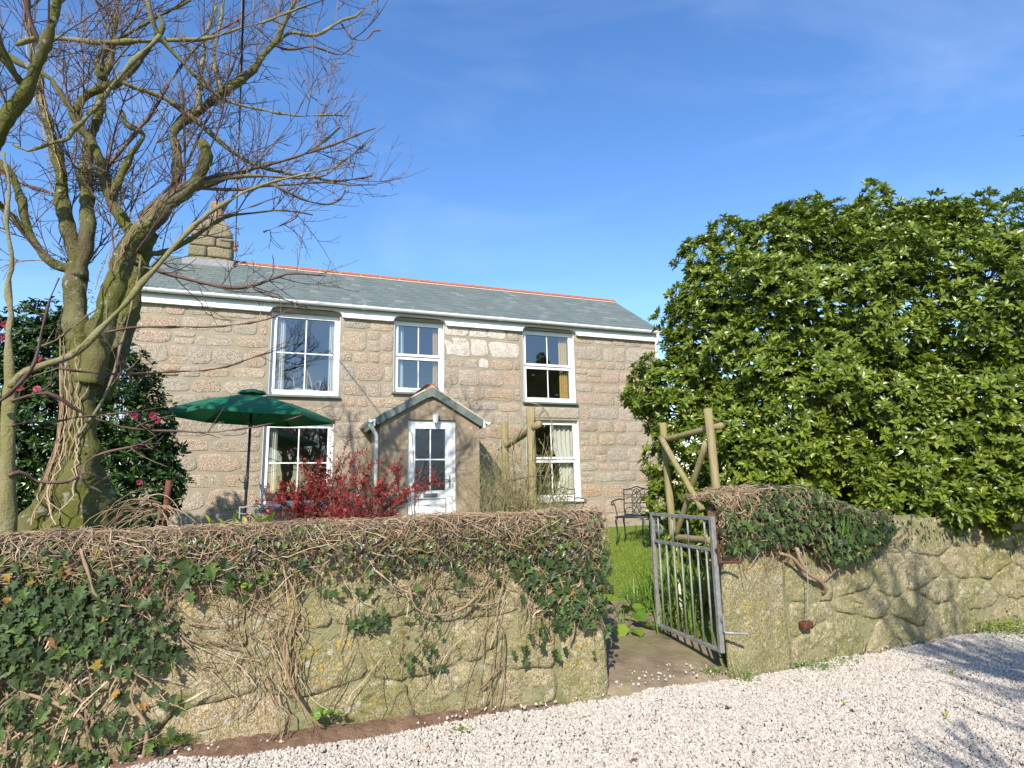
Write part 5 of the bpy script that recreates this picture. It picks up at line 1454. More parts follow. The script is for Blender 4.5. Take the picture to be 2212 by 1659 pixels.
def grow_twig(p, d, ln, rad, out, buds, sub, up):
    n = 6
    pts = [np.array(p)]
    dd = np.array(d); bend = rng.normal(size=3) * 0.055 + np.array([0, 0, up * 0.16])
    for k in range(n):
        dd = unit(dd + bend + rng.normal(size=3) * 0.05)
        pts.append(pts[-1] + dd * ln / n)
    P_ = np.array(pts)
    rr = np.linspace(rad, max(rad * 0.5, 0.0024), n + 1)
    out.append((P_, rr))
    buds.append(P_[-1] + dd * 0.006)
    if sub > 0 and ln > 0.16:
        for k in range(sub):
            i = rng.integers(1, n)
            s = unit(np.cross(dd, rng.normal(size=3)))
            grow_twig(P_[i], unit(dd * 0.8 + s * 0.75), ln * rng.uniform(0.25, 0.5), rad * 0.65, out, buds, sub - 2, up)


tree = empty('bare_sycamore_tree', (-3.6, 5.2, 0.6), 0, 'large mossy leafless tree with thick trunk behind the ivy topped wall', 'tree')
young = empty('young_sycamore_stem', (-3.76, 4.35, 0.6), 0, 'slender young leafless tree in front of the thick mossy trunk', 'tree')


def place(P, o): return P - np.array(o.location)


tw, bd = [], []
LIMBS = []
for i, L in enumerate(TREE_LIMBS):
    P, r = smooth_limb(L, 0.05 if L[0][3] > 0.04 else 0.09)
    LIMBS.append((P, r))
    if i == 0: r = np.minimum(r, 0.40)
    r = r * (0.70 if i < 2 else 0.62 if i == 6 else 0.70 if r[0] > 0.05 else 0.85)
    if i == 19: r = r * 0.85
    big = r[0] > 0.03
    limb_mesh('trunk' if i == 0 else ('root_flare' if i == 1 else 'branch'), place(P, tree), r, M['bark'] if big else M['bark_young'] if r[0] > 0.019 and i < 26 else M['twig'], tree, 0.36 if i < 2 else 0.22)
    Lim = i
    if i < 2: continue
    low = P[:, 2] < 3.6
    pm = 4.4
    rr = np.where(low, 9, r)
    twig_polys(P, rr, pm * 0.75, 0.3, 1.0, tw, bd, up=0.35, rmax=0.10, sub=4)
    # longer shoots on the heavy limbs
    if big: twig_polys(P, rr, 1.5, 0.8, 1.6, tw, bd, up=0.7, rmax=0.2, sub=6, th=0.007)
    if not big and i > 15: twig_polys(P, r, 2.6, 0.15, 0.5, tw, bd, up=0.2, rmax=0.03, sub=2)
# moss tufts and lichen on the heavy wood, dry climber stems up the trunk
ml, mx_, mz_ = [], [], []
for P, r in LIMBS:
    if r[0] < 0.03: continue
    T = unit(np.gradient(P, axis=0))
    for k in range(len(P)):
        if r[k] < 0.02: continue
        for _ in range(rng.poisson(26 * min(1.6, r[k] / 0.12))):
            s_ = unit(np.cross(T[k], rng.normal(size=3)))
            q = P[k] + T[k] * rng.uniform(-0.03, 0.03) + s_ * r[k] * (0.86 if r[k] > 0.05 else 0.9)
            if noise.noise(Vector(tuple(q * 3.2))) + 0.25 * s_[2] < 0.03: continue
            ml.append(q + s_ * rng.uniform(-0.004, 0.010)); mx_.append(s_ + rng.normal(size=3) * 0.7); mz_.append(rng.normal(size=3))
ml = np.array(ml); print('moss', len(ml))
V, Fc, A = scatter(SV, SF, leaf_frames(np.array(mx_), np.array(mz_)), place(ml, tree), rng.uniform(0.014, 0.034, len(ml)))
tag(link('moss', np_mesh('moss', V, Fc, A), M['treemoss'], tree), kind='stuff')
cl_ = []
for k in range(46):
    P, r = LIMBS[0 if k < 30 else 2 + (k % 2) * 4]
    a0 = rng.uniform(2.6, 5.2); i0 = rng.integers(len(P) // 3, len(P) - 12); n2 = rng.integers(10, 30); pts = []
    for j in range(i0, min(len(P), i0 + n2)):
        a0 += rng.normal() * 0.10
        rr_ = min(r[j], 0.40) * 0.86 + 0.012
        pts.append(P[j] + np.array([math.cos(a0) * rr_, math.sin(a0) * rr_, 0]))
    if len(pts) > 4: cl_.append((np.array(pts), np.linspace(0.006, 0.003, len(pts))))
V, Fc, A = tubes([(place(p, tree), r) for p, r in cl_], 4)
tag(link('climber_stems', np_mesh('climber_stems', V, Fc, A), M['ivystem'], tree), kind='stuff')
V, Fc, A = tubes([(place(p, tree), r) for p, r in tw], 3)
tag(link('twigs', np_mesh('twigs', V, Fc, A), M['twig'], tree), kind='stuff')
OV = np.array([(1, 0, 0), (-1, 0, 0), (0, 1, 0), (0, -1, 0), (0, 0, 1.8), (0, 0, -1)], float)
OF = np.array([(0, 2, 4), (2, 1, 4), (1, 3, 4), (3, 0, 4), (2, 0, 5), (1, 2, 5), (3, 1, 5), (0, 3, 5)])
B_ = np.array(bd)
V, Fc, A = scatter(OV, OF, np.tile(np.eye(3), (len(B_), 1, 1)), place(B_, tree), rng.uniform(0.0035, 0.006, len(B_)))
tag(link('buds', np_mesh('buds', V, Fc, A), M['twig'], tree), kind='stuff')
print('twigs', len(tw))
tw, bd = [], []
for i, L in enumerate(YOUNG_LIMBS):
    P, r = smooth_limb(L, 0.07)
    if i: r = np.maximum(r * (0.8 if i == 1 else 0.66), 0.0035) * (1 + 0.10 * np.sin(np.arange(len(r)) * 1.3) ** 8)
    limb_mesh('stem' if i == 0 else 'branch', place(P, young), r, M['bark_young'] if r[0] > 0.024 else M['twig'], young, 0.06)
    if i > 0: twig_polys(P, np.where(r > 0.03, 9, r), 2.6 if i > 1 else 1.2, 0.10, 0.38, tw, bd, up=0.15, rmax=0.05, sub=2, th=0.0032)
V, Fc, A = tubes([(place(p, young), r) for p, r in tw], 3)
tag(link('twigs', np_mesh('twigs', V, Fc, A), M['twig'], young), kind='stuff')
B_ = np.array(bd)
V, Fc, A = scatter(OV, OF, np.tile(np.eye(3), (len(B_), 1, 1)), place(B_, young), rng.uniform(0.0035, 0.0055, len(B_)))
tag(link('buds', np_mesh('buds', V, Fc, A), M['twig'], young), kind='stuff')
# a crow's nest of sticks in the crown
np_ = []
for _ in range(160):
    a = rng.normal(size=3) * [0.16, 0.14, 0.06] + [-4.02, 5.45, 4.62]
    d = unit(rng.normal(size=3) * [1, 1, 0.25]); np_.append((np.array([a - d * 0.12, a + d * 0.02 + [0, 0, .02], a + d * 0.14]), np.full(3, 0.0035)))
V, Fc, A = tubes(np_, 3)
tag(link('twig_nest', np_mesh('twig_nest', V, Fc, A), M['twig']), 'dark bird nest of sticks lodged in the fork of the mossy tree', 'nest')

# ------------------------------------------------------------------ evergreen tree
ever = empty('evergreen_tree', (4.3, 8.3, 0.6), 0, 'big rounded glossy evergreen tree overhanging the wall beside the gate', 'tree')
eo = np.array([4.3, 8.3, 0.6])
Mx, loc, sc, P_, D_ = blob_rosettes(EVERGREEN_BLOBS, 76, (1.0, 0.86), 9, (0.07, 0.115), (1.35, 0.35), back=-0.35, wob=0.30)
foliage(ever, 'leaf', LV, LF, M['evleaf'], Mx, loc - eo, sc, near=np.array([0.5, 0, 2.5]) - eo, mass='crown')
Mi, li, si, Pi, Di = blob_rosettes([b_ for b_ in EVERGREEN_BLOBS if b_[3] > 0.45], 33, (0.72, 0.5), 7, (0.12, 0.18), (1.4, 0.5), back=-0.5)
V, Fc, A = scatter(LV, LF, Mi, li - eo, si)
tag(link('inner_crown', np_mesh('inner_crown', V, Fc, A), M['evleaf'], ever), kind='stuff')
print('evergreen leaves', len(loc), len(li))
tips = []
sel = rng.choice(len(P_), 1500, replace=False)
for i in sel:
    p = P_[i] - eo; d = D_[i]
    tips.append((np.array([p - d * 0.45 - [0, 0, .2], p - d * 0.2 - [0, 0, .06], p]), np.array([0.008, 0.005, 0.003])))
V, Fc, A = tubes(tips, 3)
tag(link('twigs', np_mesh('twigs', V, Fc, A), M['bark_dark'], ever), kind='stuff')
for (a, b_, r0) in (((4.3, 8.6, 0.3), (4.4, 8.5, 2.2), 0.16), ((4.4, 8.5, 1.9), (3.3, 8.3, 3.6), 0.09), ((4.4, 8.5, 2.0), (5.6, 8.4, 3.8), 0.10), ((4.4, 8.5, 2.1), (4.5, 8.5, 4.6), 0.10), ((4.35, 8.5, 1.4), (3.7, 7.7, 2.3), 0.06), ((4.4, 8.5, 1.3), (5.3, 7.5, 2.0), 0.06)):
    a = np.array(a); b_ = np.array(b_); P = np.array([a + (b_ - a) * s + np.array([0.08 * math.sin(s * 5), 0, 0.1 * math.sin(s * 3)]) for s in np.linspace(0, 1, 14)])
    limb_mesh('trunk' if r0 > 0.15 else 'limb', P - eo, np.linspace(r0, r0 * 0.4, 14), M['bark_dark'], ever)

# ------------------------------------------------------------------ camellia
cam_b = empty('camellia_bush', (-4.1, 7.3, 0.6), 0, 'dark glossy camellia bush with pink flowers behind the mossy trunk', 'bush')
co = np.array([-4.1, 7.3, 0.6])
Mx, loc, sc, P_, D_ = blob_rosettes(CAMELLIA_BLOBS, 70, (1.0, 0.8), 7, (0.06, 0.095), (1.4, 0.5), back=-0.2, wob=0.25)
foliage(cam_b, 'leaf', LV, LF, M['camleaf'], Mx, loc - co, sc, near=np.array([-2.0, 0, 2.0]) - co, singles=200, mass='crown')
Mi, li, si, Pi, Di = blob_rosettes([b_ for b_ in CAMELLIA_BLOBS if b_[3] > 0.3], 60, (0.7, 0.5), 6, (0.09, 0.13), (1.4, 0.5), back=-0.5)
V, Fc, A = scatter(LV, LF, Mi, li - co, si)
tag(link('inner_crown', np_mesh('inner_crown', V, Fc, A), M['camleaf'], cam_b), kind='stuff')
tips = [(np.array([P_[i] - co - D_[i] * 0.4 - [0, 0, .2], P_[i] - co - D_[i] * 0.15, P_[i] - co]), np.array([0.007, 0.004, 0.002])) for i in rng.choice(len(P_), 400, replace=False)]
V, Fc, A = tubes(tips, 3); tag(link('twigs', np_mesh('twigs', V, Fc, A), M['bark_dark'], cam_b), kind='stuff')
fl = MB()
for ring_, (n_, rr_, zz) in enumerate([(8, 1.0, 0.15), (7, 0.75, 0.4), (5, 0.45, 0.6)]):
    for i in range(n_):
        q = 2 * math.pi * (i + 0.5 * ring_) / n_
        c, s = math.cos(q), math.sin(q)
        w = 0.42
        fl.add([(0.1 * c, 0.1 * s, 0), (rr_ * 0.7 * c - w * s * rr_, rr_ * 0.7 * s + w * c * rr_, zz * 0.7), (rr_ * 1.05 * c, rr_ * 1.05 * s, zz), (rr_ * 0.7 * c + w * s * rr_, rr_ * 0.7 * s - w * c * rr_, zz * 0.7)], [(0, 1, 2), (0, 2, 3)])
fme = bpy.data.meshes.new('flower'); fme.from_pydata(fl.v, [], fl.f); fme.materials.append(M['petal'])
cbl = np.array(CAMELLIA_BLOBS)
for (x, y, z) in CAMELLIA_FLOWERS:
    p = np.array([x, y, z])
    # seat each flower on the crown's outside
    dir_ = unit(CAMP - p); q = p.copy()
    ins = [(np.linalg.norm(q - b_[:3]) - b_[3]) for b_ in cbl]
    k = 0
    while min(np.linalg.norm(q - b_[:3]) - b_[3] * 1.03 for b_ in cbl) < 0 and k < 60: q = q + dir_ * 0.03; k += 1
    k = 0
    while min(np.linalg.norm(q - b_[:3]) - b_[3] * 1.05 for b_ in cbl) > 0.06 and k < 40: q = q - dir_ * 0.03; k += 1
    o = bpy.data.objects.new('flower', fme); COL.objects.link(o); o.parent = cam_b
    o.location = Vector(q.tolist()) - Vector(co.tolist()); o.scale = [rnd.uniform(0.034, 0.046)] * 3
    o.rotation_euler = Vector((dir_ + np.array([rnd.uniform(-.6, .6), rnd.uniform(-.3, .3), rnd.uniform(-.5, .3)])).tolist()).to_track_quat('Z', 'Y').to_euler()

# ------------------------------------------------------------------ ivy on the walls
def wall_surf(u, z, ztop, bulge):
    if ztop < 1.3:
        p, nn = wall_surf0(u, z, ztop, bulge); p[2] += 0.011 * u * min(1.0, z / 1.2) * (z > 0.7) + 0.02 * noise.noise(Vector((u * 2.0, 0, 5))); return p, nn
    p, nn = wall_surf0(u, z, ztop, bulge)
    p[2] += mound(u) * max(0.0, min(1.0, (z - 0.9) / 0.4)); return p, nn


def mound(u):
    return 0.06 * math.sin(max(0.0, min(1.0, (u + 0.8) / 1.7)) * math.pi) - 0.20 * sstep((u - 0.2) / 1.1) + 0.03 * noise.noise(Vector((u * 3.5, 0, 9)))


def wall_surf0(u, z, ztop, bulge):
    """point and outward normal on a rounded wall top; z above ztop runs over the top"""
    over = z - ztop
    if over <= 0: return np.array([u, -bulge, z]), np.array([0, -1.0, 0.15])
    a = min(over / 0.14, 1.0) * math.pi / 2
    y = -bulge + 0.09 * (1 - math.cos(a)) * 1.2 + max(0, over - 0.14)
    return np.array([u, y, ztop + 0.09 * math.sin(a)]), np.array([0, -math.cos(a), math.sin(a) + 0.15])


def ivy_stems(u0, u1, z0, z1, n, ang, spread, length, rad, ztop, bulge, rough=0.02, zbias=1.0, curl=0.28):
    out = []
    u_lo, u_hi = (-9, 0.0) if ztop < 1.3 else (-0.8, 9)
    for _ in range(n):
        u = rng.uniform(u0, u1); z = z0 + (z1 - z0) * rng.random() ** zbias
        a = ang + rng.normal() * spread
        if rng.random() < 0.5: a += math.pi
        ln = rng.uniform(*length); k = 6
        off = rng.uniform(0, rough); pts = []
        da = rng.normal() * curl * 0.4
        uu, zz = u, z
        for j in range(k):
            uu = min(u_hi, max(u_lo, uu)); p, nn = wall_surf(uu, zz, ztop, bulge)
            pts.append(p + nn / np.linalg.norm(nn) * (off + rng.uniform(-0.3, 0.5) * rough))
            uu += math.cos(a) * ln / k; zz += math.sin(a) * ln / k
            zz = max(0.03, zz); a += da + rng.normal() * curl
        r0 = rng.uniform(*rad)
        out.append((np.array(pts), np.linspace(r0, r0 * 0.6, k)))
    return out


def ivy_leaves(n, us, zs, ztop, bulge, size, lift=(0.01, 0.05), test=None):
    loc, X, Z = [], [], []
    k = 0
    while len(loc) < n and k < n * 12:
        k += 1
        u = rng.uniform(*us); z = rng.uniform(*zs)
        if test is not None and rng.random() > test(u, z): continue
        p, nn = wall_surf(u, z, ztop, bulge)
        nn = nn / np.linalg.norm(nn)
        loc.append(p + nn * rng.uniform(*lift))
        X.append(np.array([rng.normal() * 0.6, -0.25, -1.0 + rng.normal() * 0.4]))
        Z.append(nn + np.array([rng.normal() * 0.38, 0, 0.30 + rng.normal() * 0.38]))
    loc = np.array(loc); Mx = leaf_frames(np.array(X), np.array(Z))
    return Mx, loc, rng.uniform(size[0], size[1], len(loc))


def litter_cap(name, x0, x1, prof, m, parent, amp=0.03):
    n = int((x1 - x0) / 0.05); V = []
    k = len(prof)
    for i in range(n):
        x = x0 + (x1 - x0) * i / (n - 1)
        for j, (y, z) in enumerate(prof):
            a = noise.noise(Vector((x * 6, z * 8, y * 6))) * amp + noise.noise(Vector((x * 17, z * 17, y * 17))) * amp * 0.6
            low = 0.05 * noise.noise(Vector((x * 3, 4.0, 0))) if j < 2 else 0
            e = min(1, (x1 - x) / 0.12, (x - x0) / 0.12)
            xs_ = x + (max(0, y) * 1.0 * max(0, 1 - (x - x0) / 0.8) if x0 > -1 else 0)
            V.append((xs_, y - a * 0.8 + (0.05 * (1 - e)), z + a + low - 0.05 * (1 - e) + (0.011 * x if x0 < -1 else mound(x) * max(0.0, min(1.0, (z - 0.9) / 0.4)))))
    Fc = [(i * k + j, (i + 1) * k + j, (i + 1) * k + j + 1, i * k + j + 1) for i in range(n - 1) for j in range(k - 1)]
    return link(name, np_mesh(name, np.array(V), np.array(Fc), smooth=True), m, parent)


near = np.array([1.0, -4.5, 1.2])
ivyL = empty('ivy_plant', WL0, WLA, 'dry stemmed ivy thatch with large dark leaves over the wall left of the gate', 'ivy')
tag(litter_cap('litter', -7.5, 0.01, [(0.04, 1.15), (-0.005, 1.20), (-0.02, 1.25), (0.0, 1.31), (0.07, 1.345), (0.2, 1.365), (0.4, 1.36), (0.55, 1.32), (0.6, 1.15)], M['litter'], ivyL), kind='stuff')
ZT, BU = 1.26, 0.05
st = ivy_stems(-5.0, -2.6, 1.12, 1.62, 1700, 0.0, 0.75, (0.12, 0.5), (0.0018, 0.0042), ZT, BU, 0.055, 0.85)
st += ivy_stems(-2.6, -0.02, 1.19, 1.62, 1500, 0.0, 0.75, (0.12, 0.45), (0.0018, 0.0042), ZT, BU, 0.055, 0.85)
st += ivy_stems(-7.4, -5.0, 1.04, 1.55, 500, 0.0, 0.75, (0.12, 0.5), (0.0025, 0.005), ZT, BU, 0.05)
st += ivy_stems(-5.0, -2.6, 0.84, 1.12, 260, 1.35, 0.6, (0.12, 0.40), (0.002, 0.0042), ZT, 0.045, 0.03, 0.6)
st += ivy_stems(-2.6, -0.05, 0.98, 1.12, 130, 1.2, 0.8, (0.10, 0.34), (0.002, 0.004), ZT, 0.045, 0.03, 0.6)
st += ivy_stems(-2.62, -2.26, 0.35, 1.05, 62, 1.6, 0.42, (0.2, 0.55), (0.002, 0.0045), ZT, 0.05, 0.05, 1.0, 0.3)
st += ivy_stems(-2.40, -2.26, 0.06, 0.55, 22, 1.75, 0.2, (0.2, 0.4), (0.003, 0.006), ZT, 0.05, 0.05, 1.0, 0.14)
st += ivy_stems(-3.3, -2.5, 0.45, 0.95, 60, 2.45, 0.3, (0.2, 0.6), (0.0022, 0.0045), ZT, 0.05, 0.03, 1.0, 0.15)
st += ivy_stems(-4.3, -3.2, 0.05, 0.75, 120, 1.3, 0.55, (0.2, 0.7), (0.0025, 0.007), ZT, 0.055, 0.04, 1.0, 0.16)
st += ivy_stems(-1.55, -0.85, 0.75, 1.1, 80, 0.8, 0.6, (0.15, 0.45), (0.002, 0.0045), ZT, 0.045, 0.03)
st += ivy_stems(-0.75, -0.03, 0.6, 1.2, 190, 1.3, 0.6, (0.12, 0.4), (0.0022, 0.005), ZT, 0.04, 0.04)
st += ivy_stems(-1.05, -0.85, 0.25, 0.9, 14, 1.5, 0.12, (0.4, 0.7), (0.003, 0.005), ZT, 0.045, 0.02, 1.0, 0.1)
st += ivy_stems(-2.0, -1.3, 0.2, 0.9, 40, 1.3, 0.4, (0.2, 0.45), (0.002, 0.004), ZT, 0.045, 0.02)
V, Fc, A = tubes(st, 3)
tag(link('stems', np_mesh('stems', V, Fc, A), M['ivystem'], ivyL), kind='stuff')
# old thick stems one can follow
def stem(parent, pts, r0, r1, m='ivystem', name='stem'):
    P, r = smooth_limb([(*p, r0 + (r1 - r0) * i / (len(pts) - 1)) for i, p in enumerate(pts)], 0.05)
    return limb_mesh(name, P, r, M[m], parent, 0.12)
stem(ivyL, [(-3.15, -0.04, -0.03), (-3.12, -0.07, 0.2), (-3.22, -0.08, 0.40), (-3.16, -0.07, 0.62), (-3.25, -0.04, 0.85)], 0.011, 0.006)
stem(ivyL, [(-3.95, -0.02, 0.60), (-3.8, -0.08, 0.50), (-3.6, -0.08, 0.40), (-3.45, -0.08, 0.28), (-3.38, -0.04, 0.0)], 0.009, 0.014)
stem(ivyL, [(-2.08, -0.06, 0.06), (-2.18, -0.09, 0.16), (-2.3, -0.09, 0.35), (-2.36, -0.08, 0.6), (-2.30, -0.08, 0.9), (-2.4, -0.07, 1.1)], 0.013, 0.007)
stem(ivyL, [(-1.84, -0.07, 1.15), (-1.78, -0.10, 1.05), (-1.62, -0.08, 0.92), (-1.48, -0.06, 0.86)], 0.007, 0.004)
stem(ivyL, [(-0.95, -0.07, 0.90), (-0.93, -0.08, 0.72), (-0.86, -0.07, 0.55), (-0.88, -0.08, 0.38), (-1.0, -0.07, 0.22), (-1.08, -0.06, 0.18)], 0.008, 0.005)
stem(ivyL, [(-1.55, -0.07, 0.93), (-1.50, -0.09, 0.78), (-1.35, -0.09, 0.72), (-1.15, -0.09, 0.76), (-1.0, -0.08, 0.9), (-0.95, -0.07, 1.05)], 0.007, 0.006)
stem(ivyL, [(-0.42, -0.07, 0.95), (-0.36, -0.08, 0.75), (-0.30, -0.07, 0.55), (-0.34, -0.06, 0.42)], 0.008, 0.004)
stem(ivyL, [(-3.0, -0.06, 0.30), (-2.85, -0.08, 0.36), (-2.7, -0.07, 0.45), (-2.62, -0.06, 0.6)], 0.006, 0.004)
stem(ivyL, [(-3.55, -0.1, 1.28), (-3.48, -0.13, 1.12), (-3.42, -0.12, 0.98), (-3.25, -0.11, 0.92)], 0.009, 0.006)
# leaves
def tA(u, z):
    e = 1.0 if u < -3.45 else max(0, (-2.9 - u) / 0.55)
    lo = 0.55 + 0.10 * math.sin(u * 5)
    return e * (1.0 if z > lo else 0.16 if z > 0.05 else 0) * (1 if z < 1.12 else 0.35)
def tB(u, z):
    lo = 0.62 if u < -0.42 else 0.45
    lo = 1.0 + (u + 0.8) * -1.1 if u < -0.4 else 0.56 - 0.3 * max(0, -0.2 - abs(u + 0.3) * 2)
    e = 1 if z > lo else 0.06
    return e * (1 if z < 1.12 else 0.22)
parts_ = [ivy_leaves(1350, (-5.3, -2.9), (0.03, 1.30), ZT, 0.07, (0.036, 0.08), (0.0, 0.06), tA),
          ivy_leaves(330, (-0.8, 0.0), (0.35, 1.30), ZT, 0.05, (0.04, 0.08), (0.0, 0.05), tB),
          ivy_leaves(60, (-2.9, -0.9), (0.9, 1.2), ZT, 0.05, (0.035, 0.075), (0.0, 0.05)),
          ivy_leaves(26, (-1.95, -1.70), (0.68, 0.80), ZT, 0.04, (0.04, 0.06)),
          ivy_leaves(40, (-1.6, -1.3), (0.35, 0.85), ZT, 0.04, (0.025, 0.05), test=lambda u, z: 0.5),
          ivy_leaves(22, (-0.62, -0.38), (0.50, 0.66), ZT, 0.04, (0.035, 0.055)),
          ivy_leaves(70, (-3.9, -3.0), (0.03, 0.45), ZT, 0.05, (0.04, 0.07)),
          ivy_leaves(14, (-3.0, -2.7), (1.05, 1.22), ZT, 0.08, (0.08, 0.115))]
Mx = np.concatenate([p[0] for p in parts_]); loc = np.concatenate([p[1] for p in parts_]); sc = np.concatenate([p[2] for p in parts_])
foliage(ivyL, 'leaf', IV, IF, M['ivyleaf'], Mx, loc, sc, near=near + [-2, 0, 0], mass='leaves')
a_ = ivy_leaves(5200, (-5.2, 0.0), (1.06, 1.60), ZT, 0.06, (0.018, 0.045), (0.0, 0.05), lambda u, z: 0.35 + 0.65 * (noise.noise(Vector((u * 3, z * 4, 0))) > -0.05) * (0.6 if u < -2.6 else 1) * (1 if z > 1.17 else 0.12))
V, Fc, A = scatter(IV, IF, a_[0], a_[1], a_[2])
tag(link('small_leaves', np_mesh('small_leaves', V, Fc, A), M['ivydark'], ivyL), kind='stuff')

ivyR = empty('ivy_plant', WR0, WRA, 'bushy green ivy mound covering the wall top right of the gate', 'ivy')
tag(litter_cap('litter', -0.80, 1.25, [(0.0, 0.94), (-0.03, 1.05), (-0.06, 1.15), (-0.07, 1.27), (-0.02, 1.38), (0.12, 1.44), (0.30, 1.45), (0.42, 1.38), (0.46, 1.0)], M['litter'], ivyR, 0.04), kind='stuff')
ZR, BR = 1.36, 0.085
st = ivy_stems(-0.78, 1.4, 0.98, 1.75, 900, 0.1, 0.9, (0.1, 0.4), (0.002, 0.0045), ZR, BR, 0.05)
st += ivy_stems(-0.8, -0.35, 1.25, 1.75, 420, 0.1, 0.8, (0.1, 0.35), (0.002, 0.0045), ZR, BR, 0.06)
st += ivy_stems(1.2, 2.6, 1.0, 1.3, 120, 0.0, 0.5, (0.15, 0.45), (0.002, 0.004), 1.2, 0.04, 0.03)
V, Fc, A = tubes(st, 3); tag(link('stems', np_mesh('stems', V, Fc, A), M['ivystem'], ivyR), kind='stuff')
stem(ivyR, [(-0.15, -0.10, 0.98), (0.0, -0.10, 0.93), (0.10, -0.09, 0.84), (0.22, -0.09, 0.76), (0.34, -0.08, 0.70), (0.42, -0.05, 0.63), (0.44, 0.0, 0.58)], 0.013, 0.022)
stem(ivyR, [(0.06, -0.10, 1.02), (0.08, -0.10, 0.93), (0.14, -0.09, 0.84), (0.2, -0.09, 0.78)], 0.016, 0.012)
stem(ivyR, [(0.25, -0.10, 1.02), (0.34, -0.1, 0.92), (0.46, -0.09, 0.82), (0.50, -0.08, 0.76)], 0.008, 0.006)
stem(ivyR, [(0.62, -0.08, 0.88), (0.56, -0.09, 0.80), (0.46, -0.08, 0.74), (0.36, -0.08, 0.71)], 0.006, 0.007)
def tR(u, z):
    lo = 1.03 if u < 0 else 1.03 - 0.20 * min(1, u / 0.8) + 0.05 * math.sin(u * 9)
    if u > 0.95: lo += (u - 0.95) * 1.3
    return (1 if z > lo else 0) * (1 if u > -0.45 or z < 1.4 else 0.4)
parts_ = [ivy_leaves(2100, (-0.80, 1.75), (0.74, 1.72), ZR, 0.10, (0.035, 0.075), (0.0, 0.06), tR),
          ivy_leaves(60, (1.3, 2.6), (0.95, 1.25), 1.2, 0.05, (0.03, 0.055))]
Mx = np.concatenate([p[0] for p in parts_]); loc = np.concatenate([p[1] for p in parts_]); sc = np.concatenate([p[2] for p in parts_])
foliage(ivyR, 'leaf', IV, IF, M['ivyleaf'], Mx, loc, sc, near=np.array([0.0, -5, 1.2]), singles=260, mass='leaves')
a_ = ivy_leaves(1700, (-0.8, 1.6), (0.85, 1.72), ZR, 0.10, (0.018, 0.038), (0.0, 0.05), tR)
V, Fc, A = scatter(IV, IF, a_[0], a_[1], a_[2])
tag(link('small_leaves', np_mesh('small_leaves', V, Fc, A), M['greenleaf'] if False else M['ivydark'], ivyR), kind='stuff')


# ------------------------------------------------------------------ strap leaved and small plants
def strap_clump(name, x, y, z, n, ln, wid, spread, label, cat, m='blade', parts=40, group=None, lean=(0, 0), k=7, rad=0.05):
    root = empty(name, (x, y, z), 0, label, cat, group)
    Vs, Fs, As = [], [], []
    for i in range(n):
        q = rng.uniform(0, 2 * np.pi); tl = spread * rng.random() ** 0.7
        L_ = rng.uniform(*ln); d = np.array([math.cos(q) * math.sin(tl) + lean[0], math.sin(q) * math.sin(tl) + lean[1], math.cos(tl)])
        p = np.array([rng.normal() * rad, rng.normal() * rad, -0.02]); side = unit(np.cross(d, [0, 0, 1.0]) + 1e-3)
        V = []
        for j in range(k):
            f = j / (k - 1); w = wid * (1 - f ** 2.2) * (0.5 + 0.5 * min(1, f * 4)) * 0.5 + 0.0004
            V += [p + side * w, p - side * w]
            d = unit(d + np.array([0, 0, -0.10 * (L_ / 0.4) * (0.3 + tl)])); p = p + d * L_ / (k - 1)
            if z + p[2] < z - 0.02: p[2] = -0.02
        V = np.array(V); Fc = np.array([(2 * j, 2 * j + 1, 2 * j + 3, 2 * j + 2) for j in range(k - 1)])
        if i < parts:
            link('leaf', np_mesh('leaf', V, Fc, smooth=True), M[m], root)
        else:
            Vs.append(V); Fs.append(Fc + 2 * k * len(Fs)); As.append(np.full(2 * k, rng.random()))
    if Vs: tag(link('leaves', np_mesh('leaves', np.concatenate(Vs), np.concatenate(Fs), np.concatenate(As), smooth=True), M[m], root), kind='stuff')
    return root


def gh(x, y): return garden_h(x, y)

strap_clump('crocosmia_clump', 1.86, 6.75, gh(1.86, 6.75), 130, (0.5, 0.95), 0.030, 0.8, 'tall sword leaved green clump growing behind the open iron gate', 'plant', parts=110, lean=(-0.14, -0.12), rad=0.17)
strap_clump('bluebell_clump', 1.66, 6.35, gh(1.66, 6.35), 170, (0.24, 0.46), 0.016, 1.15, 'low arching green leaf clump at the path edge behind the gate bars', 'plant', parts=50, rad=0.13)
strap_clump('bluebell_clump', 1.50, 7.0, gh(1.5, 7.0), 150, (0.24, 0.44), 0.016, 1.15, 'low arching green leaf clump between the lawn and the gate', 'plant', parts=40, rad=0.13)
strap_clump('crocosmia_clump', 1.62, 7.35, gh(1.62, 7.35), 45, (0.35, 0.6), 0.020, 0.9, 'sword leaved clump at the lawn edge farther behind the gate', 'plant', parts=40, lean=(-0.1, -0.05), rad=0.1)
strap_clump('grass_tuft', 1.84, 5.22, 0.0, 34, (0.12, 0.24), 0.008, 1.2, 'green grassy tuft at the foot of the granite gate pier', 'plant', parts=34, rad=0.03)
strap_clump('iris_clump', 2.30, 10.4, 0.69, 60, (0.2, 0.36), 0.016, 0.7, 'short green blades growing by the house wall behind the garden chair', 'plant', parts=40, rad=0.2, lean=(0, -.05))
strap_clump('spear_leaf_clump', WR0.x + dR.x * 0.62 - bR.x * 0.12, WR0.y + dR.y * 0.62 - bR.y * 0.12, 1.08, 12, (0.18, 0.32), 0.016, 0.6, 'upright bright green blades sprouting from the ivy mound', 'plant', parts=12, lean=(-0.05, -0.25), rad=0.06)


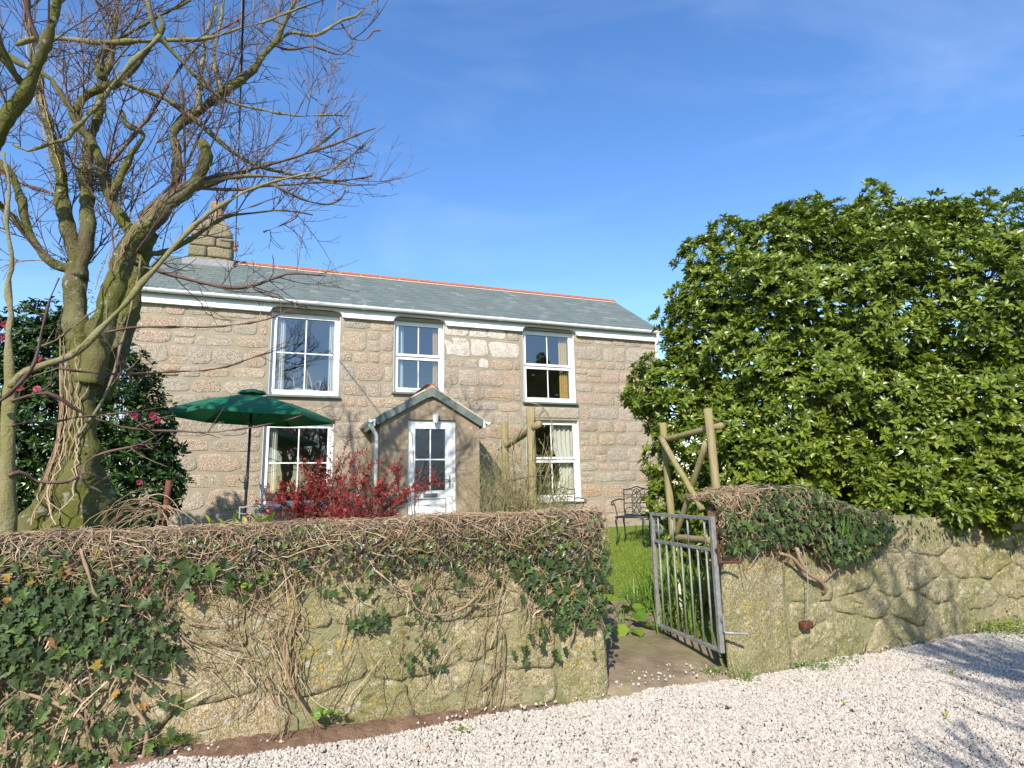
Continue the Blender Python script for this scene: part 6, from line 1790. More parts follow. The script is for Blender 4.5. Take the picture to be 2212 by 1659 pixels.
def weed_patch(name, pos, n, size, rad, m, label, cat='plant', singles=0, flat=0.35, PV_=None, PF_=None, zup=0.8):
    PV_ = SV if PV_ is None else PV_; PF_ = SF if PF_ is None else PF_
    root = empty(name, pos, 0, label, cat)
    loc = rng.normal(size=(n, 3)) * [rad, rad * 0.5, rad * 0.25]; loc[:, 2] = np.abs(loc[:, 2]) + 0.005
    X = rng.normal(size=(n, 3)) * [1, 1, 0.3] + [0, 0, 0.35]
    Z = np.tile([0, -0.3, zup], (n, 1)) + rng.normal(size=(n, 3)) * flat
    foliage(root, 'leaf', PV_, PF_, M[m], leaf_frames(X, Z), loc, rng.uniform(size[0], size[1], n), near=np.array([0, -3, 1.0]), singles=min(n, singles), mass='leaves')
    return root


def LW(u, w, z): return tuple(WL0 + dL * u + bL * w + Vector((0, 0, z)))
def RW(u, w, z): return tuple(WR0 + dR * u + bR * w + Vector((0, 0, z)))

roundV, roundF = proto([(0, 0), (0.2, 0.42), (0.7, 0.48), (1, 0)], 0.25, 0.1)
nl = weed_patch('pennywort', LW(-2.62, -0.07, 0.98), 34, (0.03, 0.05), 0.055, 'greenleaf', 'round leaved bright green pennywort growing from the ivy stems', singles=34, PV_=roundV, PF_=roundF)
weed_patch('nettle_seedling', LW(-2.10, -0.10, 0.15), 16, (0.035, 0.055), 0.045, 'greenleaf', 'small lime green weed with toothed leaves at the foot of the wall', singles=16, PV_=roundV, PF_=roundF)
weed_patch('moss_cushion', LW(-2.98, -0.06, 0.10), 900, (0.010, 0.018), 0.07, 'moss', 'bright green moss cushion on the wall foot by the gravel', 'moss', flat=0.9)
weed_patch('fern_tuft', RW(0.10, -0.10, 0.0), 260, (0.018, 0.035), 0.12, 'greenleaf', 'ferny green weeds at the wall foot beside the gate pier', singles=60)
weed_patch('fern_tuft', RW(0.48, -0.10, 0.0), 200, (0.018, 0.03), 0.11, 'greenleaf', 'ferny green weeds at the wall foot under the rusty bracket', singles=60)
weed_patch('grass_tuft', RW(2.9, -0.14, 0.0), 500, (0.03, 0.07), 0.24, 'grass', 'rough green grass at the wall foot near the shaded gravel', singles=60)
weed_patch('chickweed', (1.62, 5.30, 0.05), 160, (0.018, 0.03), 0.07, 'greenleaf', 'low green weeds under the hinge side of the gate', singles=40)
weed_patch('chickweed', LW(-1.25, -0.30, 0.03), 18, (0.02, 0.05), 0.05, 'grass', 'thin grass blades in the soil below the yellow lichened stone', singles=18)
# broad bergenia leaves by the path
bg = empty('bergenia_plant', (0.98, 6.35, 0.16), 0, 'broad round leaved green plant at the path corner behind the wall end', 'plant')
bme = proto_mesh('leaf', roundV, roundF, M['greenleaf'])
for i, (dx, dy, dz, L_, a, e) in enumerate([(0.0, 0.0, 0.24, .17, 2.8, .2), (0.08, .1, 0.20, .18, -0.4, -.15), (.2, 0.05, 0.16, .16, -.9, -.3), (.02, -.1, .08, .16, -1.4, -.6), (.12, .15, .28, .15, 1.2, .3), (.22, .16, .18, .15, .2, -.1), (-.08, -.05, .12, .16, 3.6, -.3), (.16, -.12, .04, .15, -1.2, -.2), (.28, .0, .05, .13, -.2, -.3), (-.02, .14, .30, .14, 2.2, .5)]):
    o = bpy.data.objects.new('leaf', bme); COL.objects.link(o); o.parent = bg
    o.location = (dx, dy, dz); o.scale = (L_, L_, L_)
    o.rotation_euler = (rnd.uniform(-.5, .5), -e, a)
b = MB()
for (dx, dy, dz) in ((0, 0, .24), (.08, .1, .2), (.2, .05, .16), (.02, -.1, .08), (.12, .15, .28)): b.tube([(0.1, 0.03, -0.05), (dx, dy, dz)], 0.006, 5)
b.build('stalk', M['greenleaf'], bg)
# lime shoots above the wall
for i, (x, y, z, n) in enumerate([(-2.02, 4.75, 1.34, 15), (-2.24, 4.8, 1.32, 10)]):
    sh = empty('hellebore_plant', (x, y, z), 0, ['lime green leafy shoots showing above the wall beside the parasol pole', 'lime green shoots above the wall nearest the brown stake'][i], 'plant')
    lm = proto_mesh('leaf', LV, LF, M['limeleaf'])
    for k in range(n):
        o = bpy.data.objects.new('leaf', lm); COL.objects.link(o); o.parent = sh
        o.location = (rnd.uniform(-.13, .13), rnd.uniform(-.05, .05), rnd.uniform(-.02, .04)); o.scale = [rnd.uniform(.07, .12)] * 3
        o.rotation_euler = (rnd.uniform(-1, 1), -rnd.uniform(.5, 1.4), rnd.uniform(0, 6.28))
    b = MB(); b.tube([(0, 0, -0.7), (0, 0, 0.02)], 0.01, 5); b.build('stem', M['greenleaf'], sh)

# ------------------------------------------------------------------ crimson shrub behind the wall
rs = empty('crimson_shrub', (-1.72, 5.9, 0.68), 0, 'crimson leaved shrub in front of the left ground floor window', 'shrub')
st, LX, LL, LZ = [], [], [], []
def red_stem(p, d, L_, r0, lev):
    k = 8; pts = [np.array(p)]; dd = np.array(d)
    for j in range(k):
        dd = unit(dd + rng.normal(size=3) * 0.07 + np.array([0, 0, 0.03])); pts.append(pts[-1] + dd * L_ / k)
    P = np.array(pts); st.append((P, np.linspace(r0, 0.0018, k + 1)))
    n = int(L_ * (140 if lev else 70))
    for _ in range(n):
        f = rng.uniform(0.12 if lev else 0.45, 1.0); i = min(int(f * k), k - 1); q = P[i] + (P[i + 1] - P[i]) * (f * k - i)
        s = unit(np.cross(dd, rng.normal(size=3))); x = unit(s + dd * 0.7)
        LL.append(q + s * 0.003); LX.append(x); LZ.append(unit(dd * 0.7 - s * 0.3 + rng.normal(size=3) * 0.4 + [0, -.2, .3]))
    if lev < 2:
        for _ in range(7 if lev == 0 else 3):
            i = rng.integers(2, k); s = unit(np.cross(dd, rng.normal(size=3)))
            red_stem(P[i], unit(dd * 0.8 + s * 0.8), L_ * rng.uniform(0.22, 0.42), r0 * 0.6, lev + 1)
tops = [(-2.40, 1.40), (-2.33, 1.50), (-2.26, 1.62), (-2.12, 1.66), (-2.0, 1.72), (-1.88, 1.66), (-1.95, 1.55), (-1.78, 1.60), (-1.69, 2.32), (-1.67, 1.85), (-1.58, 1.62), (-1.45, 1.55), (-1.38, 1.66), (-1.30, 1.52), (-1.18, 1.60), (-1.10, 1.60), (-1.04, 1.66), (-1.06, 1.52), (-1.18, 1.50), (-1.3, 1.45), (-1.5, 1.48), (-2.1, 1.48), (-1.66, 1.5), (-1.85, 1.45)]
for (x, z) in tops:
    base = np.array([rng.normal() * 0.05, rng.normal() * 0.05, 0.05])
    tgt = np.array([x + 1.72, rng.uniform(-0.3, 0.3), z - 0.68])
    d = unit(tgt - base); L_ = np.linalg.norm(tgt - base)
    red_stem(base, d, L_, 0.009, 0)
V, Fc, A = tubes(st, 4); tag(link('stems', np_mesh('stems', V, Fc, A), M['twig'], rs), kind='stuff')
LL = np.array(LL); print('red leaves', len(LL))
foliage(rs, 'leaf', SV, SF, M['redleaf'], leaf_frames(np.array(LX), np.array(LZ)), LL, rng.uniform(0.026, 0.045, len(LL)), near=np.array([1.2, -5, 1]), singles=300, mass='leaves')

# ------------------------------------------------------------------ round timber posts
def pole(mb, a, b_, r0, r1=None, n=12, seed=0):
    a = Vector(a); b_ = Vector(b_); k = 10
    r1 = r1 or r0
    pts = [a + (b_ - a) * i / k + Vector((0.006 * noise.noise(Vector((i * 0.7, seed, 0))), 0.006 * noise.noise(Vector((i * 0.7, seed, 5))), 0)) for i in range(k + 1)]
    mb.tube(pts, [(r0 + (r1 - r0) * i / k) * (1 + 0.05 * noise.noise(Vector((i * 0.9, seed, 9)))) for i in range(k + 1)], n)


pg = empty('rose_arch', (0.1, 9.5, 0.69), 0, 'rustic round timber arch with climbing rose right of the porch', 'arch')
o_ = Vector((0.1, 9.5, 0.69))
for nm, a, b_, r0 in (('post', (0.274, 9.0, 0.6), (0.272, 9.0, 2.775), 0.068), ('post', (-0.138, 10.0, 0.6), (-0.137, 10.0, 2.643), 0.062), ('crossbar', (-0.17, 10.10, 2.24), (0.39, 8.78, 2.50), 0.055)):
    b = MB(); pole(b, Vector(a) - o_, Vector(b_) - o_, r0, r0 * 0.95, seed=r0 * 99); b.build(nm, M['timber'], pg, smooth=True)
tr_ = empty('timber_trellis', (2.05, 7.4, 0.5), 0, 'braced frame of weathered round timber behind the gate', 'trellis')
o_ = Vector((2.05, 7.4, 0.5))
for nm, a, b_, r0 in (('post', (2.060, 8.0, 0.45), (2.000, 8.0, 2.40), 0.050), ('post', (2.28, 6.8, 0.6), (2.222, 6.8, 2.43), 0.050), ('rail', (1.98, 8.08, 2.165), (2.33, 6.70, 2.225), 0.040),
                      ('brace', (1.935, 7.90, 2.20), (2.12, 6.93, 1.30), 0.038), ('brace', (2.20, 6.87, 2.06), (2.035, 7.86, 0.92), 0.036), ('rail', (2.03, 8.02, 0.915), (2.18, 6.9, 0.965), 0.042)):
    b = MB(); pole(b, Vector(a) - o_, Vector(b_) - o_, r0, r0 * 0.94, seed=r0 * 77 + a[0]); b.build(nm, M['timber'], tr_, smooth=True)
sk = empty('timber_stake', (-2.888, 5.0, 0.68), 0, 'short reddish brown stake poking above the ivy left of the parasol', 'stake')
b = MB(); pole(b, (0, 0, -0.1), (0.05, 0, 1.03), 0.026, 0.024, seed=4); b.build('shaft', M['redpost'], sk, smooth=True)
st = []
for _ in range(46):
    a = rng.uniform(0, 6.28); L_ = rng.uniform(.2, .55); p = np.array([rng.normal() * .05, rng.normal() * .04, 0.78 + rng.normal() * 0.06]); d = np.array([math.cos(a), -abs(math.sin(a)) * 0.5, 0.35]); pts = []
    for k in range(7):
        pts.append(p.copy()); p = p + d * L_ / 6; d = unit(d + np.array([0, 0, -0.35]) + rng.normal(size=3) * 0.15)
    st.append((np.array(pts), np.linspace(0.0045, 0.002, 7)))
V, Fc, A = tubes(st, 3)
o = link('dry_vine', np_mesh('dry_vine', V, Fc, A), M['ivystem']); o.location = (-2.888, 4.9, 0.68)
tag(o, 'tangle of dry pale vine stems looped round the reddish stake', 'vine')

# climbing rose: tangle of canes round the arch
st, lc, lx = [], [], []
for _ in range(360):
    x0, y0 = rng.normal() * 0.42 + 0.05, rng.uniform(8.7, 9.7)
    x0 = min(max(x0, -0.7), 0.62)
    H_ = rng.uniform(0.5, 1.75) * (1 - 0.4 * abs(x0) / 0.7) + 0.25
    p = np.array([x0 * 0.7, y0, 0.66]); d = unit(np.array([x0 * 0.35 + rng.normal() * 0.15, rng.normal() * 0.12, 1.0])); k = 9; pts = []
    for j in range(k):
        pts.append(p.copy()); p = p + d * H_ / (k - 1); d = unit(d + rng.normal(size=3) * 0.14 + np.array([0, 0, -0.05]))
        if j > 3 and rng.random() < 0.45: lc.append(p + rng.normal(size=3) * 0.02); lx.append(rng.normal(size=3))
    st.append((np.array(pts), np.linspace(0.0042, 0.002, k)))
    for _k in range(4):
        i = rng.integers(3, k); q = pts[i]; dd = unit(rng.normal(size=3) + [0, 0, .2]); L_ = rng.uniform(.1, .35)
        st.append((np.array([q, q + dd * L_ * .4 + [0, 0, .02], q + dd * L_ * .75, q + dd * L_ + [0, 0, -.04]]), np.array([.0028, .0025, .002, .0018])))
rc = empty('climbing_rose', (0.05, 9.2, 0.69), 0, 'tangled climbing rose canes with sparse green leaves on the timber arch', 'rose')
ro = np.array([0.05, 9.2, 0.69])
V, Fc, A = tubes([(p - ro, r) for p, r in st], 3); tag(link('canes', np_mesh('canes', V, Fc, A), M['rosestem'], rc), kind='stuff')
def cane(pts, r0, r1, m='rosestem'):
    return stem(rc, [tuple(np.array(p) - ro) for p in pts], r0, r1, m, 'cane')
cane([(0.0, 9.6, 0.7), (0.15, 9.2, 1.5), (0.28, 8.95, 2.1), (0.34, 8.9, 2.5), (0.46, 8.9, 2.72), (0.55, 8.9, 2.60), (0.60, 8.9, 2.35), (0.55, 8.9, 2.0), (0.42, 8.9, 1.6)], 0.013, 0.009)
cane([(0.55, 8.9, 2.60), (0.42, 8.9, 2.78), (0.15, 8.95, 2.86), (-0.25, 9.0, 2.94), (-0.6, 9.05, 2.90), (-1.0, 9.1, 2.72)], 0.009, 0.004)
cane([(-0.05, 9.7, 0.7), (0.02, 9.5, 1.6), (-0.02, 9.5, 2.1), (0.1, 9.2, 2.4), (0.25, 9.0, 2.62)], 0.012, 0.006)
cane([(0.5, 9.0, 0.7), (0.62, 8.95, 1.4), (0.52, 8.95, 2.0), (0.38, 8.95, 2.3)], 0.010, 0.005)
for _ in range(150):
    a = rng.random(); lc.append(np.array([rng.uniform(-.3, .62), rng.uniform(8.85, 9.1), rng.uniform(1.5, 2.6)])); lx.append(rng.normal(size=3))
for s in np.linspace(0, 1, 22): lc.append(np.array([0.5 - 1.4 * s, 8.95 + .1 * s, 2.80 + 0.14 * math.sin(s * 3)]) + rng.normal(size=3) * 0.02); lx.append(rng.normal(size=3))
lc = np.array(lc); n = len(lc)
foliage(rc, 'leaf', SV, SF, M['greenleaf'], leaf_frames(np.array(lx) + [0, 0, .1], rng.normal(size=(n, 3)) * .5 + [0, -.3, .8]), lc - ro, rng.uniform(0.03, 0.06, n), near=np.array([0, -8, 1.]), singles=160, mass='leaves')
# thin bare stems in front of the door
ds = empty('bare_shrub', (-1.30, 8.0, 0.69), 0, 'thin upright bare brown stems standing in front of the white door', 'shrub')
for pts, r0 in (([(-0.02, 0, 0), (-0.0, 0, .7), (-0.01, 0, 1.1), (-0.05, 0, 1.66)], 0.011), ([(0.0, 0, .75), (0.06, 0, 1.1), (0.14, 0, 1.36)], 0.008), ([(0.0, 0, .7), (0.07, 0, .85), (0.13, 0, .92)], 0.006), ([(-.01, 0, .4), (-.06, 0, .8), (-.1, 0, 1.1)], .006), ([(.02, 0, .1), (.05, 0, .5), (.03, 0, .9)], .008), ([(-.4, 0, .66), (0, 0, .70), (.5, 0, .66)], .003)):
    stem(ds, pts, r0, r0 * 0.5, 'twig', 'stem')
ws = empty('thorny_sucker', (-0.3, 8.3, 0.69), 0, 'thin reddish arching stem rising over the wall below the porch corner', 'shrub')
stem(ws, [(-0.2, 0, 0.2), (0.05, 0, 0.85), (0.3, 0, 1.0), (0.62, 0, 1.05), (0.95, 0, 1.06)], 0.010, 0.004, 'twig', 'stem')
stem(ws, [(-0.1, 0, 0.3), (0.0, 0, 0.8), (0.2, 0, 0.98), (0.45, 0, 1.12)], 0.008, 0.003, 'twig', 'stem')

# ------------------------------------------------------------------ parasol
um = empty('parasol', (-3.90, 8.9, 0.66), 0, 'open dark green parasol with a black pole by the cottage window', 'parasol')
n_ = 6; RM = 1.22
rim = []
ph = R(25)
for i in range(n_):
    a = ph + 2 * math.pi * i / n_
    rim.append(Vector((RM * math.cos(a) + 0.0, RM * math.sin(a) + 0.0, 2.05 + (-0.045) * math.cos(a))))
top = Vector((0, 0, 2.40))
for i in range(n_):
    a, b_ = rim[i], rim[(i + 1) % n_]
    b = MB(); V = []; K = 9
    for j in range(K):
        f = j / (K - 1)
        for k in range(K):
            g = k / (K - 1)
            e = a.lerp(b_, g)
            p = top.lerp(e, 0.09 + 0.91 * f)
            p.z += 0.045 * math.sin(f * math.pi) * (1 - 0.35 * math.sin(g * math.pi)) - 0.012 * math.sin(g * math.pi) * f
            p += (Vector((0, 0, 2.1)) - Vector((e.x, e.y, 2.1))).normalized() * 0.05 * math.sin(g * math.pi) * f ** 2
            V.append(tuple(p))
    for k in range(K):   # short valance hem
        e = V[(K - 1) * K + k]; V.append((e[0], e[1], e[2] - 0.035))
    Fc = [(j * K + k, j * K + k + 1, (j + 1) * K + k + 1, (j + 1) * K + k) for j in range(K) for k in range(K - 1)]
    link('canopy_panel', np_mesh('canopy_panel', np.array(V), np.array(Fc), smooth=True), M['canvas'], um)
    b = MB(); mid = top.lerp(a, 0.5); mid.z += 0.03
    b.tube([top + Vector((0, 0, -0.02)), mid - Vector((0, 0, .012)), a - Vector((0, 0, 0.012))], 0.008, 6); rb = b.build('rib', M['pole'], um)
    b = MB(); b.tube([Vector((0, 0, 1.93)), top.lerp(a, 0.48) + Vector((0, 0, 0.06))], 0.006, 6); b.build('strut', M['pole'], rb)
V, Fc = [(0, 0, 2.475)], []
for i in range(12):
    a = ph + 2 * math.pi * i / 12; V.append((0.19 * math.cos(a), 0.19 * math.sin(a), 2.415 + 0.012 * (i % 2)))
for i in range(12): V.append((V[i + 1][0] * 1.06, V[i + 1][1] * 1.06, 2.385 + 0.014 * (i % 2)))
Fc = [(0, i + 1, (i + 1) % 12 + 1) for i in range(12)] 
Fc2 = [(i + 1, i + 13, (i + 1) % 12 + 13, (i + 1) % 12 + 1) for i in range(12)]
me = bpy.data.meshes.new('vent_cap'); me.from_pydata(V, [], Fc + Fc2); link('vent_cap', me, M['canvas'], um)
b = MB(); b.tube([(-0.03, 0, 0), (-0.008, 0, 1.2), (0, 0, 2.46)], [0.02, 0.02, 0.018], 12); b.build('pole', M['pole'], um, smooth=True)
b = MB(); b.tube([(-0.02, 0, 0.98), (-0.02, 0, 1.0), (-0.015, 0, 1.16), (-0.015, 0, 1.18)], [0.024, 0.032, 0.032, 0.024], 12); b.tube([(-0.02, -0.02, 1.07), (-0.07, -0.05, 1.09), (-0.11, -0.05, 1.14)], 0.008, 6); b.build('crank', M['pole'], um, smooth=True)
b = MB(); b.tube([(0, 0, 1.90), (0, 0, 1.95)], 0.035, 12); b.build('hub', M['pole'], um)
b = MB(); b.tube([(-.03, 0, -0.02), (-.03, 0, 0.06), (-.03, 0, .07), (-.03, 0, .3)], [0.24, 0.22, 0.03, 0.028], 16); b.build('base', M['iron'], um)

# ------------------------------------------------------------------ cast iron chairs
def arcpts(cx, cz, rx, rz, a0, a1, n=14, y=0.0, rot=0.0):
    out = []
    for i in range(n + 1):
        a = a0 + (a1 - a0) * i / n
        x, z = rx * math.cos(a), rz * math.sin(a)
        out.append((cx + x * math.cos(rot) - z * math.sin(rot), y, cz + x * math.sin(rot) + z * math.cos(rot)))
    return out


def cast_chair(loc, rz, label, m, group):
    ch = empty('garden_chair', loc, rz, label, 'chair', group)
    ya = lambda z: 0.20 + (z - 0.42) * 0.16          # back leans away
    def cv(pts): return [(x, ya(z), z) for x, _, z in pts]
    b = MB()
    for s in (-1, 1): b.tube(cv([(s * 0.19, 0, 0.42), (s * 0.205, 0, 0.55), (s * 0.205, 0, 0.72), (s * 0.21, 0, 0.80), (s * 0.215, 0, 0.845)]), 0.011, 6)
    b.tube(cv([(-0.215, 0, 0.845), (-0.18, 0, 0.835), (-0.10, 0, 0.85), (0.0, 0, 0.885), (0.10, 0, 0.85), (0.18, 0, 0.835), (0.215, 0, 0.845)]), 0.011, 6)
    b.tube(cv([(-0.19, 0, 0.44), (0.19, 0, 0.44)]), 0.010, 6)
    b.build('back_frame', m, ch, smooth=True)
    P2 = math.pi
    for pts in (arcpts(0, 0.70, 0.075, 0.15, 0, 2 * P2, 20), arcpts(0, 0.545, 0.07, 0.085, 0, 2 * P2, 18), arcpts(-0.10, 0.60, 0.10, 0.12, -1.4, 2.4), arcpts(0.10, 0.60, 0.10, 0.12, P2 - 2.4, P2 + 1.4),
                arcpts(-0.19, 0.74, 0.19, 0.11, -0.9, 1.3), arcpts(0.19, 0.74, 0.19, 0.11, P2 - 1.3, P2 + 0.9), arcpts(-0.12, 0.80, 0.13, 0.05, P2, 2 * P2 + .4), arcpts(0.12, 0.80, 0.13, 0.05, P2 - .4, 2 * P2),
                [(-0.19, 0, 0.62), (-0.06, 0, 0.625), (0.06, 0, 0.625), (0.19, 0, 0.62)], arcpts(-0.11, 0.50, 0.075, 0.055, 0, 2 * P2, 14), arcpts(0.11, 0.50, 0.075, 0.055, 0, 2 * P2, 14)):
        b = MB(); b.tube(cv(pts), 0.0075, 5); b.build('back_scroll', m, ch, smooth=True)
    b = MB()
    for i in range(9):
        x = -0.19 + 0.38 * i / 8
        b.tube([(x, -0.22, 0.425), (x * 0.95, 0.0, 0.418), (x * 0.9, 0.20, 0.425)], 0.007, 4)
    for y in (-0.1, 0.05): b.tube([(-0.2, y, 0.42), (0.2, y, 0.42)], 0.007, 4)
    b.tube([(-0.21, 0.19, 0.42), (-0.225, 0, 0.42), (-0.215, -0.21, 0.42), (-0.1, -0.235, 0.42), (0.1, -0.235, 0.42), (0.215, -0.21, 0.42), (0.225, 0, 0.42), (0.21, 0.19, 0.42), (-0.21, 0.19, 0.42)], 0.013, 6)
    b.build('seat', m, ch)
    for s in (-1, 1):
        b = MB(); b.tube([(s * 0.20, ya(.68), 0.68), (s * 0.25, 0.12, 0.69), (s * 0.28, -0.02, 0.675), (s * 0.285, -0.16, 0.655), (s * 0.285, -0.20, 0.62), (s * 0.27, -0.18, 0.60), (s * 0.265, -0.15, 0.62)], 0.011, 6)
        b.tube([(s * 0.27, -0.14, 0.655), (s * 0.255, -0.10, 0.58), (s * 0.235, -0.10, 0.50), (s * 0.22, -0.12, 0.42)], 0.009, 6); b.build('arm', m, ch, smooth=True)
        for y, k in ((-0.20, -1), (0.17, 1)):
            b = MB(); b.tube([(s * 0.195, y, 0.42), (s * 0.215, y + k * 0.02, 0.36), (s * 0.20, y + k * 0.015, 0.24), (s * 0.20, y + k * 0.02, 0.10), (s * 0.225, y + k * 0.05, 0.0)], [0.019, 0.017, 0.011, 0.009, 0.012], 7); b.build('leg', m, ch, smooth=True)
    return ch


cast_chair((1.86, 9.66, garden_h(1.86, 9.66) - 0.0), R(-27), 'black ornate cast metal chair standing on the lawn by the house wall', M['iron'], 'ornate garden chairs')
cast_chair((0.95, 10.9, 0.69), R(12), 'black ornate garden chair half hidden behind the wall below the window', M['iron'], 'ornate garden chairs')
cast_chair((-3.48, 8.1, 0.56), R(10), 'grey scrolled metal chair half hidden beside the parasol pole', M['grey_iron'], 'ornate garden chairs')

# ------------------------------------------------------------------ gate
GH = Vector((1.676, 5.215, 0)); GF = Vector((1.380, 6.22, 0))
gd = (GF - GH); GWd = gd.length; gang = math.atan2(gd.y, gd.x)
gate = empty('iron_gate', (GH.x, GH.y, 0.225), gang, 'grey galvanised bar gate standing open against the granite pier', 'gate')
GHt = 1.09
b = MB(); b.box(-0.005, 0.005 + 0.03, -0.02, 0.02, 0, GHt); b.build('hinge_stile', M['galv'], gate, bevel=0.003)
b = MB(); b.box(GWd - 0.035, GWd, -0.018, 0.018, 0, GHt); b.build('latch_stile', M['galv'], gate, bevel=0.003)
for z in (0.0, 0.80, GHt - 0.03):
    b = MB(); b.box(0.036, GWd - 0.036, -0.008 if z == 0.8 else -0.018, 0.008 if z == .8 else 0.018, z, z + 0.03); b.build('rail', M['galv'], gate, bevel=0.003)
n_ = 8
for i in range(1, n_):
    x = GWd * i / n_
    zt = 0.799 if i % 2 == 1 and i not in (7,) else GHt - 0.031
    if i in (1, 3, 5, 7): zt = GHt - 0.031
    else: zt = 0.799
    b = MB(); b.tube([(x, -0.0, 0.031), (x, 0, 0.799)], 0.0095, 8); b.build('bar', M['galv'], gate, smooth=True)
    if zt > 0.8:
        b = MB(); b.tube([(x, 0, 0.831), (x, 0, zt)], 0.0095, 8); b.build('bar', M['galv'], gate, smooth=True)
b = MB()
b.tube([(GWd * 0.90 + 0.045 * math.cos(a), -0.03, 0.93 + 0.045 * math.sin(a)) for a in [i * math.pi / 8 for i in range(15)]], 0.008, 6)
b.box(GWd - 0.11, GWd - 0.036, -0.035, -0.009, 0.90, 0.93); b.build('latch', M['galv'], gate)
for z, mt_ in ((0.80, 'rust'), (0.245, 'galv')):
    b = MB(); b.box(-0.055, -0.006, -0.008, 0.008, z + 0.005, z + 0.03); b.tube([(-0.045, 0, z - 0.06), (-0.045, 0, z + 0.07)], 0.009, 8); b.tube([(-0.045, 0, z - 0.06), (-0.055, 0, z - 0.075), (-0.10, -0.06, z - 0.075), (-0.17, -0.13, z - 0.07)], 0.011, 8)
    b.build('hinge', M[mt_], gate)

# rusty bracket, wire on the right wall
rb = rough_block('rusty_bracket', 0.085, 0.185, -0.085, -0.02, 0.315, 0.375, M['rust'], None, 0.002, 3, 0.006)
rb.location = WR0; rb.rotation_euler = (0, 0, WRA); tag(rb, 'small rusty iron bracket fixed in the wall right of the gate pier', 'bracket')
b = MB(); b.tube([RW(0.135, -0.10, 1.02), RW(0.15, -0.11, 0.9), RW(0.14, -0.115, 0.7), RW(0.11, -0.105, 0.5), RW(0.10, -0.09, 0.36)], 0.0035, 5)
tag(b.build('hanging_wire', M['wire_grey'], smooth=True), 'thin grey wire hanging from the ivy down to the rusty bracket', 'wire')
# rusty stub and mat of stems near the porch
for i, (x, y, lb_) in enumerate([(-1.26, 6.3, 'short rusty stub post showing above the wall under the crimson shrub'), (-1.62, 6.9, 'rusty stub post beside the white porch downpipe')]):
    b = MB(); b.tube([(x, y, 0.6), (x, y, 1.50)], 0.022, 8); tag(b.build('stub_post', M['rust'], smooth=True), lb_, 'post')

# ------------------------------------------------------------------ lawn blades
n = 20000
gx = rng.uniform(0.7, 2.6, n); gy = 7.0 + 4.8 * rng.random(n) ** 0.9
k = (gx > 0.13 * gy - 0.25) & (gx < 0.24 * gy + 0.35) & ~((gy < 7.4) & (gx < 1.5) & (gy < 7.0 + 0.25 * noise.noise(Vector((0.3, 0.2, 0)))))
gx, gy = gx[k], gy[k]
loc = np.array([(x, y, garden_h(x, y) - 0.005) for x, y in zip(gx, gy)])
X = rng.normal(size=(len(loc), 3)) * 0.6 + [0, 0, 1]
V, Fc, A = scatter(BV * [1, 3.2, 1], BF, leaf_frames(X, rng.normal(size=(len(loc), 3)) + [0, -1.0, 0.3]), loc, rng.uniform(0.025, 0.055, len(loc)))
tag(link('grass', np_mesh('grass', V, Fc, A), M['grass']), 'short green lawn grass between the gate and the house', 'grass', kind='stuff')

# ------------------------------------------------------------------ gravel chips
CVt = np.array([(-1, -1, -1), (1, -1, -1), (1, 1, -1), (-1, 1, -1), (-1, -1, 1), (1, -1, 1), (1, 1, 1), (-1, 1, 1)], float) * 0.5
CFt = np.array([(0, 2, 1), (0, 3, 2), (4, 5, 6), (4, 6, 7), (0, 1, 5), (0, 5, 4), (1, 2, 6), (1, 6, 5), (2, 3, 7), (2, 7, 6), (3, 0, 4), (3, 4, 7)])
VV, FF, AA = [], [], []
base = 0
n = 104000
x = rng.uniform(-3.6, 8.2, n * 4); y = rng.uniform(2.9, 8.4, n * 4)
edge = np.where(x < 0.7, 4.94 + (x - 0.7) * math.tan(WLA), np.where(x > 1.72, 5.29 + (x - 1.72) * math.tan(WRA), 4.94 + (x - 0.7) * 0.34))
jag = np.array([0.10 * noise.noise(Vector((q * 2.2, 0, 7))) + 0.04 * noise.noise(Vector((q * 9.0, 0, 7))) for q in x])
lim = edge - np.where(x < 0.4, 0.04 + 0.07 * np.clip((0.2 - x) / 0.6, 0, 1), 0.03) + jag
stray = (rng.random(len(x)) < 0.05 * np.clip(1 - (y - lim) / 0.35, 0, 1)) & ((y < edge - 0.02) | ((x > 0.76) & (x < 1.66) & (y < 6.0)))
k = ((y < lim) | stray) & (y > 3.3 - np.abs(x) * 0.0) & (np.abs(x) < y * 0.92 + 0.35)
dens = np.clip(1.5 - (y - 3.4) * 0.10, 0.5, 1)
k &= rng.random(len(x)) < dens
x, y = x[k][:n], y[k][:n]
m_ = len(x); print('chips', m_)
for v in range(5):
    sel = np.arange(m_)[v::5]
    PVv = CVt * [1.0, 0.8, 0.6] + rng.uniform(-0.24, 0.24, (8, 3))
    zz = rng.uniform(-0.003, 0.006, len(sel))
    hump = np.array([0.018 * noise.noise(Vector((a * 1.7, c_ * 1.7, 0))) for a, c_ in zip(x[sel], y[sel])])
    loc = np.stack([x[sel], y[sel], zz + hump + 0.004 + np.where((x[sel] > 0.7) & (x[sel] < 1.75) & (y[sel] > lim[k][:n][sel]), np.array([path_h(q) + 0.020 for q in y[sel]]), np.where(y[sel] > lim[k][:n][sel], 0.03, 0.0))], -1)
    Mr = rotmats(rng.normal(size=(len(sel), 3)))
    V, Fc, A = scatter(PVv, CFt, Mr, loc, rng.uniform(0.0085, 0.018, len(sel)))
    VV.append(V); FF.append(Fc + base); AA.append(A); base += len(V)
tag(link('gravel', np_mesh('gravel', np.concatenate(VV), np.concatenate(FF), np.concatenate(AA)), M['chip']), 'pale limestone chippings covering the lane in front of the walls', 'gravel', kind='stuff')

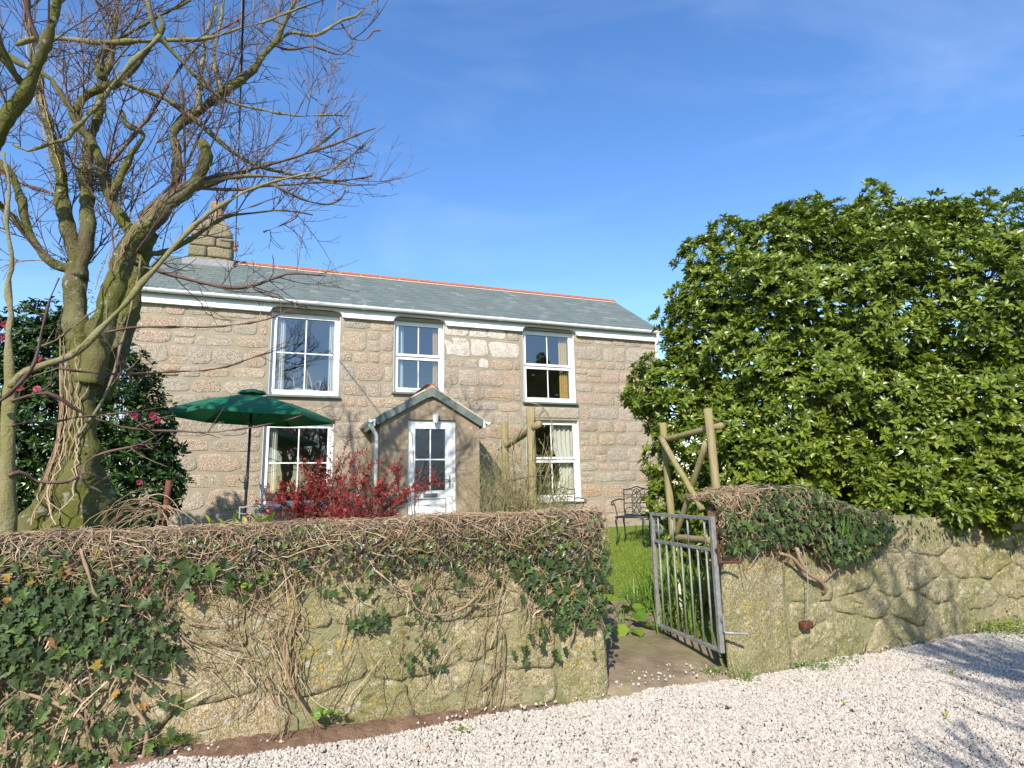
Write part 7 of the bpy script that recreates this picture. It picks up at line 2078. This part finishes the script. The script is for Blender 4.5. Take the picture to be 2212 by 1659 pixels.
# bits of twig and leaf blown over the gravel
nb_ = 420
bx = rng.uniform(-2.2, 6.0, nb_ * 3); by = rng.uniform(3.5, 7.0, nb_ * 3)
kb = (by < np.where(bx < 0.7, 4.94 + (bx - 0.7) * math.tan(WLA), np.where(bx > 1.72, 5.29 + (bx - 1.72) * math.tan(WRA), 5.0)) - 0.05)
kb &= rng.random(len(bx)) < np.clip(0.25 + (bx - 0.5) * 0.25, 0.12, 1)
bx, by = bx[kb][:nb_], by[kb][:nb_]
V, Fc, A = scatter(SV, SF, leaf_frames(rng.normal(size=(len(bx), 3)) * [1, 1, 0.15], rng.normal(size=(len(bx), 3)) * 0.3 + [0, 0, 1]), np.stack([bx, by, np.full(len(bx), 0.030)], -1), rng.uniform(0.010, 0.034, len(bx)))
tag(link('leaf_debris', np_mesh('leaf_debris', V, Fc, A), M['deadleaf']), 'brown crumbs of dead leaf scattered over the gravel', 'leaf debris', kind='stuff')

# fallen leaves on the gravel
fl_ = [(1.45, 4.55, 'deadleaf', 0.09, 'reddish brown dead leaf lying on the gravel before the gateway'), (0.68, 3.78, 'deadleaf', 0.07, 'tan dead leaf on the gravel near the picture centre'),
       (2.35, 4.6, 'fallgreen', 0.06, 'yellow green fallen leaf on the open gravel'), (3.6, 5.3, 'fallgreen', 0.07, 'lime fallen leaf on the dappled gravel'), (4.5, 5.9, 'fallgreen', 0.08, 'yellow green fallen leaf on the gravel by the right wall foot'),
       (4.1, 6.2, 'deadleaf', 0.09, 'brown dead leaf on the gravel under the right wall'), (2.0, 4.1, 'fallgreen', 0.05, 'small green fallen leaf on the near gravel'), (5.0, 6.3, 'fallgreen', 0.08, 'bright yellow fallen leaf near the wall foot grass'),
       (1.0, 4.75, 'deadleaf', 0.04, 'tiny brown leaf below the gateway slab'), (2.9, 4.4, 'fallgreen', 0.05, 'small lime leaf on the gravel in the branch shade')]
for (x_, y_, m, s, lb_) in fl_:
    o = link('fallen_leaf', np_mesh('fallen_leaf', LV, LF), M[m]); o.location = (x_, y_, 0.040); o.scale = (s, s, s); o.rotation_euler = (rnd.uniform(-.2, .2), rnd.uniform(-.1, .3), rnd.uniform(0, 6.28))
    tag(o, lb_, 'leaf', 'leaves fallen on the gravel')

# ------------------------------------------------------------------ bare trees on the far side of the lane (they shade the wall and show in the panes)
def lane_tree(H_, seed, spread):
    out = []
    r_ = np.random.default_rng(seed)
    def rec(p, d, L_, rad, lev):
        k = 6; pts = [p]; dd = d
        for j in range(k):
            dd = unit(dd + r_.normal(size=3) * 0.10 + np.array([0, 0, 0.06])); pts.append(pts[-1] + dd * L_ / k)
        P = np.array(pts); out.append((P, np.linspace(rad, rad * 0.6, k + 1), lev))
        if lev >= 5: return
        nb = 3 if lev < 2 else (5 if lev < 4 else 3)
        for q in range(nb):
            i = r_.integers(3, k + 1); s = unit(np.cross(dd, r_.normal(size=3)))
            rec(P[i], unit(dd * 0.9 + s * r_.uniform(0.5, spread)), L_ * r_.uniform(0.55, 0.8), rad * 0.58, lev + 1)
    rec(np.array([0, 0, -0.1]), np.array([0, 0, 1.0]), H_ * 0.30, H_ * 0.022, 0)
    return out


def build_lane_tree(loc, H_, seed, label, spread=0.9, rz=0.0):
    root = empty('lane_tree', loc, rz, label, 'tree', 'bare trees across the lane')
    T_ = lane_tree(H_, seed, spread)
    big = [(p, r) for p, r, l in T_ if l < 2]
    V, Fc, A = tubes(big, 8); link('trunk', np_mesh('trunk', V, Fc, A, smooth=True), M['bark'], root)
    V, Fc, A = tubes([(p, np.maximum(r, 0.007)) for p, r, l in T_ if l >= 2], 3); tag(link('crown', np_mesh('crown', V, Fc, A), M['twig'], root), kind='stuff')
    return root


lt = build_lane_tree((3.4, -3.3, 0), 9.0, 5, 'bare tree across the lane whose boughs shade the gravel')
def copy_tree(src, loc, rz, sc_, label):
    c = src.copy(); COL.objects.link(c); c.location = loc; c.rotation_euler = (0, 0, rz); c.scale = (sc_, sc_, sc_); c['label'] = label
    for ch_ in src.children:
        d = ch_.copy(); COL.objects.link(d); d.parent = c
    return c
copy_tree(lt, (2.5, -2.3, 0), 4.0, 0.75, 'small bare tree close by the lane nearest the gate')
copy_tree(lt, (3.7, -0.4, 0), 2.6, 0.8, 'bare tree close by the lane that dapples the right wall')
copy_tree(lt, (5.9, -2.4, 0), 1.9, 1.0, 'bare tree across the lane farthest along to the right')
copy_tree(lt, (-9.0, -10.0, 0), 3.2, 1.3, 'bare tree far back across the lane on the left')
copy_tree(lt, (-3.0, -16.0, 0), 4.4, 1.4, 'tall bare tree reflected in the cottage windows')
copy_tree(lt, (6.0, -15.0, 0), 0.7, 1.3, 'bare tree behind the one shading the gravel')
# the bough whose tip shows at the right edge
tp = empty('overhanging_bough', (7.2, 5.0, 5.0), 0, 'bare twig reaching in from the right against the sky', 'branch')
stem(tp, [(1.2, -1.0, -0.3), (0.2, -0.1, 0.1), (-0.6, 0.5, 0.20), (-1.15, 0.8, 0.30), (-1.62, 1.0, 0.32)], 0.012, 0.004, 'twig', 'stem')
stem(tp, [(-1.2, 0.82, 0.3), (-1.42, 0.9, 0.37), (-1.58, 0.95, 0.38)], 0.005, 0.003, 'twig', 'twig')
stem(tp, [(-1.25, 0.85, 0.3), (-1.45, 0.95, 0.25), (-1.68, 1.0, 0.24)], 0.005, 0.003, 'twig', 'twig')
